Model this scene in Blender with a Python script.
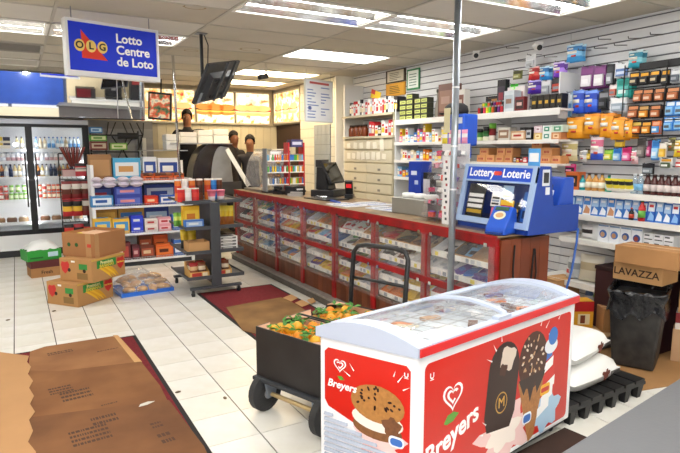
import bpy, bmesh, math, random
from math import pi, sin, cos, radians, atan, tan, sqrt
from mathutils import Matrix, Vector
random.seed(7)
SC = bpy.context.scene
C = SC.collection
for o in list(bpy.data.objects): bpy.data.objects.remove(o)

# ---------------------------------------------------------------- camera
FPX, YAW, PITCH, CAMH = 560.0, radians(29.9), radians(7.78), 1.6
cd = bpy.data.cameras.new('camera'); cam = bpy.data.objects.new('camera', cd); C.objects.link(cam)
cd.sensor_width = 36; cd.lens = FPX / 680 * 36; cd.clip_start = .05; cd.clip_end = 60
cam.location = (0, 0, CAMH); cam.rotation_euler = (pi/2 - PITCH, 0, -YAW)
SC.camera = cam
# ---------------------------------------------------------------- world, light, exposure
W = bpy.data.worlds.new('world'); SC.world = W; W.use_nodes = True
W.node_tree.nodes['Background'].inputs[0].default_value = (.95, .97, 1, 1)
W.node_tree.nodes['Background'].inputs[1].default_value = 1.0
SC.view_settings.view_transform = 'Standard'; SC.view_settings.look = 'None'
SC.view_settings.gamma = 1; SC.view_settings.use_curve_mapping = False
SC.view_settings.exposure = 0.36
TUBE_E, LENS_E = 26.0, 12.0
# the photographer's flash, just above the camera
fl = bpy.data.lights.new('camera_flash', 'POINT'); fl.energy = 80; fl.shadow_soft_size = .05
fo = bpy.data.objects.new('camera_flash', fl); C.objects.link(fo); fo.location = (.02, -.04, 1.76)

# ---------------------------------------------------------------- pixel helpers (rays of the calibrated camera onto real planes)
_fw = Vector((sin(YAW)*cos(PITCH), cos(YAW)*cos(PITCH), -sin(PITCH)))
_r = Vector((cos(YAW), -sin(YAW), 0)); _u = _r.cross(_fw)
def ray(px, py): return _fw*FPX + _r*(px-340) + _u*(226.5-py)
def onx(px, py, x): d = ray(px, py); return Vector((0, 0, CAMH)) + d*(x/d.x)
def ony(px, py, y): d = ray(px, py); return Vector((0, 0, CAMH)) + d*(y/d.y)
def onz(px, py, z): d = ray(px, py); return Vector((0, 0, CAMH)) + d*((z-CAMH)/d.z)

# ---------------------------------------------------------------- materials
def lin(c): return c/12.92 if c <= .04045 else ((c+.055)/1.055)**2.4
def rgb(h):
    h = h.lstrip('#'); return tuple(lin(int(h[i:i+2], 16)/255) for i in (0, 2, 4)) + (1,)
_M = {}
def M(h, r=.5, m=0., em=0., var=0., sc=6., bump=0., bsc=40., alpha=1., coat=0., var2=None):
    k = (h, r, m, em, var, sc, bump, bsc, alpha, coat, var2)
    if k in _M: return _M[k]
    t = bpy.data.materials.new('surface_%s_%d' % (h, len(_M))); t.use_nodes = True
    nt = t.node_tree; b = nt.nodes['Principled BSDF']; c = rgb(h)
    b.inputs['Base Color'].default_value = c; b.inputs['Roughness'].default_value = r; b.inputs['Metallic'].default_value = m
    b.inputs['Alpha'].default_value = alpha
    if coat: b.inputs['Coat Weight'].default_value = coat; b.inputs['Coat Roughness'].default_value = .1
    if em: b.inputs['Emission Color'].default_value = c; b.inputs['Emission Strength'].default_value = em
    if var or bump:
        tc = nt.nodes.new('ShaderNodeTexCoord')
    if var:
        n = nt.nodes.new('ShaderNodeTexNoise'); n.inputs['Scale'].default_value = sc; n.inputs['Detail'].default_value = 5
        nt.links.new(tc.outputs['Object'], n.inputs['Vector'])
        cr = nt.nodes.new('ShaderNodeValToRGB'); cr.color_ramp.elements[0].position = .3; cr.color_ramp.elements[1].position = .7
        d = rgb(var2) if var2 else tuple(x*(1-var) for x in c[:3]) + (1,)
        cr.color_ramp.elements[0].color = d; cr.color_ramp.elements[1].color = c
        nt.links.new(n.outputs['Fac'], cr.inputs['Fac']); nt.links.new(cr.outputs['Color'], b.inputs['Base Color'])
    if bump:
        n2 = nt.nodes.new('ShaderNodeTexNoise'); n2.inputs['Scale'].default_value = bsc
        nt.links.new(tc.outputs['Object'], n2.inputs['Vector'])
        bp = nt.nodes.new('ShaderNodeBump'); bp.inputs['Strength'].default_value = bump; bp.inputs['Distance'].default_value = .01
        nt.links.new(n2.outputs['Fac'], bp.inputs['Height']); nt.links.new(bp.outputs['Normal'], b.inputs['Normal'])
    _M[k] = t; return t
def glass_mat(name, tint=(1, 1, 1, 1), refl=.06, rough=.02, haze=0.):
    if name in _M: return _M[name]
    t = bpy.data.materials.new(name); t.use_nodes = True; nt = t.node_tree; nt.nodes.clear()
    out = nt.nodes.new('ShaderNodeOutputMaterial'); tr = nt.nodes.new('ShaderNodeBsdfTransparent'); gl = nt.nodes.new('ShaderNodeBsdfGlossy')
    tr.inputs[0].default_value = tint; gl.inputs['Roughness'].default_value = rough
    lw_ = nt.nodes.new('ShaderNodeLayerWeight'); lw_.inputs[0].default_value = .5
    pw = nt.nodes.new('ShaderNodeMath'); pw.operation = 'POWER'; pw.inputs[1].default_value = 4; nt.links.new(lw_.outputs['Facing'], pw.inputs[0])
    fr = nt.nodes.new('ShaderNodeMath'); fr.operation = 'MULTIPLY_ADD'; fr.inputs[1].default_value = .6; fr.inputs[2].default_value = refl*.5; nt.links.new(pw.outputs[0], fr.inputs[0])
    mx = nt.nodes.new('ShaderNodeMixShader'); nt.links.new(fr.outputs[0], mx.inputs[0])
    nt.links.new(tr.outputs[0], mx.inputs[1]); nt.links.new(gl.outputs[0], mx.inputs[2]); last = mx
    if haze:
        df = nt.nodes.new('ShaderNodeBsdfDiffuse'); df.inputs[0].default_value = (.8, .8, .82, 1)
        no = nt.nodes.new('ShaderNodeTexNoise'); no.inputs['Scale'].default_value = 9
        mu = nt.nodes.new('ShaderNodeMath'); mu.operation = 'MULTIPLY'; mu.inputs[1].default_value = haze*2
        nt.links.new(no.outputs['Fac'], mu.inputs[0])
        m2 = nt.nodes.new('ShaderNodeMixShader'); nt.links.new(mu.outputs[0], m2.inputs[0])
        nt.links.new(mx.outputs[0], m2.inputs[1]); nt.links.new(df.outputs[0], m2.inputs[2]); last = m2
    nt.links.new(last.outputs[0], out.inputs[0]); _M[name] = t; return t
GLASS = glass_mat('clear_glass'); GLASS_D = glass_mat('scuffed_acrylic', haze=.05); FILM = glass_mat('clear_film', rough=.15, haze=.09)

# ---------------------------------------------------------------- mesh builder
class MB:
    def __init__(s): s.V = []; s.F = []; s.I = []; s.mats = []; s.T = Matrix()
    def mi(s, m):
        if m not in s.mats: s.mats.append(m)
        return s.mats.index(m)
    def v(s, p): s.V.append(tuple(s.T @ Vector(p))); return len(s.V)-1
    def face(s, pts, m): s.F.append([s.v(p) for p in pts]); s.I.append(s.mi(m)); return s
    def idx(s, ids, m): s.F.append(list(ids)); s.I.append(s.mi(m))
    def box(s, x0, y0, z0, x1, y1, z1, m, mt=None, mf=None):
        i = [s.v(p) for p in ((x0,y0,z0),(x1,y0,z0),(x1,y1,z0),(x0,y1,z0),(x0,y0,z1),(x1,y0,z1),(x1,y1,z1),(x0,y1,z1))]
        s.idx((i[3],i[2],i[1],i[0]), m); s.idx((i[4],i[5],i[6],i[7]), mt or m); s.idx((i[0],i[1],i[5],i[4]), mf or m)
        s.idx((i[1],i[2],i[6],i[5]), m); s.idx((i[2],i[3],i[7],i[6]), m); s.idx((i[3],i[0],i[4],i[7]), m); return s
    def hexa(s, b, t, m):      # four bottom points, four top points
        i = [s.v(p) for p in list(b)+list(t)]
        s.idx((i[3],i[2],i[1],i[0]), m); s.idx((i[4],i[5],i[6],i[7]), m)
        for k in range(4): s.idx((i[k], i[(k+1)%4], i[4+(k+1)%4], i[4+k]), m)
        return s
    def cyl(s, p0, p1, r0, m, r1=None, n=12, cap=True):
        p0 = Vector(p0); p1 = Vector(p1); r1 = r0 if r1 is None else r1; d = (p1-p0).normalized()
        a = d.orthogonal().normalized(); b = d.cross(a)
        A = [s.v(p0+(a*cos(2*pi*k/n)+b*sin(2*pi*k/n))*r0) for k in range(n)]
        B = [s.v(p1+(a*cos(2*pi*k/n)+b*sin(2*pi*k/n))*r1) for k in range(n)]
        for k in range(n): s.idx((A[k], A[(k+1)%n], B[(k+1)%n], B[k]), m)
        if cap: s.idx(A[::-1], m); s.idx(B, m)
        return s
    def tube(s, pts, r, m, n=8, closed=False):
        P = [Vector(p) for p in pts]; R = []; N = len(P); a = None
        for k in range(N):
            if closed: d = (P[(k+1)%N]-P[k-1]).normalized()
            else: d = (P[min(k+1, N-1)]-P[max(k-1, 0)]).normalized()
            a = (d.orthogonal() if a is None else a - d*a.dot(d)).normalized(); b = d.cross(a)
            R.append([s.v(P[k]+(a*cos(2*pi*j/n)+b*sin(2*pi*j/n))*r) for j in range(n)])
        for k in range(N if closed else N-1):
            A, B = R[k], R[(k+1)%N]
            for j in range(n): s.idx((A[j], A[(j+1)%n], B[(j+1)%n], B[j]), m)
        if not closed: s.idx(R[0][::-1], m); s.idx(R[-1], m)
        return s
    def lathe(s, prof, m, c=(0, 0, 0), n=14, sx=1, sy=1):
        ms = m if isinstance(m, (list, tuple)) else [m]*len(prof); R = []
        for r, z in prof: R.append([s.v((c[0]+r*cos(2*pi*k/n)*sx, c[1]+r*sin(2*pi*k/n)*sy, c[2]+z)) for k in range(n)])
        for q in range(len(R)-1):
            for k in range(n): s.idx((R[q][k], R[q][(k+1)%n], R[q+1][(k+1)%n], R[q+1][k]), ms[q])
        s.idx(R[0][::-1], ms[0]); s.idx(R[-1], ms[-1]); return s
    def prism(s, poly, x0, x1, m, ax='x', me=None):  # polygon in the other two axes, extruded along ax
        f = {'x': lambda a, b, t: (t, a, b), 'y': lambda a, b, t: (a, t, b), 'z': lambda a, b, t: (a, b, t)}[ax]
        A = [s.v(f(a, b, x0)) for a, b in poly]; B = [s.v(f(a, b, x1)) for a, b in poly]; n = len(poly)
        s.idx(A[::-1], me or m); s.idx(B, me or m)
        for k in range(n): s.idx((A[k], A[(k+1)%n], B[(k+1)%n], B[k]), m)
        return s
    def ball(s, c, r, m, n=10, q=7, sx=1, sy=1, sz=1):
        return s.lathe([(max(1e-4, r*sin(pi*k/q)), -r*cos(pi*k/q)*sz) for k in range(q+1)], m, c, n, sx, sy)
    def bag(s, w, h, t, mats, nx=5, nz=7, pinch=.12):     # pillow pouch in x-z, bulging along y; mats by height from the bottom up
        for sg in (-1, 1):
            G = []
            for j in range(nz+1):
                v = j/nz; row = []
                for i in range(nx+1):
                    u = i/nx*2-1; e = max(0, 1-(2*v-1)**6)*max(0, 1-u*u)**.5
                    row.append(s.v((u*w/2*(1-pinch*sin(pi*v)*abs(u)*.5), sg*t/2*e, v*h)))
                G.append(row)
            for j in range(nz):
                m = mats[min(len(mats)-1, int(j/nz*len(mats)))]
                for i in range(nx):
                    f = (G[j][i], G[j][i+1], G[j+1][i+1], G[j+1][i])
                    s.idx(f if sg < 0 else f[::-1], m)
        return s
    def mesh(s, name, smooth=False):
        me = bpy.data.meshes.new(name); me.from_pydata(s.V, [], s.F)
        for m in s.mats: me.materials.append(m)
        me.polygons.foreach_set('material_index', s.I)
        if smooth: me.polygons.foreach_set('use_smooth', [True]*len(s.F))
        me.update(); return me
    def build(s, name, parent=None, loc=None, rz=0, smooth=False, bevel=0, rot=None, auto=None):
        o = bpy.data.objects.new(name, s.mesh(name, smooth or auto is not None)); C.objects.link(o)
        if auto is not None: sharp(o.data, auto)
        if parent is not None: o.parent = parent
        if loc is not None: o.location = loc
        o.rotation_euler = rot or (0, 0, rz)
        if bevel:
            b = o.modifiers.new('bevel', 'BEVEL'); b.width = bevel; b.segments = 2; b.limit_method = 'ANGLE'
        return o
def sharp(me, ang=40):
    bm = bmesh.new(); bm.from_mesh(me); bmesh.ops.recalc_face_normals(bm, faces=bm.faces)
    for e in bm.edges:
        if len(e.link_faces) == 2 and e.calc_face_angle(0) > radians(ang): e.smooth = False
    bm.to_mesh(me); bm.free()
def tag(o, label=None, cat=None, group=None, kind=None):
    if label: o['label'] = label
    if cat: o['category'] = cat
    if group: o['group'] = group
    if kind: o['kind'] = kind
    return o
def thing(name, label, cat, loc=(0, 0, 0), rz=0, group=None):
    o = bpy.data.objects.new(name, None); C.objects.link(o); o.location = loc; o.rotation_euler = (0, 0, rz)
    o.empty_display_size = .1
    return tag(o, label, cat, group)
def copy_tree(o, parent=None):
    c = o.copy(); C.objects.link(c); c.parent = parent
    for ch in [x for x in list(bpy.data.objects) if x.parent == o]: copy_tree(ch, c)
    return c
def inst(mesh, name, loc, rz=0, label=None, cat=None, group=None, parent=None, scale=None, rot=None):
    o = bpy.data.objects.new(name, mesh); C.objects.link(o); o.location = loc; o.rotation_euler = rot or (0, 0, rz)
    if parent is not None: o.parent = parent
    if scale is not None: o.scale = scale
    return tag(o, label, cat, group)
ORD = ['first', 'second', 'third', 'fourth', 'fifth', 'sixth', 'seventh', 'eighth', 'ninth', 'tenth', 'eleventh', 'twelfth', 'thirteenth',
       'fourteenth', 'fifteenth', 'sixteenth', 'seventeenth', 'eighteenth', 'nineteenth', 'twentieth', 'twenty-first', 'twenty-second', 'twenty-third', 'twenty-fourth', 'twenty-fifth', 'twenty-sixth', 'twenty-seventh', 'twenty-eighth']
def nth(i, n=99): return 'leftmost' if i == 0 else 'rightmost' if i == n-1 else ORD[i] + ' from the left'
def text(name, body, size, mat, parent=None, loc=(0, 0, 0), rot=(pi/2, 0, 0), bold=0., shear=0., align='CENTER', ext=.0008, sx=1.):
    cu = bpy.data.curves.new(name, 'FONT'); cu.body = body; cu.size = size; cu.align_x = align; cu.align_y = 'CENTER'
    cu.offset = bold; cu.shear = shear; cu.extrude = ext; cu.resolution_u = 3
    t = bpy.data.objects.new(name, cu); C.objects.link(t)
    me = bpy.data.meshes.new_from_object(t.evaluated_get(bpy.context.evaluated_depsgraph_get()))
    bpy.data.objects.remove(t); bpy.data.curves.remove(cu)
    me.materials.clear(); me.materials.append(mat)
    o = bpy.data.objects.new(name, me); C.objects.link(o); o.parent = parent; o.location = loc; o.rotation_euler = rot; o.scale = (sx, 1, 1)
    return o
def struct(o): o['kind'] = 'structure'; return o
WHITE = M('f2f2f0', .5); BLACK = M('141416', .5); STEEL = M('b9bbbd', .28, .9); CHROME = M('d9dcdf', .15, 1.); DARK = M('222326', .55)
CARD = M('b08050', .85, var=.12, sc=5); CARD_L = M('c89a66', .85, var=.1, sc=5); CARD_D = M('7d5733', .9, var=.15, sc=4)
RED = M('c8161d', .4, var=.12, sc=10); BLUE = M('1b4fc4', .4); GREY = M('8d9094', .5); MIRROR = M('f4f6f7', .02, 1.)

# ================================================================ ROOM
CEIL, WALLX, BACKY = 2.71, 4.6, 10.05
TX, TY, X0, Y0 = .305, .33, .80, 2.83
floor = struct(MB().box(-3.2, -1.6, -.12, 5.6, 10.2, -.006, M('55514a', .9, var=.2)).build('floor'))
tmat = []
for h in ('f0efeb', 'ecebe5', 'f2f1ee'):
    tmat.append(M(h, .26, var=.07, sc=3.0, bump=.05, bsc=14, var2='dedace'))
g = .004
tmeshes = [MB().box(g, g*.6, -.006, TX-g, TY-g*.6, 0, m).mesh('tile') for m in tmat]
rest = MB(); ntile = 0
cells = []
for i in range(-13, 16):
    for j in range(-13, 23):
        x, y = X0+i*TX, Y0+j*TY
        if x < -3.1 or y < -1.5 or y > 9.7 or x > 5.3: continue
        vis = (-.8 < x < 2.5 and y > 2.2 and x > -.15-(9-y)*.05 - .8) or (2.0 < x < 4.3 and 1.1 < y < 2.6)
        if 2.0 < x < 2.6 and y < 4: vis = y < 2.0
        cells.append((0 if vis else 1, (x-.8)**2+(y-3)**2, x, y))
cells.sort()
for vis, d, x, y in cells:
    if vis == 0 and ntile < 298: inst(random.choice(tmeshes), 'tile', (x, y, 0), parent=floor); ntile += 1
    else: rest.T = Matrix.Translation((x, y, 0)); rest.box(g, g*.6, -.006, TX-g, TY-g*.6, 0, tmat[0])
rest.T = Matrix(); tag(rest.build('tiles_beyond', floor), kind='stuff')

# ceiling: grid of mineral tiles with troffers
ceil = struct(MB().box(-3.2, -1.6, CEIL+.05, 5.6, 10.2, CEIL+.1, M('7a766c', .9)).build('ceiling'))
cm = [M('cfc9bb', .95, var=.08, sc=3, bump=.35, bsc=120), M('c6bfae', .95, var=.1, sc=2, bump=.35, bsc=120), M('d6d2c8', .95, var=.06, sc=2, bump=.3, bsc=120)]
CX, CY = [.35+1.22*k for k in range(-3, 5)], [3.9+.6*k for k in range(-9, 11)]
cmesh = [MB().box(.014, .014, 0, 1.206, .586, .02, m).mesh('ceiling_tile') for m in cm]
lights = {}   # (i, j) cell -> kind
def cell(x, y): return (round((x-.35)/1.22), round((y-3.9)/.6))
for x, y, k in ((1.57, 3.9, 'open'), (2.79, 3.9, 'open'), (2.79, 2.7, 'open'), (2.79, 5.7, 'lens'), (2.79, 7.5, 'lens'), (2.79, 8.7, 'lens'),
                (-.87, 5.7, 'open'), (.35, 5.7, 'open'), (-.87, 8.1, 'dim'), (-2.09, 3.9, 'lens'), (-.87, 2.1, 'lens'), (.35, .3, 'lens'), (1.57, .9, 'lens'), (2.79, .3, 'lens'), (-2.09, .3, 'lens'), (-2.09, 6.9, 'lens')):  # lens lights to the left and behind the camera are added for fill
    lights[cell(x, y)] = k
vents = {cell(-.87, 6.9)}
for i in range(-3, 4):
    for j in range(-9, 11):
        x, y = .35+1.22*i, 3.9+.6*j
        if y < -1.5 or y > 9.6 or x > 4.5: continue
        if (i, j) in lights or (i, j) in vents: continue
        inst(random.choice(cmesh), 'ceiling_tile', (x, y, CEIL+.003), parent=ceil)
gm = M('b9b4a8', .6)
for x in CX: MB().box(x-.012, -1.55, CEIL-.004, x+.012, 10.05, CEIL+.03, gm).build('grid_bar', ceil)
for y in CY:
    if y > -1.5: MB().box(-3.2, y-.012, CEIL-.003, 5.5, y+.012, CEIL+.03, gm).build('grid_bar', ceil)
# stains on the ceiling tiles (old water rings, flat discolouration)
sm = M('a88f62', .95, var=.3, sc=9)
for x, y, r in ((2.35, 6.1, .12), (.9, 4.3, .05), (1.3, 4.55, .09), (1.8, 6.5, .08), (1.15, 3.95, .07)):
    b = MB(); n = 20
    A = [b.v((x+cos(2*pi*k/n)*r*(1+.1*sin(3*k)), y+sin(2*pi*k/n)*r*.8, CEIL+.0015)) for k in range(n)]
    B = [b.v((x+cos(2*pi*k/n)*r*.86, y+sin(2*pi*k/n)*r*.68, CEIL+.0015)) for k in range(n)]
    for k in range(n): b.idx((A[k], B[k], B[(k+1)%n], A[(k+1)%n]), sm)
    b.build('water_stain', ceil)

lens_m = M('fdfbf6', .6, em=LENS_E); warm_m = M('ffe4b8', .6, em=LENS_E); tube_m = M('fbfaf8', .5, em=TUBE_E); refl_m = M('e8e8e6', .12, .9); lw = M('e9e7e0', .5)
LW = {(1.57, 3.9): 'open ceiling light with two tubes, left of the galvanised pole', (2.79, 3.9): 'open ceiling light with two tubes, crossing behind the galvanised pole',
      (2.79, 2.7): 'open ceiling light at the top edge over the right-hand wall', (2.79, 5.7): 'glowing flat-lens ceiling light nearest of the three in the far row',
      (2.79, 7.5): 'glowing flat-lens ceiling light, middle of the far row of three', (2.79, 8.7): 'glowing flat-lens ceiling light furthest back over the menu boards',
      (-.87, 5.7): 'open ceiling light left of the blue lottery sign', (.35, 5.7): 'open ceiling light half hidden behind the blue lottery sign', (-.87, 8.1): 'unlit flat-lens ceiling light above the wall mirror and cooler'}
ci = 0
for (i, j), k in sorted(lights.items()):
    x, y = .35+1.22*i, 3.9+.6*j
    lab = next((v for q, v in LW.items() if cell(*q) == (i, j)), None)
    if lab is None: lab = 'flat-lens ceiling light added for fill light beyond the frame, number %s' % ORD[ci]; ci += 1
    t = thing('ceiling_light', lab, 'ceiling light', (x+.61, y+.3, CEIL), group='ceiling lights')
    b = MB()
    for a in (-1, 1):
        b.box(-.6, a*.285-.012, -.012, .6, a*.285+.012, .03, lw); b.box(a*.59-.012, -.297, -.0119, a*.59+.012, .297, .03, lw)
    b.build('frame', t)
    if k == 'dim': MB().box(-.578, -.273, .001, .578, .273, .008, M('cfcbc0', .5)).build('lens', t)
    elif k == 'lens':
        MB().box(-.578, -.273, .001, .578, .273, .008, warm_m if y > 7 and x > 2 else lens_m).build('lens', t)
    else:
        b = MB()
        for a in (-1, 1):
            b.hexa([(-.578, a*.14-.13, .0), (.578, a*.14-.13, .0), (.578, a*.14-.125, .0), (-.578, a*.14-.125, .0)], [(-.578, a*.14-.05, .07), (.578, a*.14-.05, .07), (.578, a*.14-.045, .07), (-.578, a*.14-.045, .07)], refl_m)
            b.hexa([(-.578, a*.14+.125, .0), (.578, a*.14+.125, .0), (.578, a*.14+.13, .0), (-.578, a*.14+.13, .0)], [(-.578, a*.14+.045, .07), (.578, a*.14+.045, .07), (.578, a*.14+.05, .07), (-.578, a*.14+.05, .07)], refl_m)
        b.box(-.578, -.272, .071, .578, .272, .075, refl_m); b.build('reflector', t)
        for a in (-1, 1): MB().cyl((-.56, a*.14, .035), (.56, a*.14, .035), .016, tube_m, n=10).build('tube', t, smooth=True)
        for a in (-1, 1): MB().box(a*.572-.006, -.272, .0, a*.572+.006, .272, .069, lw).build('end_plate', t)
for (i, j) in vents:
    x, y = .35+1.22*i, 3.9+.6*j
    t = thing('ceiling_vent', 'grey louvred ceiling vent left of the blue lottery sign', 'vent', (x+.61, y+.3, CEIL))
    b = MB()
    for a in (-1, 1): b.box(-.6, a*.28-.015, -.012, .6, a*.28+.015, .02, M('a9a59a', .5)); b.box(a*.59-.015, -.295, -.0119, a*.59+.015, .295, .02, M('a9a59a', .5))
    b.box(-.58, -.27, .03, .58, .27, .035, M('2b2a28', .8)); b.build('frame', t)
    for k in range(7): MB().box(-.57, -.24+k*.08-.012, -.004, .57, -.24+k*.08+.012, .016, M('8f8b82', .5)).build('louvre', t)

# walls
slat_m = M('dfe0e2', .42); groove = M('77777c', .8)
wr = struct(MB().box(WALLX+.012, -1.6, 0, WALLX+.1, 7.62, CEIL+.05, groove).build('wall_right'))
SP = .0815
k = 0
sm_ = None
for s_ in range(34):
    z = s_*SP
    for ya, yb in ((-1.6, 1.2), (1.204, 3.64), (3.644, 6.08), (6.084, 7.6)):
        MB().box(WALLX, ya, z+.006, WALLX+.012, yb, min(z+SP-.006, CEIL+.03), slat_m).build('slat', wr)
tl = M('e6e2d2', .25, var=.05); grout = M('9f998a', .9)
wk = struct(MB().box(4.3, 7.64, 0, 4.4, 8.84, CEIL+.05, grout).build('wall_kitchen'))
MB().box(4.3, 8.84, 2.06, 4.4, 10.05, CEIL+.05, grout).build('lintel', wk)
tm = MB().box(-.006, .003, .003, 0, .147, .147, tl).mesh('wall_tile'); tmg = MB().box(-.006, .003, .003, 0, .147, .147, M('a9b0b8', .25, var=.06)).mesh('wall_tile')
for a in range(8):
    for c in range(18):
        inst(tmg if (2 <= a <= 5 and 9 <= c <= 14) and False else tm, 'wall_tile', (4.3, 7.64+a*.15, c*.15), parent=wk)
MB().box(4.3, 7.6, 0, 4.7, 7.64, CEIL+.05, M('e4e2da', .5)).build('end_panel', wk)
back = struct(MB().box(1.0, BACKY, 0, 5.6, BACKY+.1, CEIL+.05, M('c9bfa2', .5, var=.1, sc=2)).build('wall_back'))
cool_wall = struct(MB().box(-3.2, 10.1, 0, 1.0, 10.2, CEIL+.05, M('8f8a84', .8)).build('wall_cooler'))
pm = MB().box(.004, -.008, 0, .146, 0, .42, M('e0d7bb', .3)).mesh('wall_tile')
for a in range(15): inst(pm, 'wall_tile', (2.15+a*.15, BACKY, 1.62), parent=back)
struct(MB().box(-3.3, -1.6, 0, -3.2, 10.2, CEIL+.05, M('d8d5cc', .8)).build('wall_left'))
wf = struct(MB().box(-3.2, -1.7, 0, 5.6, -1.6, .5, M('d9cdb4', .8)).build('wall_front'))
MB().box(-3.2, -1.7, 2.3, 5.6, -1.6, CEIL+.05, M('d9cdb4', .8)).build('header', wf)
MB().box(1.1, -1.7, .5, 5.6, -1.6, 2.3, M('d9c9a6', .8)).build('panel', wf)
for x in (-3.15, -2.0, -.5, 1.05): MB().box(x-.05, -1.7, .5, x+.05, -1.6, 2.3, M('3d4a66', .5)).build('mullion', wf)

# ================================================================ DISPLAY COUNTER
CF, CT = 2.756, 1.03                    # front face, top height
PY = [7.84-.7325*k for k in range(8)]   # posts from the far end to the near end
ctr = thing('display_counter', 'long red-framed candy counter with sliding clear doors', 'counter', (0, 0, 0))
redm = M('ad0f16', .38, var=.25, sc=9, var2='780c10')
for k, y in enumerate(PY): MB().box(CF-.012, y-.036, .05, CF+.03, y+.036, CT-.07, redm).build('post', ctr, bevel=.003)
MB().box(CF-.02, PY[-1]-.03, CT-.075, CF+.03, PY[0]+.03, CT-.012, redm).build('top_rail', ctr, bevel=.004)
MB().box(CF-.018, PY[-1]-.028, .56, CF+.022, PY[0]+.03, .613, redm).build('middle_rail', ctr, bevel=.003)
MB().box(CF+.45, PY[-1]-.03, .0, CF+.47, PY[0]+.03, CT-.02, M('9d8466', .7, var=.2)).build('back_panel', ctr)
MB().box(CF+.001, PY[0], .0, CF+.449, PY[0]+.03, CT-.02, M('8e1419', .5)).build('far_end_panel', ctr)
MB().box(CF-.075, PY[-1]-.05, 0, CF+.02, PY[0]+.05, .075, M('5d5750', .7, var=.3, sc=14, bump=.3)).build('plinth', ctr, bevel=.006)
MB().box(CF-.09, PY[-1]-.05, .075, CF+.015, PY[0]+.05, .095, M('8f8a83', .5, var=.3, sc=18)).build('plinth_cap', ctr, bevel=.004)
wood = [M(h, .5, var=.35, sc=5) for h in ('6e3a22', '7a4227', '653319')]
n = 52; w = (PY[0]-PY[-1])/n
for k in range(n): MB().box(CF+.004, PY[-1]+k*w+.002, .09, CF+.02, PY[-1]+(k+1)*w-.002, .29, wood[k%3]).build('plank', ctr)
# end panel of dark wood that faces the freezer
for k in range(5): MB().box(CF+.02+k*.094, PY[-1]-.05, .02, CF+.112+k*.094, PY[-1]-.03, CT-.03, M(('7c3a1c', '843f20', '763518')[k%3], .42, var=.35, sc=4)).build('end_plank', ctr)
# shelves: two tiers in each half, raked towards the aisle
TIERS = [(.80, 'top'), (.655, 'second'), (.465, 'third'), (.315, 'bottom')]
SX0, SX1, RAKE = CF+.05, CF+.36, .33
pricem = M('f3f1ea', .4); liner = M('d8d2c4', .7)
tick = [M(h, .5) for h in ('e9d64a', 'c8ccd0', '9aa2ac', 'f7f7f4', 'f7f7f4', 'dfe2e4')]
for z, nm in TIERS:
    for k in range(7):
        ya, yb = PY[k+1]+.03, PY[k]-.03
        b = MB(); b.hexa([(SX0, ya, z-.012), (SX1, ya, z-.012+(SX1-SX0)*RAKE), (SX1, yb, z-.012+(SX1-SX0)*RAKE), (SX0, yb, z-.012)],
                         [(SX0, ya, z), (SX1, ya, z+(SX1-SX0)*RAKE), (SX1, yb, z+(SX1-SX0)*RAKE), (SX0, yb, z)], liner)
        sh = b.build('shelf', ctr)
        b = MB(); b.box(SX0-.008, ya, z-.02, SX0-.002, yb, z+.022, pricem)
        y = ya+.03
        while y < yb-.05:
            wd = random.uniform(.03, .05); b.box(SX0-.0095, y, z-.014, SX0-.008, y+wd, z+.016, random.choice(tick)); y += wd+random.uniform(.012, .05)
        b.build('price_strip', sh)
# doors
for k in range(7):
    for z0, z1 in ((.615, .95), (.275, .562)):
        ya, yb = PY[k+1]+.0, PY[k]+.0
        d = MB().box(CF-.018-(k%2)*.005, ya-.025, z0, CF-.0145-(k%2)*.005, yb-.05, z1, GLASS_D).build('glass_door', ctr)
        for yy in (ya+.05, yb-.1):
            MB().box(CF-.03, yy-.016, z1-.004, CF-.0125, yy+.016, z1+.024, CHROME).build('clip', d)
# worktop
wt = thing('worktop', 'worn brown counter worktop with clear film over the candy counter', 'worktop')
MB().box(CF-.02, PY[-1]-.05, CT-.0115, CF+.78, PY[0]+.03, CT, M('a08562', .35, var=.45, sc=3.5, var2='5d4a36')).build('slab', wt, bevel=.004)
MB().box(CF-.024, PY[-1]-.052, CT-.0116, CF-.0205, PY[0]+.03, CT+.002, M('a3141a', .4)).build('edge_trim', wt)
MB().box(CF+.06, PY[-1]-.03, CT+.0002, CF+.56, PY[-1]+1.0, CT+.004, GLASS).build('glass_sheet', wt)

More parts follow.
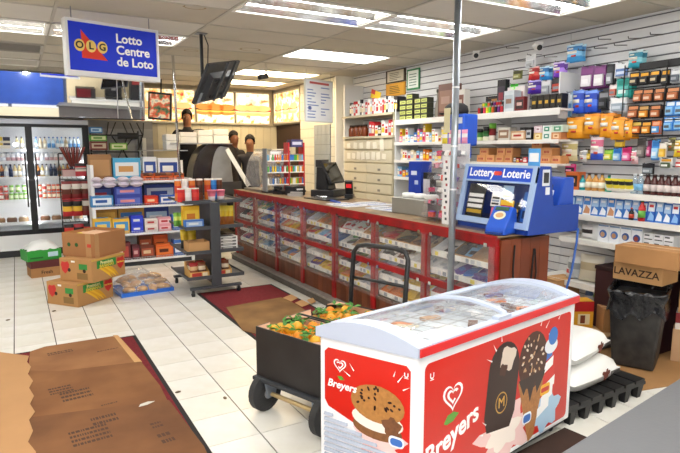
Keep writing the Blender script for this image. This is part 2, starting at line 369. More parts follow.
# candy in the counter: trays on the raked shelves
TN = {0: 'top', 1: 'second', 2: 'third', 3: 'bottom'}
pal = dict(white='f1f0ee', red='c3262c', orange='e07b1f', yellow='ecc32b', blue='2f66b9', purple='5b3494', green='3f8f3d', brown='6b4126', pink='dd6c94', black='26242a', tan='b88d5d', silver='b9bec6', lblue='79b3dd', cream='e6d9bb')
cm_ = {k: M(v, .42) for k, v in pal.items()}
ta = atan(RAKE)
rows = {  # bay (from the far end) -> tiers -> list of (tray colour, candy colours)
 0: [[('white', 'green red white'), ('tan', 'green purple')], [('white', 'red black'), ('cream', 'red')], [('white', 'red brown'), ('cream', 'red silver')], [('white', 'purple pink'), ('cream', 'red purple')]],
 1: [[('tan', 'green yellow'), ('white', 'purple blue'), ('red', 'white red')], [('tan', 'yellow blue'), ('white', 'blue silver')], [('white', 'blue lblue'), ('silver', 'red white')], [('white', 'silver lblue'), ('silver', 'white black')]],
 2: [[('tan', 'red white'), ('black', 'silver lblue'), ('tan', 'brown tan')], [('orange', 'orange yellow'), ('yellow', 'white yellow'), ('orange', 'orange')], [('white', 'blue purple'), ('silver', 'silver white')], [('tan', 'orange blue'), ('white', 'white silver')]],
 3: [[('white', 'white silver'), ('tan', 'tan orange'), ('tan', 'orange tan')], [('white', 'red yellow'), ('white', 'pink lblue'), ('blue', 'lblue blue')], [('white', 'red yellow white'), ('cream', 'blue orange')], [('white', 'purple yellow'), ('yellow', 'yellow orange')]],
 4: [[('red', 'white red'), ('white', 'white red'), ('tan', 'tan silver')], [('white', 'black green'), ('tan', 'brown tan'), ('white', 'brown yellow')], [('white', 'black green'), ('white', 'silver yellow')], [('yellow', 'yellow orange'), ('white', 'orange silver')]],
 5: [[('tan', 'brown red'), ('tan', 'red brown black'), ('tan', 'brown black')], [('white', 'black white'), ('white', 'brown white'), ('white', 'black silver')], [('white', 'silver black'), ('yellow', 'yellow silver')], [('orange', 'orange tan'), ('yellow', 'yellow')]],
 6: [[('white', 'black white'), ('tan', 'lblue black'), ('tan', 'yellow tan')], [('white', 'black white silver'), ('white', 'purple blue'), ('purple', 'purple blue')], [('red', 'brown red'), ('white', 'brown black')], [('tan', 'red brown'), ('white', 'red white')]],
}
for bay, tiers in rows.items():
    for ti, items in enumerate(tiers):
        z = TIERS[ti][0]; ya, yb = PY[bay+1]+.035, PY[bay]-.035; nI = len(items); wI = (yb-ya)/nI
        for q, (tc, cc) in enumerate(items):
            yc = yb-(q+.5)*wI; cols = cc.split(); wd = wI-.012; dp, ht = .29, .055
            t = thing('candy_tray', '%s tray of %s candy, %s shelf, %s counter bay from far end, %s' % (tc.replace('lblue', 'sky-blue'), '-and-'.join(dict.fromkeys(c.replace('lblue', 'sky-blue') for c in cols[:2])), TIERS[ti][1], ORD[bay], ('left', 'centre' if nI > 2 else 'right', 'right')[q]), 'candy tray', (SX0+.004, yc, z+.002), group='candy trays in the counter')
            t.rotation_euler = (0, -ta, 0)
            b = MB(); m = cm_[tc]; h2 = ht*random.uniform(.75, 1.25); th = .003
            b.box(0, -wd/2, 0, dp, wd/2, th, m); b.box(0, -wd/2, th, th, wd/2, h2*.55, m); b.box(dp-th, -wd/2, th, dp, wd/2, h2*1.7, m)
            for sgn in (-1, 1):
                yy = sgn*(wd/2-th/2); b.prism([(0, th), (dp, th), (dp, h2*1.7), (dp*.55, h2), (0, h2*.55)], yy-th/2, yy+th/2, m, 'y')
            b.build('box', t)
            b = MB(); nr, nc = 2, max(2, int(wd/.10))
            for i in range(nr):
                for j in range(nc):
                    if random.random() < .12: continue
                    x = .075+i*(dp-.15)/(nr-1); y = -wd/2+(j+.5)*wd/nc; c_ = cm_[random.choice(cols)]
                    b.T = Matrix.Translation((x, y, th+.012+random.uniform(0, .014))) @ Matrix.Rotation(random.uniform(-.5, .5), 4, 'Z') @ Matrix.Rotation(random.uniform(-.25, .25), 4, 'Y')
                    hw, hl = wd/nc*.47, .06
                    b.box(-hl, -hw, -.009, hl, hw, .009, c_, mt=c_); b.box(-hl*.4, -hw*.6, .009, hl*.3, hw*.6, .0105, cm_[cols[-1]])
            tag(b.build('candy_packets', t), kind='stuff')

# ================================================================ GALVANISED POLE in front of the counter
p = thing('support_pole', 'slim galvanised steel pole from floor to ceiling by the candy counter', 'pole', (2.655, 3.02, 0))
gal = M('a9b2bb', .35, .75, var=.15, sc=20)
MB().cyl((0, 0, .012), (0, 0, CEIL-.012), .024, gal, n=18).build('tube', p, smooth=True)
MB().box(-.06, -.06, 0, .06, .06, .0119, gal).build('base_plate', p)
MB().box(-.06, -.06, CEIL-.0119, .06, .06, CEIL-.005, gal).build('top_plate', p)
for z in (1.32, 2.02, 1.62): MB().cyl((0, 0, z), (0, 0, z+.012), .0255, M('e8eaec', .4), n=18).build('cable_tie', p)
MB().tube([(.026, .004, CT), (.027, .006, 1.5), (.026, .004, 2.1), (.027, .005, CEIL-.012)], .004, M('dcdde0', .5)).build('cable', p)

# ================================================================ LOTTERY TERMINAL STAND at the near end of the counter
lot = thing('lottery_stand', 'blue lottery display stand with slanted window on the counter end', 'lottery stand', (0, 0, 0))
lb = M('17409c', .35, var=.12, sc=6); lbl = M('9fb8dc', .3); ltext = M('f6f8fb', .5)
# window face: raked, facing the aisle and slightly up; placed along the counter from y 2.72 to 3.5
ya, yb, xf = 2.58, 3.27, 2.93
prof = [(xf, CT+.001), (xf+.51, CT+.001), (xf+.51, CT+.19), (xf+.24, CT+.19), (xf+.20, CT+.46), (xf+.09, CT+.46), (xf+.0, CT+.035)]
b = MB()
b.prism([(x, z) for x, z in prof], yb-.02, yb, lb, 'y'); b.build('far_side', lot, bevel=.003)
b = MB(); b.prism([(x, z) for x, z in prof], ya, ya+.02, lb, 'y'); b.build('near_side', lot, bevel=.003)
MB().box(xf, ya+.021, CT+.001, xf+.50, yb-.021, CT+.03, lb).build('base', lot)
MB().box(xf+.205, ya+.021, CT+.031, xf+.225, yb-.021, CT+.455, lb).build('back', lot)
MB().box(xf+.10, ya+.021, CT+.445, xf+.20, yb-.021, CT+.46, lb).build('top', lot)
# raked face frame: local u along -y (left to right), v up the rake
def rk(v, off=0.): # point on the raked face, v in 0..1
    a = Vector((xf, 0, CT+.035)); c = Vector((xf+.09, 0, CT+.46)); nrm = Vector((-(c-a).z, 0, (c-a).x)).normalized(); return a+(c-a)*v+nrm*off
def rkbox(b, y0, y1, v0, v1, o0, o1, m):
    A, B, D, E_ = rk(v0, o0), rk(v1, o0), rk(v0, o1), rk(v1, o1)
    f = lambda p, y: (p.x, y, p.z)
    b.hexa([f(A, y0), f(A, y1), f(B, y1), f(B, y0)], [f(D, y0), f(D, y1), f(E_, y1), f(E_, y0)], m)
b = MB(); rkbox(b, ya, yb, .74, .98, .0, .02, M('1c50cc', .35)); hd = b.build('header_panel', lot)
b = MB(); rkbox(b, ya, yb, .96, 1.0, .001, .026, lbl); rkbox(b, ya, yb, .0, .10, .001, .024, lbl); rkbox(b, ya, ya+.035, .10, .96, .001, .024, lbl); rkbox(b, yb-.035, yb, .10, .96, .001, .024, lbl); rkbox(b, ya+.035, yb-.035, .71, .74, .001, .024, lbl); b.build('frame', lot)
b = MB(); rkbox(b, ya+.035, yb-.035, .10, .71, -.0, .004, GLASS); b.build('window', lot)
b = MB(); rkbox(b, ya+.03, yb-.03, .05, .80, -.20, -.19, M('16306e', .5)); b.build('backing', lot)
rk_ang = atan(.09/.425); rt = Matrix.Rotation(-pi/2, 4, 'Z') @ Matrix.Rotation(pi/2-rk_ang, 4, 'X')
re_ = rt.to_euler(); c = rk(.86, .021)
text('lettering', 'Lottery', .085, ltext, hd, (c.x, 3.085, c.z), re_, bold=.0016)
text('lettering', 'Loterie', .085, ltext, hd, (c.x, 2.755, c.z), re_, bold=.0016)
b = MB()
for i, yy in enumerate((2.945, 2.923, 2.901)):
    q = rk(.86, .0215); b.cyl((q.x, yy, q.z), (q.x-.003, yy, q.z+.0007), .016, M(('e2452f', 'e2452f', 'd9382e')[i], .4), n=12)
b.build('emblem', hd)
# tickets and scratch cards seen through the window
def tick_(y0, y1, v0, v1, m, name, o=-.02):
    b = MB(); rkbox(b, y0, y1, v0, v1, o-.006, o, m[0])
    for j in range(1, len(m)): rkbox(b, y0+.01, y1-.01, v0+(v1-v0)*(.12+.8*(j-1)/len(m)), v0+(v1-v0)*(.12+.8*(j-.35)/len(m)), o, o+.0015, m[j])
    return b.build(name, lot)
Y_, K_, W_, P_ = M('f0c020', .4), M('17161a', .4), M('f5f5f3', .4), M('e0679b', .4)
tick_(3.052, 3.226, .10, .68, (K_, M('c8a12a', .3, .5), W_, W_, W_), 'jackpot_poster')
tick_(2.894, 2.964, .14, .30, (P_, M('3f87d0', .4), Y_), 'scratch_card'); tick_(2.894, 2.982, .32, .56, (W_, K_, M('90a0b8', .4), K_), 'scratch_card')
tick_(2.79, 2.886, .46, .68, (M('a8c8e8', .4), Y_, W_), 'scratch_card'); tick_(2.755, 2.877, .20, .44, (Y_, P_, W_, M('d03038', .4)), 'scratch_card', -.01)
tick_(2.694, 2.728, .16, .42, (K_, Y_, Y_), 'scratch_card', -.008); tick_(2.615, 2.685, .12, .60, (M('2a68c0', .3), M('10204c', .4)), 'blue_card')
b = MB(); b.box(xf+.15, ya-.003, CT+.27, xf+.19, ya-.0005, CT+.32, M('d8dbe0', .4)); b.build('side_label', lot)
b = MB(); b.box(xf+.115, ya-.003, CT+.33, xf+.185, ya-.0005, CT+.44, M('cfd3d8', .4)); b.box(xf+.125, ya-.004, CT+.35, xf+.175, ya-.003, CT+.42, M('27282c', .4)); b.build('side_label', lot)
# ticket checker unit sticking out in front of the window
sc = thing('ticket_scanner', 'blue ticket checker with oval screen, in front of the lottery stand', 'scanner', (2.83, 2.74, CT+.001), 0)
b = MB(); b.prism([(-.06, .0), (.11, .0), (.11, .035), (.10, .17), (.05, .19), (-.06, .05)], -.075, .075, M('2457c4', .3), 'x'); sc_b = b.build('body', sc, bevel=.012, rz=0)
sc.rotation_euler = (0, 0, -pi/2+.25)
sl = Vector((0, .11, .14)).normalized(); nr = Vector((0, -.14, .11)).normalized()
b = MB(); a_ = Vector((0, -.0, .1275))
pts = [a_+Vector((cos(2*pi*k/20)*.045, 0, 0))+sl*sin(2*pi*k/20)*.034+nr*.004 for k in range(20)]; b.face(pts, M('d8dcc8', .2))
pts = [a_+Vector((cos(2*pi*k/20)*.03, 0, 0))+sl*sin(2*pi*k/20)*.02+nr*.005 for k in range(20)]; b.face(pts, M('c79a6a', .3)); b.build('oval_screen', sc)
b = MB(); a_ = Vector((0, .034, .1705)); b.hexa([a_+Vector((sx*.05, 0, 0))+sl*sv+nr*.000 for sx, sv in ((-1, -.014), (1, -.014), (1, .014), (-1, .014))], [a_+Vector((sx*.05, 0, 0))+sl*sv+nr*.004 for sx, sv in ((-1, -.014), (1, -.014), (1, .014), (-1, .014))], M('3b5a46', .2)); b.build('display', sc)
b = MB(); b.box(-.06, -.085, .006, .06, -.058, .02, M('16357f', .3)); b.build('ticket_slot', sc)
# second blue unit behind it
bu = thing('ticket_bin', 'blue slant-backed ticket bin with leaflets behind the lottery window', 'bin', (0, 0, 0))
b = MB(); b.prism([(xf+.27, CT+.031), (xf+.495, CT+.031), (xf+.48, CT+.38), (xf+.38, CT+.38)], ya+.03, yb-.3, M('1f4cb4', .35), 'y'); b.build('slanted_back', bu, bevel=.01)
b = MB(); b.T = Matrix.Translation((xf+.25, ya+.06, CT+.10)) @ Matrix.Rotation(.28, 4, 'Y'); b.box(-.01, 0, .0, .008, .16, .2, W_); b.box(-.012, .02, .03, -.01, .14, .16, M('55585c', .5)); b.build('leaflets', bu)
b = MB(); b.box(xf+.14, ya+.05, CT+.461, xf+.146, ya+.15, CT+.58, M('58a7e2', .4)); b.box(xf+.138, ya+.06, CT+.49, xf+.14, ya+.14, CT+.55, W_)
tag(b.build('info_card'), 'pale blue card standing on top of the lottery stand', 'card')
cb = MB().tube([(xf+.5, ya-.008, CT+.02), (xf+.49, ya-.01, CT-.08), (xf+.44, ya-.02, .75), (xf+.38, ya, .5), (xf+.40, ya, .05)], .008, M('2c5aa8', .5)).build('power_cable', smooth=True)
tag(cb, 'blue twisted cable hanging down beside the wood end panel', 'cable')
b = MB(); b.tube([(CF+.14, PY[-1]-.056, .96), (CF+.13, PY[-1]-.058, .8), (CF+.15, PY[-1]-.056, .55), (CF+.12, PY[-1]-.056, .3)], .006, BLACK); b.tube([(CF+.33, PY[-1]-.056, .92), (CF+.31, PY[-1]-.058, .7), (CF+.34, PY[-1]-.056, .4)], .006, BLACK); b.tube([(CF+.34, PY[-1]-.056, .92), (CF+.36, PY[-1]-.057, .75), (CF+.32, PY[-1]-.057, .5)], .005, BLACK)
tag(b.build('cable_bundle'), 'thin black cables hanging on the dark wood counter end', 'cable')

# ================================================================ ICE CREAM FREEZER
N_, L_, R_ = Vector((1.373, 1.748, 0)), Vector((1.155, 2.198, 0)), Vector((2.664, 1.985, 0))
du = (R_-N_); dv = (L_-N_); FL = du.length; FW = dv.length
FM = Matrix(((du.x/FL, dv.x/FW, 0, N_.x), (du.y/FL, dv.y/FW, 0, N_.y), (0, 0, 1, 0), (0, 0, 0, 1)))   # u along the long front, v towards the rear
fz = thing('ice_cream_freezer', 'white chest freezer with red ice cream graphics and sliding glass lid', 'freezer', (0, 0, 0))
fwh = M('eef0f2', .3); fgr = M('b9c3d6', .4); frd = M('d92a2a', .35); fvent = M('aab3c4', .5)
ZB, ZS, ZT = .07, .755, .80
def fb(): b = MB(); b.T = FM.copy(); return b
b = fb(); b.box(.0, .0, ZB, FL, FW, ZS, fwh); b.build('body', fz, bevel=.012)
# lid frame, arched across the depth, front edge red
def arch(v): return ZT+.055*sin(pi*min(1, max(0, v/FW)))**.8 if 0 < v < FW else ZT
NV = 10
def rim(b, u0, u1, v0, v1, m, dz=.0, thick=.03, low=None):
    vs = [v0+(v1-v0)*k/NV for k in range(NV+1)]
    for k in range(NV):
        a, c = vs[k], vs[k+1]
        za, zc = arch(a)+dz, arch(c)+dz; la, lc = (low, low) if low is not None else (za-thick, zc-thick)
        b.hexa([(u0, a, la), (u1, a, la), (u1, c, lc), (u0, c, lc)], [(u0, a, za), (u1, a, za), (u1, c, zc), (u0, c, zc)], m)
b = fb(); rim(b, -.012, .075, -.01, FW+.01, fgr, .0, low=ZS+.001); b.build('end_cap', fz, auto=50)
b = fb(); rim(b, FL-.075, FL+.012, -.01, FW+.01, fgr, .0, low=ZS+.001); b.build('end_cap', fz, auto=50)
b = fb(); b.box(.075, -.012, ZS+.001, FL-.075, .03, ZT+.006, fgr); b.build('front_rim', fz, bevel=.006)
b = fb(); b.box(.075, FW-.03, ZS+.001, FL-.075, FW+.012, ZT+.006, fgr); b.build('rear_rim', fz, bevel=.006)
b = fb(); b.box(-.005, -.017, ZS+.004, FL+.006, -.0125, ZT-.005, frd); b.build('red_strip', fz)
fgl = glass_mat('freezer_glass', haze=.05)
b = fb(); rim(b, .076, FL*.52, .031, FW-.031, fgl, -.006, .005); b.build('glass_lid', fz)
b = fb(); rim(b, FL*.46, FL-.076, .031, FW-.031, fgl, -.016, .005); b.build('glass_lid', fz)
b = fb(); rim(b, FL*.5, FL*.525, .031, FW-.031, fgr, .004, .014); b.build('lid_edge', fz)
b = fb(); b.box(FL*.42, -.011, ZT+.007, FL*.5, .025, ZT+.02, fgr); b.build('lid_handle', fz)
# inside tub with ice cream packs
b = fb(); inn = M('dfe4ea', .5)
b.box(.08, .035, ZS+.0005, FL-.08, FW-.035, ZS+.003, M('c9d2da', .6)); b.build('frost_tray', fz)
b = fb()
for k in range(26):
    u, v = random.uniform(.12, FL-.14), random.uniform(.07, FW-.1)
    b.T = FM @ Matrix.Translation((u, v, ZS+.006)) @ Matrix.Rotation(random.uniform(0, 3), 4, 'Z')
    b.box(-.045, -.02, 0, .045, .02, random.uniform(.008, .018), cm_[random.choice(('tan', 'brown', 'white', 'white', 'orange', 'cream', 'silver', 'silver'))])
b.T = FM.copy()
tag(b.build('ice_cream_packs', fz), 'wrapped ice creams lying under the glass lid', kind='stuff')
b = fb()
for k in range(14): b.box(.1+k*(FL-.2)/13, .04, ZS+.02, .103+k*(FL-.2)/13, FW-.04, ZS+.023, STEEL)
for k in range(4): b.box(.1, .07+k*.1, ZS+.0205, FL-.1, .073+k*.1, ZS+.0235, STEEL)
b.build('wire_basket', fz)
# base: plinth, vent grille, castors
b = fb(); b.box(.02, .02, .05, FL-.02, FW-.02, ZB-.001, M('3a3d42', .7)); b.build('plinth', fz)
for u in (.08, FL-.08):
    for v in (.07, FW-.07):
        b = fb(); b.cyl((u, v-.015, .0245), (u, v+.015, .0245), .0243, BLACK, n=14); b.box(u-.012, v-.02, .03, u+.012, v+.02, .0495, STEEL); b.build('castor', fz)
# printed graphics: front (u-z plane at v=-eps), end (v-z plane at u=-eps)
def FR(u, z, e=.001): return FM @ Vector((u, -e, z))
def FA(u, z, e=.001): return FR(.62+(u-.62)*1.06, .43+(z-.43)*1.1+.012, e)
def EN(v, z, e=.001): return FM @ Vector((-e, v, z))
def flat(name, f, pts, m, e=.001, parent=fz):
    b = MB(); b.face([f(a, c, e) for a, c in pts], m)
    o = b.build(name, parent); return o
def rr(a0, c0, a1, c1, r, n=5):
    P = []
    for (a, c, s0) in ((a1-r, c0+r, -pi/2), (a1-r, c1-r, 0), (a0+r, c1-r, pi/2), (a0+r, c0+r, pi)):
        for k in range(n+1): t = s0+pi/2*k/n; P.append((a+r*cos(t), c+r*sin(t)))
    return P
gred = M('d0200f', .35, var=.06, sc=3)
front = flat('front_graphic', FR, rr(.045, .10, FL-.045, .715, .03), gred, .0006)
def oval(cx, cz, rx, rz, n=22, tilt=0):
    return [(cx+rx*cos(2*pi*k/n)*cos(tilt)-rz*sin(2*pi*k/n)*sin(tilt), cz+rx*cos(2*pi*k/n)*sin(tilt)+rz*sin(2*pi*k/n)*cos(tilt)) for k in range(n)]
def blob(cx, cz, r, n=24, a=.25, f=5, sx=1):
    return [(cx+r*sx*(1+a*sin(f*t)+.08*sin(3*t+1))*cos(t), cz+r*(1+a*sin(f*t)+.08*cos(2*t))*sin(t)) for t in [2*pi*k/n for k in range(n)]]
choc, choc2, cream_, pinkm, cone_m = M('2e1710', .4), M('4a281a', .45), M('f4e9df', .4), M('edc9c6', .4), M('b87d47', .5, var=.3, sc=60)
white_ = M('fbfbfa', .4)
def heart(f, cx, cz, s, parent, e):
    b = MB(); P = []
    for k in range(28):
        t = 2*pi*k/28; P.append((cx+s*16*sin(t)**3/16, cz+s*(13*cos(t)-5*cos(2*t)-2*cos(3*t)-cos(4*t))/16))
    q = lambda p, r: (cx+(p[0]-cx)*r, cz+(p[1]-cz)*r)
    for r0, r1 in ((1, .8), (.58, .36)):
        for k in range(28):
            if r0 < 1 and 6 <= k <= 9: continue
            p, n_ = P[k], P[(k+1)%28]; b.face([f(*q(p, r0), e), f(*q(n_, r0), e), f(*q(n_, r1), e), f(*q(p, r1), e)], white_)
    return b.build('heart_logo', parent)
def uu(f, cx, cz, s, parent, e):
    b = MB()
    for pts in ([(cx-s, cz+s), (cx-s, cz-.4*s), (cx-.5*s, cz-s), (cx-.3*s, cz-.6*s), (cx-.55*s, cz-.3*s), (cx-.55*s, cz+s)], [(cx+s, cz+s), (cx+.55*s, cz+s), (cx+.55*s, cz-.3*s), (cx+.3*s, cz-.6*s), (cx+.5*s, cz-s), (cx+s, cz-.4*s)], [(cx-.5*s, cz-s), (cx+.5*s, cz-s), (cx+.3*s, cz-.6*s), (cx-.3*s, cz-.6*s)], [(cx-s, cz-1.5*s), (cx+s, cz-1.5*s), (cx+s, cz-1.2*s), (cx-s, cz-1.2*s)]):
        b.face([f(a, c, e) for a, c in pts], white_)
    return b.build('maker_mark', parent)
# front: splash, chocolate bar, cone, striped lolly, logo and name
flat('milk_splash', FA, blob(.66, .21, .13, 30, .30, 7, 1.6), pinkm, .0010, front); flat('milk_splash', FA, blob(.64, .22, .08, 24, .2, 6, 1.6), cream_, .0013, front)
flat('ice_splash', FA, blob(1.02, .21, .10, 26, .2, 6, 1.2), M('a9cbe6', .4), .0011, front)
def barpoly(cx, cz, w, h, tilt):
    P = []
    for k in range(13): t = pi*k/12; P.append((w*cos(t), h*.45+w*1.0*sin(t)))
    P += [(-w*1.0, -h*.3), (-w*.75, -h*.55), (w*.75, -h*.55), (w*1.0, -h*.3)]
    return [(cx+a*cos(tilt)-c*sin(tilt), cz+a*sin(tilt)+c*cos(tilt)) for a, c in P]
flat('ice_cream_bar', FA, barpoly(.615, .40, .122, .28, -.12), choc, .0016, front)
flat('bar_bite', FA, blob(.655, .565, .06, 18, .15, 4), M('d8c8b8', .5), .0019, front); flat('bar_bite', FA, blob(.62, .52, .03, 14, .2, 4), choc2, .0021, front)
b = MB()
for k in range(24):
    t0, t1 = 2*pi*k/24, 2*pi*(k+1)/24
    b.face([FA(.615+.047*cos(t0), .37+.05*sin(t0), .002), FA(.615+.047*cos(t1), .37+.05*sin(t1), .002), FA(.615+.041*cos(t1), .37+.044*sin(t1), .002), FA(.615+.041*cos(t0), .37+.044*sin(t0), .002)], M('c79a4a', .3, .4))
b.build('monogram_ring', front)
flat('wafer_cone', FA, [(.75, .42), (.995, .42), (.905, .12), (.86, .10)], cone_m, .0014, front)
flat('cone_scoop', FA, oval(.875, .505, .128, .14), choc2, .0018, front)
b = MB()
for k in range(46):
    t = random.uniform(0, 6.28); r = sqrt(random.random()); b.face([FA(a, c, .0022) for a, c in oval(.875+.11*r*cos(t), .53+.10*r*sin(t), random.uniform(.006, .014), .007, 6, t)], M(random.choice(('e8d8c4', 'c9a27a', '23120c')), .5))
tag(b.build('nut_pieces', front), kind='stuff')
flat('cone_drip', FA, [(.755, .43), (.992, .43), (.98, .40), (.92, .33), (.90, .40), (.86, .30), (.83, .39), (.80, .35)], choc, .0020, front)
flat('badge', FA, rr(.80, .20, .88, .255, .02), M('e9f0fa', .4), .0023, front); flat('badge_panel', FA, rr(.808, .207, .872, .245, .015), M('3b6fc0', .4), .0025, front)
b = MB()
for k in range(7):
    t = k/7; cz = .20+t*.36; cu = .985+.03*sin(t*6)+t*.06
    b.face([FA(cu-.055, cz-.005, .0017), FA(cu+.055, cz+.03, .0017), FA(cu+.058, cz+.078, .0017), FA(cu-.05, cz+.043, .0017)], (M('d6302a', .4), white_, M('3a74c4', .4))[k%3] if k%2 else white_)
b.build('striped_lolly', front)
flat('lolly_top', FA, oval(1.055, .585, .045, .045), M('3a78c8', .4), .0021, front); flat('lolly_ring', FA, oval(1.04, .54, .062, .04), M('e8edf4', .4), .0019, front)
flat('yellow_tag', FA, rr(.955, .30, 1.045, .355, .015), M('f0b51e', .4), .0024, front); flat('tag_stripe', FA, rr(.962, .315, 1.037, .338, .008), M('c8281e', .4), .0026, front)
b = MB()
for a, c, l, an in ((.56, .62, .045, 2.2), (.53, .58, .05, 2.7), (.60, .655, .03, 1.7), (.93, .66, .04, 1.2), (.98, .64, .05, .8), (1.01, .60, .03, .5), (1.10, .66, .035, .9), (1.08, .68, .03, 1.4), (.50, .30, .04, 2.5), (.48, .26, .03, 2.9)):
    d = (cos(an)*l, sin(an)*l); nn = (-sin(an)*.004, cos(an)*.004)
    b.face([FA(a-nn[0], c-nn[1], .002), FA(a+d[0], c+d[1], .002), FA(a+nn[0], c+nn[1], .002)], white_)
tag(b.build('sparkle_strokes', front), kind='stuff')
heart(FR, .235, .525, .07, front, .002); uu(FR, .09, .655, .013, front, .002)
flat('leaf', FA, [(.20, .40), (.225, .43), (.265, .435), (.30, .42), (.26, .395), (.22, .39)], M('5a9a34', .4), .002, front)
fa = math.atan2(du.y, du.x); ea = math.atan2(-dv.y, -dv.x)
c = FA(.255, .335, .0025); o = text('brand_lettering', 'Breyers', .125, white_, front, c, (pi/2, 0, fa), bold=.003, shear=.25)
o.rotation_euler = (Matrix.Rotation(fa, 4, 'Z') @ Matrix.Rotation(pi/2, 4, 'X') @ Matrix.Rotation(.30, 4, 'Z')).to_euler()
c = FA(.615, .37, .0025); text('monogram', 'M', .075, M('d8aa52', .3, .4), front, c, (pi/2, 0, fa), bold=.0)
# end: red panel, cookie sandwich, logo
def panel_end():
    lo, hi = .03, FW-.03     # hi = far (left in view)
    pts = [(lo+.02, .30), (lo, .33), (lo, .69), (lo+.02, .71), (hi-.02, .71), (hi, .69), (hi, .46), (hi-.02, .43)]
    return pts
end = flat('end_graphic', EN, panel_end(), gred, .0006)
flat('milk_splash', EN, blob(.17, .34, .10, 28, .28, 7, 1.1), pinkm, .0010, end)
flat('cookie', EN, oval(.19, .39, .125, .05), M('8a5a30', .6, var=.3, sc=50), .0013, end); flat('cream_layer', EN, oval(.19, .43, .13, .052), cream_, .0016, end)
flat('cookie', EN, oval(.19, .505, .135, .085), M('b9803f', .6, var=.25, sc=60), .0019, end)
flat('cookie_bite', EN, blob(.115, .42, .045, 18, .18, 5), M('7c4e2c', .6, var=.3, sc=60), .0022, end)
b = MB()
for k in range(22):
    t = random.uniform(0, 6.28); r = sqrt(random.random()); b.face([EN(a, c, .0024) for a, c in oval(.19+.115*r*cos(t), .52+.06*r*sin(t), random.uniform(.006, .012), .006, 7, t)], choc)
tag(b.build('chocolate_chips', end), kind='stuff')
flat('badge', EN, rr(.055, .335, .13, .385, .02), M('e9f0fa', .4), .0026, end); flat('badge_panel', EN, rr(.062, .342, .122, .375, .015), M('3b6fc0', .4), .0028, end)
b = MB()
for a, c, l, an in ((.31, .63, .04, .9), (.33, .60, .045, .5), (.09, .63, .05, 2.2), (.065, .60, .04, 2.6), (.11, .65, .03, 1.9)):
    d = (cos(an)*l, sin(an)*l); nn = (-sin(an)*.003, cos(an)*.003); b.face([EN(a-nn[0], c-nn[1], .002), EN(a+d[0], c+d[1], .002), EN(a+nn[0], c+nn[1], .002)], white_)
tag(b.build('sparkle_strokes', end), kind='stuff')
heart(EN, .385, .64, .034, end, .002); uu(EN, .05, .67, .010, end, .002)
flat('leaf', EN, [(.36, .575), (.375, .59), (.40, .585), (.385, .57)], M('5a9a34', .4), .002, end)
c = EN(.375, .545, .0025); o = text('brand_lettering', 'Breyers', .05, white_, end, c, (pi/2, 0, ea), bold=.001, shear=.25)
# vent grille below the end panel: slanted fins
gv = MB()
for k in range(13):
    z = .085+k*.025
    hi_ = FW-.03; top = .275+(.42-.275)*1
    for v0 in (.0,):
        a, c_ = .03, hi_
        lim = lambda v: .28+(.42-.28)*((v-.03)/(hi_-.03))
        v_start = .03 if z+.02 < .28 else .03+(z+.02-.28)/(.14)*(hi_-.03)
        if v_start < hi_-.03: gv.hexa([EN(v_start, z, .0), EN(hi_, z, .0), EN(hi_, z, .009), EN(v_start, z, .009)], [EN(v_start, z+.013, .0), EN(hi_, z+.013, .0), EN(hi_, z+.013, .004), EN(v_start, z+.013, .004)], fvent)
gv.build('vent_grille', fz)

# ================================================================ ORANGE CART: low dolly with two fruit crates
A = Matrix.Rotation(radians(20), 4, 'Z')
cart = thing('hand_cart', 'low hand cart with black tubular push handle carrying two orange crates', 'cart', (1.33, 2.86, 0), radians(20))
tyre = M('2a2a2b', .7, bump=.4, bsc=60); hubm = M('9aa3b0', .4, .7, var=.3, sc=20, var2='8a6a3a')
wheel_b = MB(); wheel_b.T = Matrix.Rotation(pi/2, 4, 'Y')
wheel_b.lathe([(.05, -.035), (.095, -.035), (.118, -.022), (.118, .022), (.095, .035), (.05, .035)], tyre, n=24)
tm_ = wheel_b.mesh('tyre', True); sharp(tm_, 60)
wb = MB(); wb.T = Matrix.Rotation(pi/2, 4, 'Y'); wb.lathe([(.02, -.045), (.03, -.037), (.052, -.03), (.052, .03), (.03, .037), (.02, .045)], hubm, n=18); hm_ = wb.mesh('hub')
for x, y in ((.0, -.25), (.0, .25), (.66, -.25), (.66, .25)):
    w_ = inst(tm_, 'wheel', (x, y, .118), rot=(0, 0, pi/2), parent=cart); inst(hm_, 'hub', (0, 0, 0), parent=w_)
    sg = 1 if y < 0 else -1; yb_ = y+sg*.056
    b = MB(); b.prism([(x-.03, .10), (x+.03, .10), (x+.05, .199), (x-.05, .199)], yb_-.006, yb_+.006, M('8a93a0', .4, .5), 'y'); b.build('axle_bracket', cart)
for x in (.0, .66): MB().cyl((x, -.19, .118), (x, .19, .118), .014, M('c2a878', .4, .4), n=10).build('axle', cart)
MB().box(-.06, -.30, .20, .72, .30, .225, M('2f3236', .6)).build('deck', cart, bevel=.006)
hb = MB(); hb.tube([(.80, -.23, .20), (.82, -.23, .60), (.85, -.23, .88), (.86, -.20, .925), (.86, -.12, .94), (.86, .12, .94), (.86, .20, .925), (.85, .23, .88), (.82, .23, .60), (.80, .23, .20)], .017, M('1b1b1d', .35))
hb.tube([(.832, -.23, .70), (.832, .23, .70)], .012, M('1b1b1d', .35)); hb.box(.70, -.25, .19, .82, .25, .2, M('1b1b1d', .5)); hb.build('push_handle', cart, smooth=True)
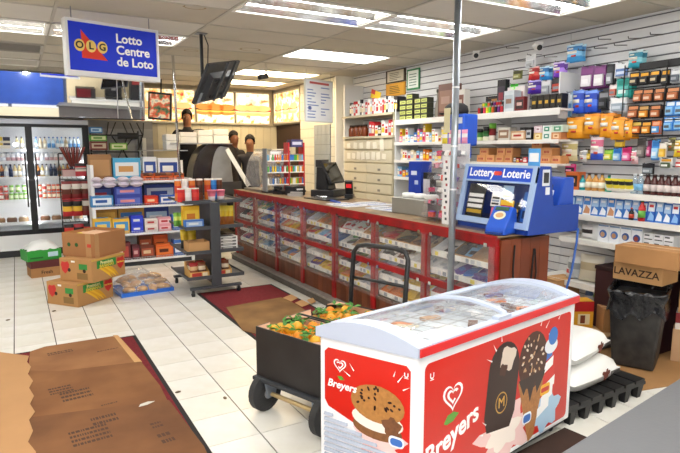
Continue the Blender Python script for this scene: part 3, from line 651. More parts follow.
def crate(name, label, loc, rz, sx, sy, h):
    t = thing(name, label, 'crate', loc, rz, 'fruit crates on the cart'); dk = M('171617', .45, var=.5, sc=3, var2='2a2828'); ins = M('c79a7c', .8)
    b = MB(); th = .008
    b.box(-sx, -sy, 0, sx, sy, th, dk); b.build('bottom', t)
    for s_ in (-1, 1):
        b = MB(); b.box(s_*sx-(th if s_ > 0 else 0), -sy, th, s_*sx+(0 if s_ > 0 else th), sy, h, dk); b.build('end_wall', t)
        b = MB(); yy = s_*(sy-th/2)
        P = [(-sx+th, th), (sx-th, th), (sx-th, h), (sx-.10, h), (sx-.14, h-.04), (-sx+.14, h-.04), (-sx+.10, h), (-sx+th, h)]
        b.prism([(a, c) for a, c in P], yy-th/2, yy+th/2, dk, 'y'); b.build('side_wall', t)
        # turned-in cardboard corner tops
        for q in (-1, 1):
            b = MB(); b.prism([(q*(sx-th), s_*(sy-th)), (q*(sx-.11), s_*(sy-th)), (q*(sx-th), s_*(sy-.11))], h-.006, h, ins, 'z'); b.build('corner_flap', t)
        b = MB(); b.box(s_*(sx-th-.004)-.002, -sy+.012, th+.002, s_*(sx-th-.004)+.002, sy-.012, h-.008, ins); b.build('liner', t)
    return t
def cpos(x, y, z): return Matrix.Translation((1.33, 2.86, 0)) @ A @ Vector((x, y, z))
SXc, SYc, Hc = .175, .285, .25
cr1 = crate('fruit_crate', 'nearer black crate of oranges with leaves on the hand cart', cpos(.14, 0, .226), radians(20), SXc, SYc, Hc+.06)
cr2 = crate('fruit_crate', 'further black crate of oranges against the push handle', cpos(.53, 0, .226), radians(20), SXc+.02, SYc, Hc+.06)
om = [M(h, .45, var=.12, sc=8, bump=.15, bsc=160) for h in ('e0961e', 'e0a626', 'e68a12', 'e2b03a')]
om_meshes = []
for m in om:
    b = MB(); b.ball((0, 0, 0), .036, m, 12, 8, sz=.92); b.cyl((0, 0, .031), (0, 0, .036), .004, M('5d7a2c', .6), n=6); om_meshes.append(b.mesh('orange', True))
lf = MB(); lm_ = M('3f7a2a', .5); lf.face([(0, 0, 0), (.012, .018, .006), (0, .05, .0)], lm_); lf.face([(0, 0, 0), (0, .05, 0), (-.012, .018, .006)], lm_)
lf.face([(0, 0, 0), (.03, .008, .004), (.048, .0, -.004), (.03, -.008, .004)], M('58923a', .5)); lfm = lf.mesh('leaf')
ri = {0: 0, 1: 0}
for ci_, (cx, sx) in enumerate(((.14, SXc), (.53, SXc+.02))):
    nx, ny = 5, 8
    for lay in (0, 1):
        for i in range(nx-lay):
            for j in range(ny-lay):
                if lay and random.random() < .45: continue
                x = cx-sx+.045+(i+lay*.5)*(2*sx-.09)/(nx-1)+random.uniform(-.004, .004); y = -SYc+.045+(j+lay*.5)*(2*SYc-.09)/(ny-1)+random.uniform(-.004, .004)
                z = .226+Hc-.012+lay*.045+random.uniform(-.004, .006)
                o = inst(random.choice(om_meshes), 'orange', cpos(x, y, z), rot=(random.uniform(-1, 1), random.uniform(-1, 1), random.uniform(0, 6)),
                     label='ripe orange heaped among leaves in the %s crate on the hand cart' % ('nearer' if ci_ == 0 else 'further'), cat='orange', group='oranges in the %s crate' % ('nearer' if ci_ == 0 else 'further'))
    b = MB(); b.box(-sx+.02, -SYc+.02, .02, sx-.02, SYc-.02, Hc-.052, M('7a4a1c', .8)); o = b.build('packing_layer', cr1 if ci_ == 0 else cr2)
    for k in range(44):
        x = cx+random.uniform(-sx+.04, sx-.04); y = random.uniform(-SYc+.04, SYc-.04)
        inst(lfm, 'orange_leaf', Vector((x-cx, y, Hc+.045+random.uniform(-.005, .025))), rot=(random.uniform(-.5, .5), random.uniform(-.5, .5), random.uniform(0, 6)), parent=cr1 if ci_ == 0 else cr2, scale=(1.3, 1.3, 1.3))

# ================================================================ FLOOR MATS AND CARDBOARD
def mat_rect(name, label, x0, y0, x1, y1, m, border):
    t = thing(name, label, 'mat'); 
    MB().box(x0, y0, .0005, x1, y1, .009, m).build('pile', t)
    for a in ((x0-.03, y0-.03, x0, y1+.03), (x1, y0-.03, x1+.03, y1+.03), (x0, y0-.03, x1, y0), (x0, y1, x1, y1+.03)): MB().box(a[0], a[1], .0004, a[2], a[3], .006, border).build('border', t)
    return t
rmat = M('7c1620', .95, var=.3, sc=30, bump=.6, bsc=250); blk = M('1a1718', .8)
mat_rect('floor_mat', 'dark red carpet mat under the large brown cardboard sheets', -.35, 1.2, .77, 4.93, rmat, blk)
mat_rect('floor_mat', 'dark red carpet mat beside the candy counter plinth', 1.69, 4.25, 2.53, 6.08, rmat, blk)
wet = M('8a5d35', .9, var=.35, sc=2.2, bump=.25, bsc=9, var2='6f4523'); wet1 = M('9a6b42', .9, var=.3, sc=2.6, bump=.25, bsc=9, var2='7d5230'); wet2 = M('7f5430', .9, var=.3, sc=2.4, bump=.25, bsc=9, var2='623d20'); dry = M('b98c5e', .9, var=.12, sc=3, bump=.2, bsc=9); ink = M('4a3020', .9)
def sheet(label, pts, z, m, th=.004, prints=(), fold=None):
    t = thing('cardboard_sheet', label, 'cardboard', (0, 0, 0)); b = MB()
    P = [onz(px, py, z) for px, py in pts]
    A = [b.v(p) for p in P]; B = [b.v(p+Vector((0, 0, th))) for p in P]; n = len(P)
    b.idx(A, m); b.idx(B[::-1], m)
    for k in range(n): b.idx((A[k], B[k], B[(k+1)%n], A[(k+1)%n]), m)
    o = b.build('board', t); sharp(o.data)
    if prints:
        b = MB()
        for (cx, cy, w, h, an, rows) in prints:
            c = onz(cx, cy, z+th)
            for r in range(rows):
                b.T = Matrix.Translation((c.x, c.y, z+th+.0004)) @ Matrix.Rotation(an, 4, 'Z')
                x = -w/2
                while x < w/2:
                    l = random.uniform(.006, .022); b.face([(x, -r*h*1.5, 0), (min(x+l, w/2), -r*h*1.5, 0), (min(x+l, w/2), -r*h*1.5+h*.8, 0), (x, -r*h*1.5+h*.8, 0)], ink); x += l+.005
        tag(b.build('faded_print', t), 'dark faded box lettering', kind='stuff')
    return t
sheet('top brown cardboard sheet with a torn corner nearest the banana boxes', [(30, 352), (45, 347), (113, 336.5), (121, 342), (140, 362.5), (120, 368), (60, 373), (28, 372)], .0095, wet1, prints=((60, 352, .18, .025, .1, 2), (108, 350, .16, .02, .1, 1)))
sheet('middle brown cardboard sheet with dark box lettering on the mat', [(29, 371), (60, 371.5), (141, 362), (160, 386), (168, 402), (120, 408), (30, 420)], .014, wet, prints=((60, 388, .14, .03, .1, 3), (75, 392, .18, .04, .1, 3), (110, 404, .1, .02, .1, 1)))
sheet('front brown cardboard sheet with dark lettering at the bottom of the picture', [(29, 418), (120, 406.5), (169, 400.5), (204, 447), (214, 468), (28, 470)], .0185, wet2, prints=((88, 430, .20, .035, .08, 4), (104, 418, .14, .045, .08, 2), (156, 424, .06, .03, .1, 2), (165, 436, .07, .05, .1, 2)))
sheet('pale tan cardboard sheet at the left edge of the picture', [(-60, 360), (-2, 352), (29, 356), (27, 362), (31, 367), (28, 374), (33, 381), (29, 388), (34, 396), (30, 404), (35, 412), (29, 420), (33, 431), (28, 442), (36, 452), (32, 475), (-80, 475)], .0235, dry, .002)
sheet('narrow torn pale cardboard strip along the top sheet edge', [(113, 335.5), (118, 335.5), (142, 362), (136, 364.5)], .0145, CARD_L, .003)
sheet('brown cardboard sheet on the red mat beside the counter', [(226, 307.6), (250, 303), (281.5, 297.6), (297, 305), (335, 330), (300, 345), (243, 331)], .0095, M('8e6a3c', .9, var=.3, sc=3, var2='6a4a28'))
for k, pts in enumerate(([(283, 298), (291, 294.5), (298, 298), (291, 301.5)], [(295, 303), (302, 300), (310, 304), (302, 307)], [(307, 300), (313, 298), (316, 302), (311, 304)])):
    sheet('small torn cardboard scrap by the plinth, %s' % nth(k, 3), pts, .0145, CARD_L, .003)
b = MB(); c = onz(146, 404, .024); b.T = Matrix.Translation((c.x, c.y, .0245)) @ Matrix.Rotation(.2, 4, 'Z')
b.face([(-.05, -.01, 0), (0, -.02, .002), (.06, 0, .001), (.02, .02, .003), (-.03, .018, .001)], M('c9c4ba', .6)); tag(b.build('plastic_scrap'), 'crumpled clear plastic scrap on the front cardboard sheet', 'scrap')
for k, (px, py) in enumerate(((8, 320), (52, 302), (54, 311), (178, 392), (225, 398))):
    c = onz(px, py, .004); b = MB(); b.ball((0, 0, 0), .012, M('6b5a45', .8), 7, 5, sz=.45, sx=1.8)
    tag(b.build('floor_debris', loc=(c.x, c.y, .0055), rz=random.uniform(0, 3)), 'small brown crumb of debris on the white tiles, %s' % nth(k, 5), 'debris', 'debris on the tiles')

# ================================================================ GLASS-DOOR COOLER
FY = 9.63; cx0, cx1 = -1.40, 1.0
cool = thing('drinks_cooler', 'black-framed glass-door drinks cooler against the far left wall', 'cooler', (0, 0, 0))
bk, wht = M('131416', .35), M('f0f3f5', .35)
MB().box(cx0, 10.05, .3, cx1, 10.09, 2.03, wht).build('back_panel', cool)
MB().box(cx1-.03, FY+.02, .0, cx1, 10.049, 2.03, wht).build('side_panel', cool); MB().box(cx0, FY+.02, .0, cx0+.03, 10.049, 2.03, bk).build('side_panel', cool)
MB().box(cx0, FY-.01, 1.985, cx1+.01, 10.049, 2.06, M('c9ccd0', .3, .5)).build('top_trim', cool, bevel=.004)
MB().box(cx0+.031, FY+.02, .30, cx1-.031, 10.049, .33, wht).build('deck', cool)
MB().box(cx0, FY, .10, cx1, FY+.06, .33, wht).build('kick_panel', cool); MB().box(cx0, FY+.005, .0, cx1, FY+.05, .0995, bk).build('toe_grille', cool)
for xm in (-.58, .19, .965): MB().box(xm-.045, FY-.005, .34, xm+.045, FY+.045, 1.98, bk).build('mullion', cool)
MB().box(cx0, FY-.006, 1.94, cx1, FY+.044, 1.984, bk).build('head_rail', cool); MB().box(cx0, FY-.006, .331, cx1, FY+.044, .40, bk).build('sill_rail', cool)
for xa, xb, hx in ((-.53, .14, .12), (.24, .915, .26)):
    d = MB().box(xa, FY+.012, .40, xb, FY+.018, 1.94, GLASS).build('glass_door', cool)
    MB().cyl((hx, FY-.035, .75), (hx, FY-.035, 1.55), .012, bk).build('handle', d)
    for xs_ in (xa-.025, xb+.018): MB().box(xs_, FY+.047, .45, xs_+.012, FY+.06, 1.9, M('ffffff', .5, em=16.)).build('lamp_strip', d)
SHZ = [1.60, 1.415, 1.18, .84, .50]
for z in SHZ:
    MB().box(cx0+.035, FY+.09, z-.02, cx1-.035, 10.045, z, wht).build('shelf', cool)
    b = MB(); b.box(cx0+.035, FY+.08, z-.025, cx1-.035, FY+.089, z+.022, M('e9edef', .4)); b.build('price_rail', cool)
def bottle(h, r, body, cap, label=None, neck=.4):
    b = MB(); b.lathe([(r*.9, 0), (r, .01), (r, h*.18), (r*1.005, h*.18), (r*1.005, h*.5), (r, h*.5), (r, h*.62), (r*neck, h*.82), (r*neck, h*.9), (r*neck*1.15, h*.9), (r*neck*1.15, h)], [body, body, body, label or body, label or body, body, body, body, body, cap, cap], n=10)
    return b.mesh('bottle', True)
def can(h, r, side, band, top=None):
    b = MB(); t = top or M('c8ccd0', .3, .8); b.lathe([(r*.85, 0), (r, .008), (r, h*.3), (r, h*.7), (r, h-.01), (r*.85, h)], [t, side, band, side, t, t], n=10); return b.mesh('can', True)
def row(meshes, name, x0, x1, y, z, n, desc, cat, where, jit=.001):
    for i in range(n):
        me, col = random.choice(meshes) if not callable(meshes) else meshes(i)
        x = x0+(x1-x0)*(i+.5)/n+random.uniform(-jit, jit)
        inst(me, name, (x, y, z+.0005), random.uniform(0, 6), '%s %s on %s, %s' % (col, desc, where, nth(i, n)), cat, where)
bt = lambda h, r, c, k, l=None, nk=.4: bottle(h, r, M(c, .25), M(k, .4), M(l, .5) if l else None, nk)
juice = [(bt(.2, .0265, 'e8d9a0', '2c2c30', 'f4f4f0'), 'cream'), (bt(.2, .0265, 'c98a3a', '2c2c30', 'efe7d2'), 'amber'), (bt(.2, .0265, '3b3f46', '1c1c1e', 'd0a838'), 'dark'), (bt(.2, .0265, 'dfe8ee', '3a6fc0', '8fb6dc'), 'clear')]
white_b = [(bt(.15, .03, 'f4f4f2', 'e0e4e8', 'dfe6ee', .7), 'white'), (bt(.15, .03, 'e6e8ea', 'b9c2cc', 'c9a2a0', .7), 'pale')]
beer = [(bt(.21, .027, 'b9782a', '24242a', '22242c'), 'amber'), (bt(.21, .027, 'e6e4d8', '2c2c30', 'cfd6de'), 'white'), (bt(.21, .027, '22344e', '1a1a1e', '1d2a44'), 'navy'), (bt(.21, .027, 'd8c488', '2c2c30', 'f2f0e6'), 'straw')]
blue_b = [(bt(.2, .0265, 'cfe4f2', '2f62b0', '5b9ad6'), 'clear blue'), (bt(.2, .0265, 'e7d6b0', '2c3a66', 'f0e8d0'), 'cream'), (bt(.2, .0265, '9fc6e4', '3a6fc0', 'e8f0f6'), 'pale blue')]
cans_r = [(can(.12, .0295, M('b3242a', .3), M('e8e4e0', .4)), 'red'), (can(.12, .0295, M('c2473a', .3), M('8a1c20', .4)), 'rust red')]
cans_g = [(can(.12, .0295, M('6cae3a', .3), M('d8e8c0', .4)), 'green')]
cans_o = [(can(.12, .0295, M('c9502a', .3), M('efe0c8', .4)), 'orange red'), (can(.12, .0295, M('e8e6e2', .3), M('c23a34', .4)), 'white')]
YI = FY+.17
LD, RD = "the cooler's left-door", "the cooler's right-door"
for side, xs, bb in ((LD, (-.5, .12), None), (RD, (.26, .90), None)):
    if side == LD:
        # carton multipacks and tall bottles on the top shelf
        for k in range(5):
            x = -.48+k*.095; b = MB(); c1 = M(('2a2622', 'd9c23c', '2a2622', 'e0c030', '2a2622')[k], .5)
            b.box(-.045, -.05, 0, .045, .05, .19, c1); b.box(-.0455, -.0505, .02, .0455, -.05, .07, M('efe9d6', .5)); b.box(-.0455, -.0505, .10, .0455, -.05, .135, M('e0d6b8', .5))
            tag(b.build('drink_carton', loc=(x, YI, SHZ[0]+.0005)), '%s four-pack drink carton on the top shelf of %s, %s' % (('black', 'yellow', 'black', 'yellow', 'black')[k], LD[4:], nth(k, 5)), 'carton', 'cartons in the cooler')
        row(juice[:1]+white_b, 'bottle', .0, .13, YI, SHZ[0], 2, 'bottle', 'bottle', 'top shelf behind '+LD)
    else: row(blue_b, 'bottle', *xs, YI, SHZ[0], 11, 'bottle', 'bottle', 'top shelf behind '+RD)
    row(white_b, 'bottle', *xs, YI, SHZ[1], 10, 'yogurt drink', 'bottle', 'second shelf behind '+side)
    row(beer, 'bottle', *xs, YI, SHZ[2], 11, 'bottle', 'bottle', 'third shelf behind '+side)
    for z, tier in ((SHZ[3], 'lower'), (SHZ[3]+.121, 'upper')):
        a, c = xs; m = a+(c-a)*.6
        row(cans_r if side == LD else cans_o, 'can', a, m, YI, z, 6, 'drink can', 'can', '%s can layer, fourth shelf, %s' % (tier, side[4:]))
        row(cans_g if side == LD else cans_o+cans_g, 'can', m, c, YI, z, 3 if tier == 'upper' else 4, 'soda can', 'can', '%s can layer, fourth shelf, %s' % (tier, side[4:]))
    for k in range(4):
        x = xs[0]+.08+k*.155; b = MB(); b.lathe([(.06, 0), (.066, .01), (.07, .06), (.055, .085)], M(('7a5236', '8d6a4a', '5d4030', 'a58a68')[k], .5), n=10); b.lathe([(.056, .0855), (.056, .095), (.02, .10)], M('d8d8d4', .4), n=10)
        tag(b.build('snack_tub', loc=(x, YI, SHZ[4]+.0005), smooth=True), 'brown snack tub on the bottom shelf of %s, %s' % (side[4:], nth(k, 4)), 'tub', 'snack tubs in the cooler')

# ================================================================ JERKY RACK
jr = thing('jerky_rack', 'black wire stand hung with red jerky packets in front of the cooler', 'rack', (.71, 8.75, 0))
b = MB(); kx = .19
for sx in (-1, 1): b.tube([(sx*kx, .1, 0.0), (sx*kx, .1, 1.55)], .009, bk)
b.tube([(-kx, .1, 1.55), (kx, .1, 1.55)], .009, bk); b.build('upright_frame', jr)
b = MB(); b.tube([(-kx, .1, .012), (-kx, -.2, .012), (kx, -.2, .012), (kx, .1, .012)], .009, bk); b.build('base_frame', jr)
for z in (1.36, 1.22, .93, .62, .25):
    b = MB(); b.tube([(-kx, .1, z), (-kx, -.14, z-.02), (kx, -.14, z-.02), (kx, .1, z)], .006, bk)
    for k in range(6): b.tube([(-kx+.06*(k+.5), .1, z), (-kx+.06*(k+.5), -.14, z-.02)], .003, bk)
    b.build('wire_shelf', jr)
jm = [M('b3202a', .35), M('7c1a1c', .4), M('5d2a1c', .4), M('c8382f', .35)]
def pouch(cols, w, h, t): b = MB(); b.bag(w, h, t, cols); return b.mesh('pouch', True)
pj = [pouch([jm[0], M('e8b838', .4), M('1c1a1a', .4), jm[0]], .122, .25, .035), pouch([jm[1], jm[2], M('d8d0c8', .4), jm[1]], .122, .25, .035), pouch([M('1c1a1c', .4), M('c8282c', .4), jm[3], M('1c1a1c', .4)], .122, .25, .035)]
jn = 0
for z, hh, ch in ((1.0-.2+.12, .2, (1, 1, 1)), (.68, .22, (0, 0, 1)), (.31, .22, (2, 0, 2)), (.02, .2, (2, 2, 0))):
    for k in range(3):
        for d in range(3):
            inst(pj[ch[k]], 'jerky_pouch', (.71-.125+k*.125, 8.75-.10+d*.05, z), rot=(.12, 0, random.uniform(-.1, .1)), label='%s jerky pouch, %s row of the stand, %s, %s' % (('red and yellow', 'dark red', 'black and red')[ch[k]], ORD[jn], nth(k, 3), ('front', 'middle', 'back')[d]), cat='pouch', group='jerky pouches on the wire stand')
    jn += 1
b = MB()
stk = MB()
for k in range(14):
    a = -.5+k*.075; q = MB(); q.cyl((0, 0, 0), (sin(a)*.26, -.03*cos(k), .27), .009, M(('6b2a20', '8d2a24', '4d2018')[k%3], .4), n=6)
    tag(q.build('meat_stick', loc=(.70+(k-7)*.006, 8.72+(k%3)*.02, 1.37)), 'long dark meat stick fanned out at the rack top, %s' % nth(k, 14), 'meat stick', 'meat sticks on the rack')
b = MB(); b.box(-.07, -.06, 0, .07, .06, .18, jm[0]); b.box(-.0705, -.0605, .07, .0705, -.06, .12, M('efe4dc', .4)); b.box(-.0705, -.0605, .14, .0705, -.06, .18, M('231c1c', .4)); tag(b.build('display_box', loc=(.78, 8.70, 1.235)), 'red display box with white band on the jerky rack', 'box')
b = MB(); b.box(-.08, -.05, 0, .08, .05, .09, M('c9a7a4', .5)); b.bag(.16, .1, .06, [jm[0], M('d9d2d0', .4), jm[3]]); tag(b.build('display_box', loc=(.63, 8.72, 1.235)), 'pink and red snack box at the left of the jerky rack', 'box')
b = MB(); b.box(-.15, -.06, 0, .15, .06, .10, M('2a2224', .4)); b.box(-.12, -.0605, .02, .12, -.06, .08, M('b3202a', .4)); tag(b.build('display_box', loc=(.72, 8.70, .945+.14), rz=0), 'black display box with red panel under the meat sticks', 'box')

# crates under the bag by the cooler
b = MB(); gm_ = M('2f9a3c', .4); t = thing('green_crate', 'green produce crate with a plastic bag on top, before the cooler', 'crate', (.20, 8.1, .2085), .25)
b.box(-.2, -.15, 0, .2, .15, .01, gm_); b.box(-.2, -.15, .01, .2, -.14, .13, gm_); b.box(-.2, .14, .01, .2, .15, .13, gm_); b.box(-.2, -.14, .01, -.19, .14, .13, gm_); b.box(.19, -.14, .01, .2, .14, .13, gm_); b.build('crate_body', t)
MB().box(.04, -.152, .04, .16, -.1505, .10, M('bfe0ea', .4)).build('label', t); MB().box(-.17, -.1515, .03, -.02, -.1505, .05, M('1f6a2a', .4)).build('grip_slot', t)
b = MB(); random.seed(3); G = []
for j in range(9):
    G.append([b.v(((i/10-.5)*.36*(1+.08*sin(j*2)), (j/8-.5)*.26, .135+.11*max(0, sin(pi*i/10)*sin(pi*j/8))**.6+random.uniform(-.012, .012))) for i in range(11)])
for j in range(8):
    for i in range(10): b.idx((G[j][i], G[j][i+1], G[j+1][i+1], G[j+1][i]), M('e9ecec', .3))
tag(b.build('plastic_bag', loc=(.20, 8.1, .2085), rz=.25, smooth=True), 'crumpled white plastic bag filling the green crate', 'bag')
t = thing('red_crate', 'brown fruit carton with dark red rim under the green crate', 'carton', (.22, 8.06, 0), .15); cb_ = M('7d4a34', .7); 
b = MB(); b.box(-.17, -.14, 0, .17, .14, .12, CARD); b.build('carton_body', t); MB().box(-.175, -.145, .1205, .175, .145, .208, M('5a1f20', .6)).build('rim', t)
text('lettering', 'Fresh', .06, M('3a2a20', .8), t, (.01, -.1415, .06), bold=.001)

# ================================================================ WHITE GONDOLA SHELF
GY, GX0, GX1, GD = 8.05, .86, 2.16, .42
gd = thing('gondola_shelf', 'white four-tier snack shelf behind the banana boxes', 'shelf unit', (0, 0, 0))
gw = M('eceef0', .4)
GZ = [ony(130, y, GY).z for y in (181, 206, 233.5, 260)]
MB().box(GX0, GY+GD, .0, GX1, GY+GD+.02, 1.45, gw).build('back_panel', gd)
for x in (GX0, GX1): MB().box(x-.02, GY+.02, 0, x+.02, GY+GD-.001, 1.40 if x == GX0 else 1.2, gw).build('upright', gd)
MB().box(GX0+.021, GY+.03, .0, GX1-.021, GY+GD-.002, .07, M('3a3c40', .6)).build('base', gd)
for z in GZ:
    s_ = MB().box(GX0+.021, GY, z-.03, GX1-.021, GY+GD-.002, z, gw).build('shelf', gd)
    b = MB(); k = GX0+.03
    while k < GX1-.03: b.box(k, GY-.004, z-.002, k+.004, GY-.001, z+.025, M('c9ced4', .3, .6)); k += .022
    b.box(GX0+.021, GY-.0045, z+.024, GX1-.021, GY-.0005, z+.028, M('c9ced4', .3, .6))
    tag(b.build('wire_fence', s_), kind='stuff')
def pb(name, label, cat, x0, x1, yf, z0, h, d, base, panel, stripe=None, group=None, top=None, rz=0):
    b = MB(); w = x1-x0; e = .0008
    b.box(-w/2, 0, 0, w/2, d, h, base, mt=top or base); b.box(-w*.42, -e, h*.2, w*.42, 0, h*.8, panel)
    if stripe: b.box(-w*.3, -2*e, h*.38, w*.22, -e, h*.64, stripe); b.box(-w*.36, d*.2, h, w*.36, d*.8, h+e, panel)
    return tag(b.build(name, loc=((x0+x1)/2, yf, z0+.0005), rz=rz), label, cat, group)
_sn = {}
def gs(sh, px0, px1, ytop, base, panel, stripe, desc, dy=.01, d=.16, cat='box', z0=None, name='snack_box'):
    z = GZ[sh] if z0 is None else z0; yf = GY+dy
    x0, x1 = ony(px0, 190, yf).x, ony(px1, 190, yf).x; h = ony((px0+px1)/2, ytop, yf).z-z
    return pb(name, desc, cat, x0+.003, x1-.003, yf, z, max(h, .02), d, M(base, .45), M(panel, .45), M(stripe, .45) if stripe else None, 'snack packs on the white shelf'), z+max(h, .02)
def obox(label, x, y, z, w, d, h, m, rz=0, flaps=True, name='open_carton', tilt=.5, cat='carton'):
    t = thing(name, label, cat, (x, y, z+.0005), rz); th = .004
    b = MB(); b.box(-w/2, -d/2, 0, w/2, d/2, th, m); b.box(-w/2, -d/2, th, w/2, -d/2+th, h, m); b.box(-w/2, d/2-th, th, w/2, d/2, h, m); b.box(-w/2, -d/2+th, th, -w/2+th, d/2-th, h, m); b.box(w/2-th, -d/2+th, th, w/2, d/2-th, h, m); b.build('carton_body', t)
    if flaps:
        for nm, a in (('x', -1), ('x', 1), ('y', 1)):
            b = MB(); l = (w if nm == 'x' else d)*.32; s_, c_ = sin(tilt), cos(tilt)
            if nm == 'x': b.hexa([(a*w/2, -d/2, h), (a*w/2-a*th, -d/2, h), (a*w/2-a*th, d/2, h), (a*w/2, d/2, h)], [(a*(w/2+l*c_), -d/2, h+l*s_), (a*(w/2+l*c_)-a*th, -d/2, h+l*s_+.001), (a*(w/2+l*c_)-a*th, d/2, h+l*s_+.001), (a*(w/2+l*c_), d/2, h+l*s_)], m)
            else: b.hexa([(-w/2, a*d/2, h), (w/2, a*d/2, h), (w/2, a*(d/2-th), h), (-w/2, a*(d/2-th), h)], [(-w/2, a*(d/2+l*.3), h+l*.9), (w/2, a*(d/2+l*.3), h+l*.9), (w/2, a*(d/2+l*.3-th), h+l*.9), (-w/2, a*(d/2+l*.3-th), h+l*.9)], m)
            o = b.build('flap', t); sharp(o.data)
    return t
# top tier
gs(0, 90, 113, 154.5, '9b7146', 'b98d5c', None, 'plain brown carton standing at the back of the top snack shelf', .2, .16, 'carton', name='carton')
gs(0, 114, 142, 158, '4aa9d8', 'e6eef2', 'cf9a5a', 'sky-blue snack carton at the back of the top white shelf', .2, .16)
gs(0, 144, 158, 157, 'e9edf2', '2f4fa0', 'e9edf2', 'white carton with blue panel at the back of the top shelf, left', .2, .12)
gs(0, 159, 180, 158, 'e9edf2', '24479c', 'f4f4f2', 'white carton with blue panel at the back of the top shelf, right', .2, .12)
for k, (a, c) in enumerate(((90, 101), (101.5, 115), (116, 128), (128.5, 141.5))):
    x0, x1 = ony(a, 170, GY+.05).x, ony(c, 170, GY+.05).x; q = thing('bun_pack', 'white and purple wrapped cake pack on the top snack shelf, %s' % nth(k, 4), 'cake pack', ((x0+x1)/2, GY+.11, GZ[0]+.001), 0, 'wrapped cakes on the white shelf')
    w_ = x1-x0-.004
    for r in range(2):
        b = MB(); b.T = Matrix.Rotation(pi/2, 4, 'X') @ Matrix.Translation((0, -.09, 0)); b.bag(w_, .18, .075, [M('e9e3ea', .3), M('b79ac8', .3), M('efeaf0', .3), M('7c4f96', .35), M('e9e3ea', .3), M('d8cfe0', .3)][r:], pinch=.1); b.build('wrapper', q, loc=(0, 0, .045+r*.07), smooth=True)
    b = MB(); b.box(-w_*.46, -.094, .0, w_*.46, -.09, .04, M('e6dce6', .4)); b.box(-w_*.4, -.095, .010, w_*.3, -.094, .03, M(('b5473c', '7c4f96', 'c23a3c', '7c4f96')[k], .4)); b.build('label', q)
for k, (a, c) in enumerate(((142.5, 154), (154.5, 173), (173.5, 184))):
    x0, x1 = ony(a, 170, GY+.03).x, ony(c, 170, GY+.03).x; w = x1-x0-.006
    t = thing('display_tray', 'orange display tray of brown cookies on the top shelf, %s' % nth(k, 3), 'display tray', ((x0+x1)/2, GY+.13, GZ[0]+.0005), 0, 'orange display trays'); m = M('d8622a', .5); b = MB()
    b.box(-w/2, -.1, 0, w/2, .1, .004, m); b.box(-w/2, -.1, .004, w/2, -.096, .06, m); b.box(-w/2, .096, .004, w/2, .1, .13, CARD); b.box(-w/2, -.096, .004, -w/2+.004, .096, .09, m); b.box(w/2-.004, -.096, .004, w/2, .096, .09, m); b.build('tray', t)
    b = MB(); b.box(-w/4, -.1008, .015, w/4, -.1, .045, M('7a2a16', .5)); b.build('print', t)
    b = MB()
    for i in range(3): b.T = Matrix.Translation((-w/3+i*w/3, 0, .05)) @ Matrix.Rotation(.3, 4, 'X'); b.box(-w/7, -.05, -.04, w/7, .05, .04, M(('5a3420', '6b3a22', '8a5a34')[i], .5))
    tag(b.build('cookie_packs', t), kind='stuff')
# second tier
gs(1, 90, 113, 196, '3f86c4', 'dfe9f2', '2459a8', 'pale blue snack box in front, left end of the second shelf'); gs(1, 90, 113, 185, '2a2f7a', '4a66b8', 'c03a4a', 'navy and purple box at the back left of the second shelf', .2, .15)
o, z_ = gs(1, 114, 142, 196, '2e3f9c', '5d6fc4', 'd88a90', 'lower navy snack box with pink oval, second shelf'); gs(1, 114, 142, 186.5, '2e3f9c', '5d6fc4', 'd88a90', 'upper navy snack box with pink oval, stacked on its twin', .01, .16, z0=z_)
gs(1, 144, 158, 196, 'd0301f', 'e6502c', 'f0c8a0', 'red snack box on the second shelf right of the navy boxes'); gs(1, 159, 176, 195, '2b58b4', 'eef0f4', '2b58b4', 'blue and white snack box on the second shelf beside the red box')
gs(1, 144, 176, 184, '27418c', 'b9c6da', '27418c', 'long blue carton at the back right of the second shelf', .22, .14)
# third tier
gs(2, 91, 116, 207.5, 'c08a34', 'e0b048', '6a3a1c', 'golden brown snack carton at the back left of the third shelf', .2, .15); gs(2, 117, 143, 207.5, 'c8963a', '3f78b4', 'e8d8a0', 'golden carton with blue panel at the back of the third shelf', .2, .15)
gs(2, 91, 110, 218.5, 'e0b23c', '4f9ad0', 'e8c860', 'yellow snack box with blue corner, left end of the third shelf'); gs(2, 110.5, 128, 219, 'e6b840', '3f8fce', 'f0d888', 'yellow snack box with blue panel, second on the third shelf')
o, z_ = gs(2, 129, 142, 225, '2a3fd0', '3a50dc', 'e8ecf6', 'lower royal-blue cookie box on the third shelf'); gs(2, 129, 142, 216, '2a3fd0', '3a50dc', 'e8ecf6', 'upper royal-blue cookie box on the third shelf', z0=z_)
o, z_ = gs(2, 143, 156.5, 226, 'efe6e2', 'e0d2cc', 'b8383c', 'lower white and red biscuit box on the third shelf'); gs(2, 143, 156.5, 219, 'efe6e2', 'e0d2cc', 'b8383c', 'upper white and red biscuit box on the third shelf', z0=z_)
o, z_ = gs(2, 157, 170, 225, 'e8a2ae', 'f2c8ce', 'c8323e', 'lower pink biscuit box on the third shelf'); gs(2, 157, 170, 217.5, 'e8a2ae', 'f2c8ce', 'c8323e', 'upper pink biscuit box on the third shelf', z0=z_)
gs(2, 143, 168, 207, '25408e', 'a9c6dc', 'e8e8e8', 'blue carton at the back right of the third shelf', .22, .14); gs(2, 171, 184, 215, '3a6cc0', 'e9edf2', 'd03a38', 'blue and white box at the right end of the third shelf')
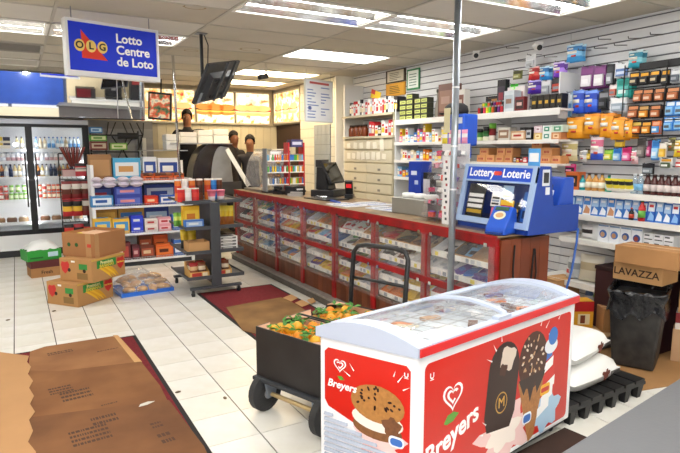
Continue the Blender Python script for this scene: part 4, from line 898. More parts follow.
# bottom tier
gs(3, 129, 137, 246, '5c2a34', '8a3a44', 'd8a8a8', 'dark maroon snack box at the left of the bottom shelf'); gs(3, 137.5, 152, 246, '6b3426', 'b0563a', 'e8c8a0', 'brown and red snack box on the bottom shelf')
gs(3, 136, 150, 235.5, '7a4428', 'c8643a', 'f0dcc0', 'brown carton at the back of the bottom shelf', .2, .15); gs(3, 151, 166, 235, 'd8622a', 'e87838', '6a2a14', 'orange carton at the back of the bottom shelf', .2, .15)
gs(3, 153, 171, 244.5, 'e0662a', 'ea7c3a', '5a2412', 'orange snack box at the front of the bottom shelf'); gs(3, 171.5, 184, 240, '3c6ab8', 'e6ecf4', '3c6ab8', 'pale blue box at the right end of the bottom shelf')
gs(3, 98, 128, 244, '6a2c30', 'b84a40', 'e8d0c0', 'long dark red carton behind the banana boxes')

# ================================================================ ROLLING RACK with trays on both sides of a central upright
RX, RY = 1.86, 6.02
rr_ = thing('rolling_rack', 'dark grey rolling rack of snack trays beside the counter end', 'rack', (0, 0, 0)); dg = M('46494e', .45)
MB().box(RX-.04, RY, .12, RX+.04, RY+.70, 1.02, dg).build('centre_panel', rr_)
MB().box(RX-.055, RY-.03, .10, RX+.055, RY-.0005, 1.03, dg).build('front_post', rr_, bevel=.004)
MB().box(RX-.3, RY-.05, .075, RX+.28, RY+.0, .0995, dg).build('foot_bar', rr_); MB().box(RX-.3, RY+.69, .075, RX+.28, RY+.74, .0995, dg).build('foot_bar', rr_)
for x in (RX-.27, RX+.25):
    for y in (RY-.025, RY+.715):
        b = MB(); b.cyl((x-.014, y, .034), (x+.014, y, .034), .0335, M('1c1c1e', .6), n=16); b.box(x-.02, y-.01, .04, x-.016, y+.01, .074, STEEL); b.box(x+.016, y-.01, .04, x+.02, y+.01, .074, STEEL); b.build('castor', rr_)
RZ = [ony(200, y, RY-.02).z for y in (278, 252.5, 228, 202)]
for z in RZ:
    for s_ in (-1, 1):
        b = MB(); x0, x1 = (RX-.33, RX-.045) if s_ < 0 else (RX+.045, RX+.32)
        b.box(x0, RY-.02, z-.012, x1, RY+.70, z, dg); b.box(x0, RY-.03, z-.02, x1, RY-.0205, z+.018, dg)
        xo = x0 if s_ < 0 else x1; b.box(xo-.005, RY-.02, z, xo+.005, RY+.70, z+.018, dg)
        b.build('tray', rr_)
# top: chip tubes
def tube_can(h, r, cs): b = MB(); b.lathe([(r, 0), (r, h*.12), (r, h*.35), (r, h*.7), (r, h*.93), (r*1.02, h*.93), (r*1.02, h)], [cs[0], cs[0], cs[2], cs[0], cs[0], M('e9e4dc', .4), M('e9e4dc', .4)], n=14); me = b.mesh('chip_tube', True); sharp(me, 50); return me
T_ = dict(orange=tube_can(.235, .038, [M('d8742a', .4), M('f0dcc0', .4), M('c8401e', .4)]), red=tube_can(.235, .038, [M('c8262a', .4), M('f0e4dc', .4), M('d83a30', .4)]), brown=tube_can(.235, .038, [M('6b3a22', .4), M('d8a060', .4), M('4a2818', .4)]), blue=tube_can(.235, .038, [M('2f86d0', .4), M('e8eef4', .4), M('2a6ab8', .4)]), white=tube_can(.235, .038, [M('e6e2de', .4), M('c83a3a', .4), M('f2f0ee', .4)]))
for k, (px, c_) in enumerate(((178, 'orange'), (184.5, 'white'), (192, 'orange'), (199.5, 'brown'), (207.5, 'orange'), (213.5, 'blue'), (219, 'brown'))):
    p_ = ony(px, 190, RY+.28); inst(T_[c_], 'chip_tube', (p_.x, RY+.28, RZ[3]+.0005), label='%s chip tube in the back row on the rolling rack, %s' % (c_, nth(k, 7)), cat='chip tube', group='chip tubes on the rolling rack') if abs(p_.x-RX) > .0 else None
for k, (px, c_) in enumerate(((181, 'red'), (187.5, 'white'), (195, 'red'))):
    p_ = ony(px, 190, RY+.08); inst(T_[c_], 'chip_tube', (p_.x, RY+.08, RZ[3]+.0005), label='short %s chip tube in the front row on the rolling rack, %s' % (c_, nth(k, 3)), cat='chip tube', group='chip tubes on the rolling rack', scale=(1.1, 1.1, .62))
cup = MB(); cup.lathe([(.035, 0), (.04, .05), (.048, .11), (.05, .11), (.05, .12), (.03, .122)], [M('f2e4e6', .4), M('e67a92', .4), M('efd8dc', .4), M('e67a92', .4), M('e67a92', .4), M('f0c8d0', .4)], n=14); cupm = cup.mesh('noodle_cup', True)
for k, px in enumerate((211.5, 220.5)):
    p_ = ony(px, 190, RY+.06); inst(cupm, 'noodle_cup', (p_.x, RY+.06, RZ[3]+.0005), label='pink and white noodle cup on the rolling rack, %s' % ('left', 'right')[k], cat='cup', group='noodle cups')
def rbox(px0, px1, ytop, tier, cols, label, dy=.05, d=.14, cat='box'):
    yf = RY+dy; x0, x1 = ony(px0, 230, yf).x, ony(px1, 230, yf).x; z = RZ[tier]; h = ony((px0+px1)/2, ytop, yf).z-z
    return pb('snack_box', label, cat, x0, x1, yf, z, h, d, M(cols[0], .45), M(cols[1], .45), M(cols[2], .45), 'snacks on the rolling rack')
rbox(184, 200, 206, 2, ('e8b41c', 'f0c83a', 'c8741c'), 'yellow display box standing on the rolling rack above its blue tray', .10, .10); rbox(185, 204, 220, 2, ('3c74c8', 'a9c4e4', 'e8ecf2'), 'low blue tray of sweets in front of the yellow box', .02, .07)
def pouches(pxs, ytop, tier, cols, desc, dy, t=.05, grp='pouches on the rolling rack'):
    for k, (a, c) in enumerate(pxs):
        yf = RY+dy; x0, x1 = ony(a, 230, yf).x, ony(c, 230, yf).x; z = RZ[tier]; h = ony(a, ytop, yf).z-z; b = MB(); b.bag(x1-x0, h, t, [M(q, .35) for q in cols])
        tag(b.build('snack_pouch', loc=((x0+x1)/2, yf+t/2, z+.001), rot=(-.1, 0, random.uniform(-.1, .1)), smooth=True), '%s, %s' % (desc, nth(k, len(pxs)) if len(pxs) > 2 else ('left', 'right')[k]), 'pouch', grp)
pouches(((174.5, 180), (179.5, 185)), 213, 2, ('5a9a3c', 'c8d86a', '7ab04a'), 'green snack pouch on the rack beside the yellow box', .2)
for k, px in enumerate((214, 217.8)):
    p_ = ony(px, 220, RY+.05); b = MB(); b.lathe([(.024, 0), (.026, .01), (.026, .05), (.026, .10), (.027, .105), (.027, .13)], [M('c8262a', .4), M('c8262a', .4), M('e8d8cc', .4), M('c8262a', .4), M('b01c20', .4), M('b01c20', .4)], n=12); tag(b.build('red_jar', loc=(p_.x, RY+.05, RZ[2]+.0005), smooth=True), 'red spread jar on the right tray of the rack, %s' % ('left', 'right')[k], 'jar', 'red jars')
pouches(((218.5, 226), (224, 230.5), (229, 235)), 206, 2, ('9a5a24', 'e8c832', 'f0d84a'), 'yellow chip bag on the right side of the rolling rack', .10)
pouches(((181, 189), (188, 197)), 230, 1, ('2a2a2a', 'e0b828', 'e8c83a'), 'yellow and black bag behind the brown box on the rack', .32)
obox('small open brown box on the third tray of the rolling rack', RX-.175, RY+.12, RZ[1], .23, .22, .11, CARD_L, flaps=False)
for k in range(4): pb('snack_carton', 'white carton with black print on the rack right side, %s from the top' % ORD[3-k], 'carton', RX+.06, RX+.27, RY+.03, RZ[1]+k*.0365, .035, .16, M('e6e4e0', .5), M('6b6a68', .5), M('d8d6d0', .5), 'white cartons on the rack')
for s_, nm, px, yt in ((-1, 'left', (190, 209.5), 262), (1, 'right', (215, 232), 258)):
    yf = RY-.0; x0, x1 = ony(px[0], 265, yf).x, ony(px[1], 265, yf).x; z = RZ[0]; w = x1-x0; xm = (x0+x1)/2
    t = thing('display_tray', 'tan display tray of snack bags on the lowest %s shelf of the rack' % nm, 'display tray', (xm, yf+.13, z+.0005), 0, 'display trays on the rolling rack'); b = MB(); m = M('d9a860', .6)
    b.box(-w/2, -.12, 0, w/2, .12, .004, m); b.box(-w/2, -.12, .004, w/2, -.116, .06, m); b.box(-w/2, .116, .004, w/2, .12, .15, m); b.prism([(-.116, .004), (.116, .004), (.116, .14), (-.116, .06)], -w/2, -w/2+.004, m, 'x'); b.prism([(-.116, .004), (.116, .004), (.116, .14), (-.116, .06)], w/2-.004, w/2, m, 'x'); b.build('tray', t)
    b = MB(); b.box(-w*.4, -.1205, .012, w*.1, -.12, .05, M('c23a34', .5)); b.box(w*.15, -.1205, .012, w*.4, -.12, .05, M('e8d8b8', .5)); b.build('print', t)
    for k in range(6):
        b = MB(); c3 = [('8a4a2c', 'd8b080', 'b02c2c'), ('5a3424', 'e0d0b0', '8a5030'), ('c8783a', 'efe0c4', '6b3a22')][k%3]; b.bag(w*.42, .15, .05, [M(q, .35) for q in c3])
        b.build('snack_bag', t, loc=(-w*.22+(k%2)*w*.44, -.06+(k//2)*.06, .006), rot=(-.15, 0, random.uniform(-.2, .2)), smooth=True)

# ================================================================ BANANA BOXES
bn_g, bn_y, bn_r = M('2f8a3a', .6), M('e6b52a', .6), M('c8302a', .6)
def banana_box(label, x, y, z, rz, open_top=False, L=.50, Wd=.40, H=.24):
    t = thing('banana_box', label, 'box', (x, y, z), rz, 'banana boxes'); m = M('b98a55', .85, var=.1, sc=4) if not open_top else M('a9764a', .85, var=.1, sc=4)
    if not open_top:
        b = MB(); b.box(0, 0, 0, L, Wd, H, m); b.build('carton_body', t, bevel=.004)
        MB().box(.07, -.0006, H*.56, .345, 0, H*.90, bn_g).build('green_banner', t)
        text('lettering', 'Premium', .05, M('e8e2a0', .7), t, (.21, -.0014, H*.79), bold=.0006); text('lettering', 'BANANAS', .045, M('e6c84a', .7), t, (.21, -.0014, H*.645), bold=.0006)
        for k in range(4):
            b = MB(); P = []; x0 = .10+k*.035
            for q in range(9): a = q/8; P.append((x0+a*.15+.02, H*.58-a*H*.5+.03*sin(a*pi)))
            for q in range(9): a = 1-q/8; P.append((x0+a*.17-.005, H*.58-a*H*.53+.004*sin(a*pi)))
            b.face([(p, -.0008-k*.0001, max(.008, c)) for p, c in P], bn_y if k%2 == 0 else M('d8a01e', .6)); b.build('banana_print', t)
        sh_ = [(.355, H*.72), (.37, H*.86), (.41, H*.83), (.45, H*.88), (.47, H*.74), (.455, H*.48), (.41, H*.32), (.37, H*.46)]
        s_ = MB().face([(a, -.0009, c) for a, c in sh_], bn_r).build('red_shield', t); text('lettering', 'Del Monte', .024, M('f0d84a', .7), s_, (.412, -.0014, H*.64), bold=.0006)
        e = MB().face([(-.0009, Wd-(a-.355)*1.0-.02, c) for a, c in sh_][::-1], bn_r).build('red_shield', t)
        MB().box(-.0008, .06, H*.55, 0, .17, H*.80, bn_g).build('green_banner', t); MB().box(-.0008, .06, H*.12, 0, .20, H*.4, M('8a6a3c', .8)).build('faded_print', t)
        MB().box(-.0012, .22, H*.84, -.0002, .27, H*.92, M('efece6', .6)).build('sticker', t)
        for yy in (.10, .30): MB().cyl((-.0015, yy, H*.5), (-.0004, yy, H*.5), .02, M('3a2a1c', .9), n=12).build('vent_hole', t)
        b = MB(); b.box(.0, -.0007, H*.93, L, -.0001, H, M('c8a24a', .7)); b.build('edge_print', t)
    else:
        th = .006; b = MB(); b.box(0, 0, 0, L, Wd, th, m); b.box(0, 0, th, L, th, H, m); b.box(0, Wd-th, th, L, Wd, H, m); b.box(0, th, th, th, Wd-th, H, m); b.box(L-th, th, th, L, Wd-th, H, m); b.build('carton_body', t)
        MB().box(-.0008, .05, 0, 0, .12, H, M('b3885a', .7)).build('tape', t); MB().box(-.0016, .05, H*.42, -.0009, .10, H*.56, M('c8402c', .6)).build('red_stamp', t)
        MB().box(.0, -.0008, 0, .06, 0, H, M('b3885a', .7)).build('tape', t)
        for yy in (.24, .34): MB().cyl((-.0015, yy, H*.5), (-.0004, yy, H*.5), .022, M('2f5a2c', .9), n=12).build('vent_hole', t)
        b = MB(); G = []
        for j in range(7): G.append([b.v((.012+(L-.024)*i/8, .012+(Wd-.024)*j/6, H-.035+random.uniform(-.02, .05)*sin(pi*j/6)*sin(pi*i/8))) for i in range(9)])
        for j in range(6):
            for i in range(8): b.idx((G[j][i], G[j][i+1], G[j+1][i+1], G[j+1][i]), M('d8b090', .8) if (i > 2) else M('d9c24a', .7))
        b.build('wrapping_paper', t)
    return t
banana_box('lowest printed banana box of the stack by the bread tray', .455, 6.16, .001, radians(38), L=.48, Wd=.43)
c = onz(92.7, 283.5, .243); banana_box('middle printed banana box of the stack', c.x, c.y, .243, radians(40), L=.48, Wd=.43)
c = onz(95.5, 258, .486); banana_box('top plain brown open carton on the banana box stack', c.x, c.y, .486, radians(41), True, .46, .43, .25)

# ================================================================ BREAD TRAY
bt_ = thing('bread_tray', 'flat blue plastic bread tray on the white tiles', 'tray', (.90, 6.33, 0), radians(6)); bl = M('2a6fd8', .4)
b = MB(); b.box(0, 0, .001, .58, .48, .012, bl); b.build('base', bt_)
for a in ((0, 0, .58, .02), (0, .46, .58, .48), (0, .02, .02, .46), (.56, .02, .58, .46)): MB().box(a[0], a[1], .0121, a[2], a[3], .045, bl).build('rim', bt_)
lo = MB(); lo.ball((0, 0, 0), .06, M('dcb88a', .7, var=.3, sc=14, var2='bf8a50'), 12, 8, sx=1.5, sy=.8, sz=.6); lom = lo.mesh('bread_roll', True)
random.seed(5)
for k in range(12):
    x, y = .10+(k%4)*.125+random.uniform(-.02, .02), .09+(k//4)*.14+random.uniform(-.015, .015); q = Matrix.Rotation(radians(6), 4, 'Z') @ Vector((x, y, 0))
    inst(lom, 'bread_roll', (.90+q.x, 6.33+q.y, .055+.035*(k//4)), rot=(random.uniform(-.2, .2), random.uniform(-.2, .2), random.uniform(0, 3)), label='golden bread roll bagged on the blue tray, %s row, %s' % (('front', 'middle', 'back')[k//4], nth(k % 4, 4)), cat='bread roll', group='bread rolls on the blue tray')
for k in range(3):
    b = MB(); G = []
    for j in range(9): G.append([b.v(((i/12-.5)*.6, (j/8-.5)*.24, .018+(.13+.03*k)*max(0, sin(pi*i/12)*sin(pi*j/8))**.45+random.uniform(-.014, .014)*(0 < i < 12 and 0 < j < 8))) for i in range(13)])
    for j in range(8):
        for i in range(12): b.idx((G[j][i], G[j][i+1], G[j+1][i+1], G[j+1][i]), FILM)
    q = Matrix.Rotation(radians(6), 4, 'Z') @ Vector((.285-.03*k, .12+k*.13, 0))
    tag(b.build('bread_bag', loc=(.90+q.x, 6.33+q.y, .03), rz=radians(6+k*6-6)), 'clear crumpled bag over the %s row of bread rolls' % ('front', 'middle', 'back')[k], 'bag', 'clear bread bags')

# ================================================================ HANGING SIGN
sg = thing('hanging_sign', 'blue lottery centre sign hanging from the ceiling', 'sign', (0, 0, 0))
A_, B_ = Vector((.405, 4.93, 0)), Vector((1.115, 5.09, 0)); sa = math.atan2(B_.y-A_.y, B_.x-A_.x); sl_ = (B_-A_).length
sg.location = (A_.x, A_.y, 2.2); sg.rotation_euler = (0, 0, sa)
sw = M('e4e6e8', .5)
MB().box(.0, .0, .0, sl_, .06, .41, M('1236d6', .6)).build('panel', sg)
for a in ((-.012, -.012, -.02, sl_+.012, .072, .02), (-.012, -.012, .39, sl_+.012, .072, .412), (-.012, -.012, .0201, .008, .072, .3899), (sl_-.008, -.012, .0201, sl_+.012, .072, .3899)): MB().box(*a, sw).build('frame', sg)
f_ = lambda a, c, e=.0: (a, -.001-e, c)
MB().face([f_(.105, .12), f_(.305, .115), f_(.105, .335)], M('e03a22', .6)).build('red_triangle', sg)
for k, ch in enumerate('OLG'):
    cx = .09+k*.088; b = MB(); b.face([f_(cx+.04*cos(2*pi*q/20), .215+.047*sin(2*pi*q/20), .001+k*.0004) for q in range(20)], M('f0d070', .4, )); o = b.build('yellow_ball', sg)
    text('letter', ch, .075, M('23252c', .4), o, f_(cx, .215, .0035), bold=.002)
for k, w_ in enumerate(('Lotto', 'Centre', 'de Loto')): text('lettering', w_, .098, M('ffffff', .5), sg, f_(.375, .30-k*.092, .002), bold=.0025, align='LEFT', sx=1.0)
for u in (.05, sl_-.05): MB().cyl((u, .03, .4121), (u, .03, CEIL-2.2-.005), .004, GREY).build('hanger_rod', sg)

# ================================================================ CEILING MONITOR (seen from behind)
P = {k: ony(px, py, 5.45) for k, (px, py) in dict(a=(196, 106), b=(243, 52)).items()}
tv = thing('ceiling_monitor', 'black flat monitor tilted on a ceiling pole, seen from behind', 'monitor', (1.62, 5.49, 0))
MB().cyl((0, 0, CEIL-.005), (0, 0, 2.30), .016, DARK).build('drop_pole', tv); MB().box(-.05, -.05, CEIL-.012, .05, .05, CEIL-.0048, GREY).build('ceiling_plate', tv)
MB().tube([(.03, -.01, CEIL-.02), (.06, -.02, 2.6), (.05, -.02, 2.4), (.09, 0, 2.28)], .005, BLACK).build('cable', tv)
cc_ = ony(218, 82, 5.55); r3, f3, u3 = Vector((.956, -.292, 0)), Vector((.292, .956, 0)), Vector((0, 0, 1))
wv = (r3*.30+u3*.12+f3*.53).normalized(); hv = (r3*.20+u3*.45-f3*.215); hv = (hv-wv*hv.dot(wv)).normalized(); nv = hv.cross(wv)
RT = Matrix(((wv.x, nv.x, hv.x, cc_.x-1.62), (wv.y, nv.y, hv.y, cc_.y-5.49), (wv.z, nv.z, hv.z, cc_.z), (0, 0, 0, 1)))
pl = M('2c2f35', .4)
def tb(): b = MB(); b.T = RT.copy(); return b
b = tb(); b.box(-.33, -.0, -.21, .33, .03, .21, pl); b.build('housing', tv, bevel=.006)
b = tb(); b.box(-.31, .0301, -.19, .31, .032, .19, M('0a0b0d', .1)); b.build('screen', tv)
b = tb(); b.hexa([(-.26, -.0005, -.19), (.26, -.0005, -.19), (.26, -.0005, .12), (-.26, -.0005, .12)], [(-.22, -.04, -.16), (.22, -.04, -.16), (.22, -.04, .08), (-.22, -.04, .08)], pl); o = b.build('rear_cover', tv); sharp(o.data)
b = tb(); b.box(-.16, -.055, -.13, .16, -.041, -.10, DARK); b.box(-.16, -.055, .03, .16, -.041, .06, DARK)
for x in (-.10, .06): b.box(x, -.075, -.16, x+.03, -.056, .26, M('3c4046', .4))
b.build('mount_bracket', tv)
b = tb(); b.box(-.28, -.012, -.20, -.14, -.0006, -.09, M('8d939c', .4)); b.build('label_plate', tv)
b = MB(); b.cyl((0, 0, 2.31), RT @ Vector((-.02, -.07, 0)), .018, DARK); b.build('mount_arm', tv)

# ================================================================ MIRROR above the cooler
mr = thing('wall_mirror', 'long tilted security mirror above the cooler reflecting the shop', 'mirror', (0, 0, 0))
c0 = Vector((.12, 9.30, 2.06)); mr.location = c0; mr.rotation_euler = (Matrix.Rotation(radians(-1.2), 4, 'Z') @ Matrix.Rotation(radians(6.3), 4, 'X')).to_euler()
for x0, x1 in ((-1.5, 1.28), (1.29, 1.66)): MB().box(x0, 0, .02, x1, .008, .63, MIRROR).build('mirror_pane', mr)
MB().box(-1.5, -.006, -.0, 1.68, .014, .02, M('3b3c40', .4)).build('bottom_rail', mr); MB().box(1.66, -.006, .0201, 1.68, .014, .63, M('c9ccd0', .3, .6)).build('end_rail', mr); MB().box(1.279, -.003, .0201, 1.291, .0075, .63, M('d8dade', .3, .6)).build('seam', mr)
MB().box(.35, .02, .0, .40, .5, .03, GREY).build('wall_bracket', mr); MB().box(-.9, .02, .0, -.85, .5, .03, GREY).build('wall_bracket', mr)
# framed TV at the end of the mirror
t = thing('wall_television', 'small television showing a colourful picture beside the mirror end', 'television', (0, 0, 0))
p0, p1 = ony(147, 100, 9.2), ony(174, 103, 9.0); an = math.atan2(p1.y-p0.y, p1.x-p0.x)
t.location = (p0.x, p0.y, 2.08); t.rotation_euler = (radians(6), radians(5), an)
MB().box(0, 0, 0, .36, .05, .42, M('17181a', .35)).build('housing', t, bevel=.006)
def speckle(name, cols, sc=14, em=.6):
    m = bpy.data.materials.new(name); m.use_nodes = True; nt = m.node_tree; bs = nt.nodes['Principled BSDF']; tc = nt.nodes.new('ShaderNodeTexCoord'); v = nt.nodes.new('ShaderNodeTexNoise'); v.inputs['Scale'].default_value = sc; v.inputs['Detail'].default_value = 3
    cr = nt.nodes.new('ShaderNodeValToRGB'); cr.color_ramp.interpolation = 'EASE'
    while len(cr.color_ramp.elements) < len(cols): cr.color_ramp.elements.new(.5)
    for i, h in enumerate(cols): e = cr.color_ramp.elements[i]; e.position = .28+.44*i/(len(cols)-1); e.color = rgb(h)
    nt.links.new(tc.outputs['Object'], v.inputs['Vector']); nt.links.new(v.outputs['Fac'], cr.inputs[0]); nt.links.new(cr.outputs[0], bs.inputs['Base Color'])
    if em: nt.links.new(cr.outputs[0], bs.inputs['Emission Color']); bs.inputs['Emission Strength'].default_value = em
    return m
MB().box(.025, -.002, .03, .335, -.0002, .39, speckle('tv_picture', ('2a1c20', '4f6a4a', 'c85a3a', 'd8c8a8', '6a7a8a'), 9, .5)).build('screen', t)
MB().cyl((.18, .06, .4), (.18, .06, CEIL-2.09), .012, DARK).build('ceiling_bracket', t)

# silver pole from the ceiling to the kitchen counter
b = MB(); b.cyl((1.69, 6.9, CEIL-.006), (1.93, 7.75, 1.25), .016, CHROME, n=12)
tag(b.build('chrome_pole', smooth=True), 'slanting chrome pole between the ceiling monitor and wall television', 'pole')

# ================================================================ KITCHEN: menu boards, hood, cases, people
random.seed(11)
food = speckle('menu_food_photo', ('a8321e', 'd87a3a', 'f6e6c8', 'fff6e6', 'e8a25a'), 5, .85); food2 = speckle('menu_fries_photo', ('c83a28', 'e8c070', 'fff2d8', 'd84a30'), 9, .85)
def menu(label, x0, y0, x1, y1, z0, z1, m, cols):
    an = math.atan2(y1-y0, x1-x0); L = math.hypot(x1-x0, y1-y0); t = thing('menu_board', label, 'menu board', (x0, y0, z0), an, 'lit menu boards'); H = z1-z0
    MB().box(0, 0, 0, L, .07, H, M('d9d2bf', .5)).build('light_box', t); MB().box(.02, -.003, .03, L-.02, -.0005, H-.03, m).build('food_photo', t)
    b = MB()
    for k in range(3):
        cx, cz = L*(.2+.3*k), H*.42; s = H*.17
        for dz, rx, rz_, c in ((.5, 1.5, .55, cols[0]), (.1, 1.6, .22, cols[1]), (-.15, 1.5, .25, cols[2]), (-.5, 1.45, .4, cols[0])):
            b.face([(cx+s*rx*cos(2*pi*q/14), -.0042-dz*.0003, cz+s*(dz+rz_*sin(2*pi*q/14))) for q in range(14)], c)
    b.build('food_picture', t)
    for a in ((-.01, -.008, 0, L+.01, -.0005, .03), (-.01, -.008, H-.03, L+.01, -.0005, H)): MB().box(*a, M('c9c2ae', .4)).build('edge_trim', t)
bun = [M('d88a3a', .5, em=.5), M('6a2c1a', .5, em=.3), M('e8c860', .5, em=.5)]; bun2 = [M('e8c888', .5, em=.5), M('c83a2a', .5, em=.5), M('e0d8b0', .5, em=.5)]
menu('lit menu board with food photos, left of the far row', 1.72, 9.98, 2.80, 9.98, 2.06, 2.66, food2, bun2)
menu('lit menu board with burger photo in the middle of the far wall', 2.82, 9.98, 3.52, 9.98, 2.06, 2.66, food, bun)
menu('lit menu board with sandwich photo at the far corner', 3.54, 9.98, 4.21, 9.98, 2.06, 2.66, food, bun2)
menu('lit menu board with fries on the side wall over the doorway', 4.285, 9.96, 4.285, 8.86, 2.08, 2.66, food2, bun2)
# dark doorway with noticeboard
dd = struct(MB().box(4.37, 8.845, 0, 4.42, 10.04, 2.058, M('3a2418', .6)).build('door_1')); MB().box(4.362, 8.85, 0, 4.369, 8.93, 2.05, M('5a3a26', .5)).build('frame', dd)
MB().box(4.355, 9.2, 1.45, 4.3695, 9.55, 1.75, M('cfd0cc', .6)).build('notice', dd)
# flat grey tile panel: the shade of the recess put into the tile colour
t = thing('recess_shade', 'shaded recess in the cream tile wall by the poster, painted in grey tiles', 'recess', (4.29, 8.30, .9))
MB().box(-.004, -.55, .0, .0, .0, 1.1, M('6f757c', .6)).build('backing', t)
for a in range(4):
    for c in range(7): MB().box(-.011, -.55+a*.1375+.004, c*.157+.004, -.0045, -.55+(a+1)*.1375-.004, (c+1)*.157-.004, M('9ea6ad', .25, var=.06)).build('wall_tile', t)
# hanging notice poster
t = thing('hanging_poster', 'white framed notice with blue print hanging above the cash register', 'poster', (0, 0, 0)); pa, pb_ = ony(305, 103, 7.1), ony(333, 98, 7.35)
t.location = (pa.x, pa.y, 1.99); t.rotation_euler = (0, 0, math.atan2(pb_.y-pa.y, pb_.x-pa.x)); L = math.hypot(pb_.x-pa.x, pb_.y-pa.y)
MB().box(0, 0, 0, L, .02, .60, M('d8dcd8', .5)).build('frame', t); MB().box(.02, -.002, .02, L-.02, -.0002, .58, M('e9eef6', .4)).build('sheet', t)
b = MB()
for r in range(11):
    for cc in (0, 1): 
        if random.random() < .85: b.box(.05+cc*(L/2-.02), -.003, .06+r*.042, .05+cc*(L/2-.02)+random.uniform(.08, L/2-.07), -.0021, .075+r*.042, M('7d93c8', .5))
b.box(.1, -.003, .53, L-.1, -.0021, .56, M('c2585c', .5)); b.box(.07, -.0031, .17, .13, -.0021, .22, M('4a5f9c', .5)); tag(b.build('print_lines', t), 'small unreadable blue print', kind='stuff')
for u in (.04, L-.04): MB().cyl((u, .01, .6005), (u, .01, CEIL-1.995), .003, GREY).build('hanger_wire', t)
# dome camera on a drop rod
t = thing('hanging_camera', 'small dark security camera hanging from the ceiling before the menu boards', 'camera', (2.87, 6.9, 0))
MB().cyl((0, 0, CEIL-.006), (0, 0, 2.56), .012, M('cfcabd', .5)).build('drop_rod', t); b = MB(); b.T = Matrix.Translation((-.05, -.03, 2.53)) @ Matrix.Rotation(.5, 4, 'Z') @ Matrix.Rotation(pi/2-.2, 4, 'Y'); b.cyl((0, 0, -.08), (0, 0, .07), .032, DARK); b.build('camera_body', t)
# steel kitchen counter and hood
t = thing('kitchen_counter', 'stainless steel kitchen counter at the far left behind the snack shelf', 'counter', (0, 0, 0))
MB().box(1.15, 8.75, .86, 2.60, 9.35, .90, STEEL).build('steel_top', t); MB().box(1.2, 8.8, 0, 2.55, 9.33, .8595, M('8d8a86', .5)).build('cabinet', t)
hd_ = thing('food_warmer', 'curved stainless steel food warmer with dark glass behind the chip tubes', 'warmer', (0, 0, 0))
dgl = M('2a2320', .12, coat=.5); HY = 8.62
prf = [(0, .0)]+[(.42*(1-cos(q*pi/18)), .62*sin(q*pi/18)) for q in range(1, 10)]
x_l, x_r = ony(192, 170, HY).x, ony(236, 170, HY).x; sc_ = (x_r-x_l)*.5
P2 = [(0, 0)]+[(sc_*.95*(1-cos(q*pi/16)), .60*sin(q*pi/16)) for q in range(1, 9)]+[(x_r-x_l-.08, .60), (x_r-x_l+.03, .50), (x_r-x_l+.05, 0)]
b = MB(); b.prism([(x_l+a, 1.10+c) for a, c in P2], HY, HY+.35, STEEL, 'y', me=dgl); b.build('curved_hood', hd_)
b = MB(); b.prism([(x_l+a*.5+.42*(x_r-x_l), 1.10+c*.93) for a, c in P2[:-3]+[(x_r-x_l-.1, .58), (x_r-x_l, 0)]], HY-.01, HY-.0005, M('b4b8bc', .3, .5, var=.4, sc=4), 'y'), b.build('steel_door', hd_)
MB().box(x_l-.06, HY-.02, .9005, x_r+.08, HY+.36, 1.0995, M('3a3a3c', .5)).build('base', hd_)
b = MB(); a_, c_ = ony(227, 149, HY-.12), ony(249, 186, HY-.3); b.T = Matrix(); d_ = (c_-a_).normalized(); n_ = Vector((d_.z, 0, -d_.x))*.035
b.hexa([a_-n_, a_+n_, c_+n_, c_-n_], [p+Vector((0, .02, 0)) for p in (a_-n_, a_+n_, c_+n_, c_-n_)], M('d8dadc', .4)); o = b.build('lift_arm', hd_); sharp(o.data)
# foam boxes above the warmer
for k, (px0, px1, y0, y1, yy) in enumerate(((166, 180, 134, 152, 8.55), (180, 197, 132, 147, 8.66), (198, 213, 130, 142, 8.70), (213.5, 229, 129, 142, 8.70))):
    x0, x1 = ony(px0, 140, yy).x, ony(px1, 140, yy).x; z1, z0 = ony(px0, y0, yy).z, 1.705 if k > 0 else 1.60
    t = thing('foam_box', 'white foam takeaway box stacked on the food warmer, %s' % nth(k, 4), 'box', ((x0+x1)/2, yy, z0), 0, 'foam boxes'); w = x1-x0-.006; h = max(.08, z1-z0)
    MB().box(-w/2, 0, 0, w/2, .25, h*.55, M('f2f1ec', .6)).build('tray', t, bevel=.01); MB().box(-w/2-.002, -.003, h*.56, w/2+.002, .252, h, M('f5f4f0', .6)).build('lid', t, bevel=.015)
t = thing('overhead_shelf', 'steel shelf carrying the white foam boxes over the kitchen counter', 'shelf', (0, 0, 0)); MB().box(2.0, 8.50, 1.69, 2.95, 9.0, 1.704, STEEL).build('board', t); MB().box(1.6, 8.5, 1.585, 2.25, 8.9, 1.599, STEEL).build('board', t)
for x in (1.65, 2.9): MB().cyl((x, 8.95, .9), (x, 8.95, 1.6895 if x > 2 else 1.5845), .015, STEEL).build('post', t)
# grey tiled wall section with cables and small equipment over the snack shelf
t = thing('wiring_panel', 'grey wall panel with dangling black cables under the mirror', 'panel', (1.0, 9.95, 0)); MB().box(0, 0, 1.2, 1.05, .03, 2.08, M('8a8b8d', .6)).build('board', t)
for a in range(7):
    for c in range(5): MB().box(a*.15+.003, -.008, 1.2+c*.15+.003, (a+1)*.15-.003, -.0005, 1.2+(c+1)*.15-.003, M('9b9da0', .35)).build('wall_tile', t)
for k in range(6):
    x = .35+k*.11; P = [(x, -.03, 2.05), (x+random.uniform(-.1, .1), -.05, 1.85), (x+random.uniform(-.12, .12), -.06, 1.6), (x+random.uniform(-.1, .1), -.05, 1.4)]; MB().tube(P, .009, BLACK, 6).build('cable', t)
MB().box(.48, -.09, 1.78, .80, -.01, 1.88, BLACK).build('junction_box', t); MB().box(.86, -.07, 1.4, .92, -.02, 1.8, M('d8d8d4', .5)).build('power_strip', t)
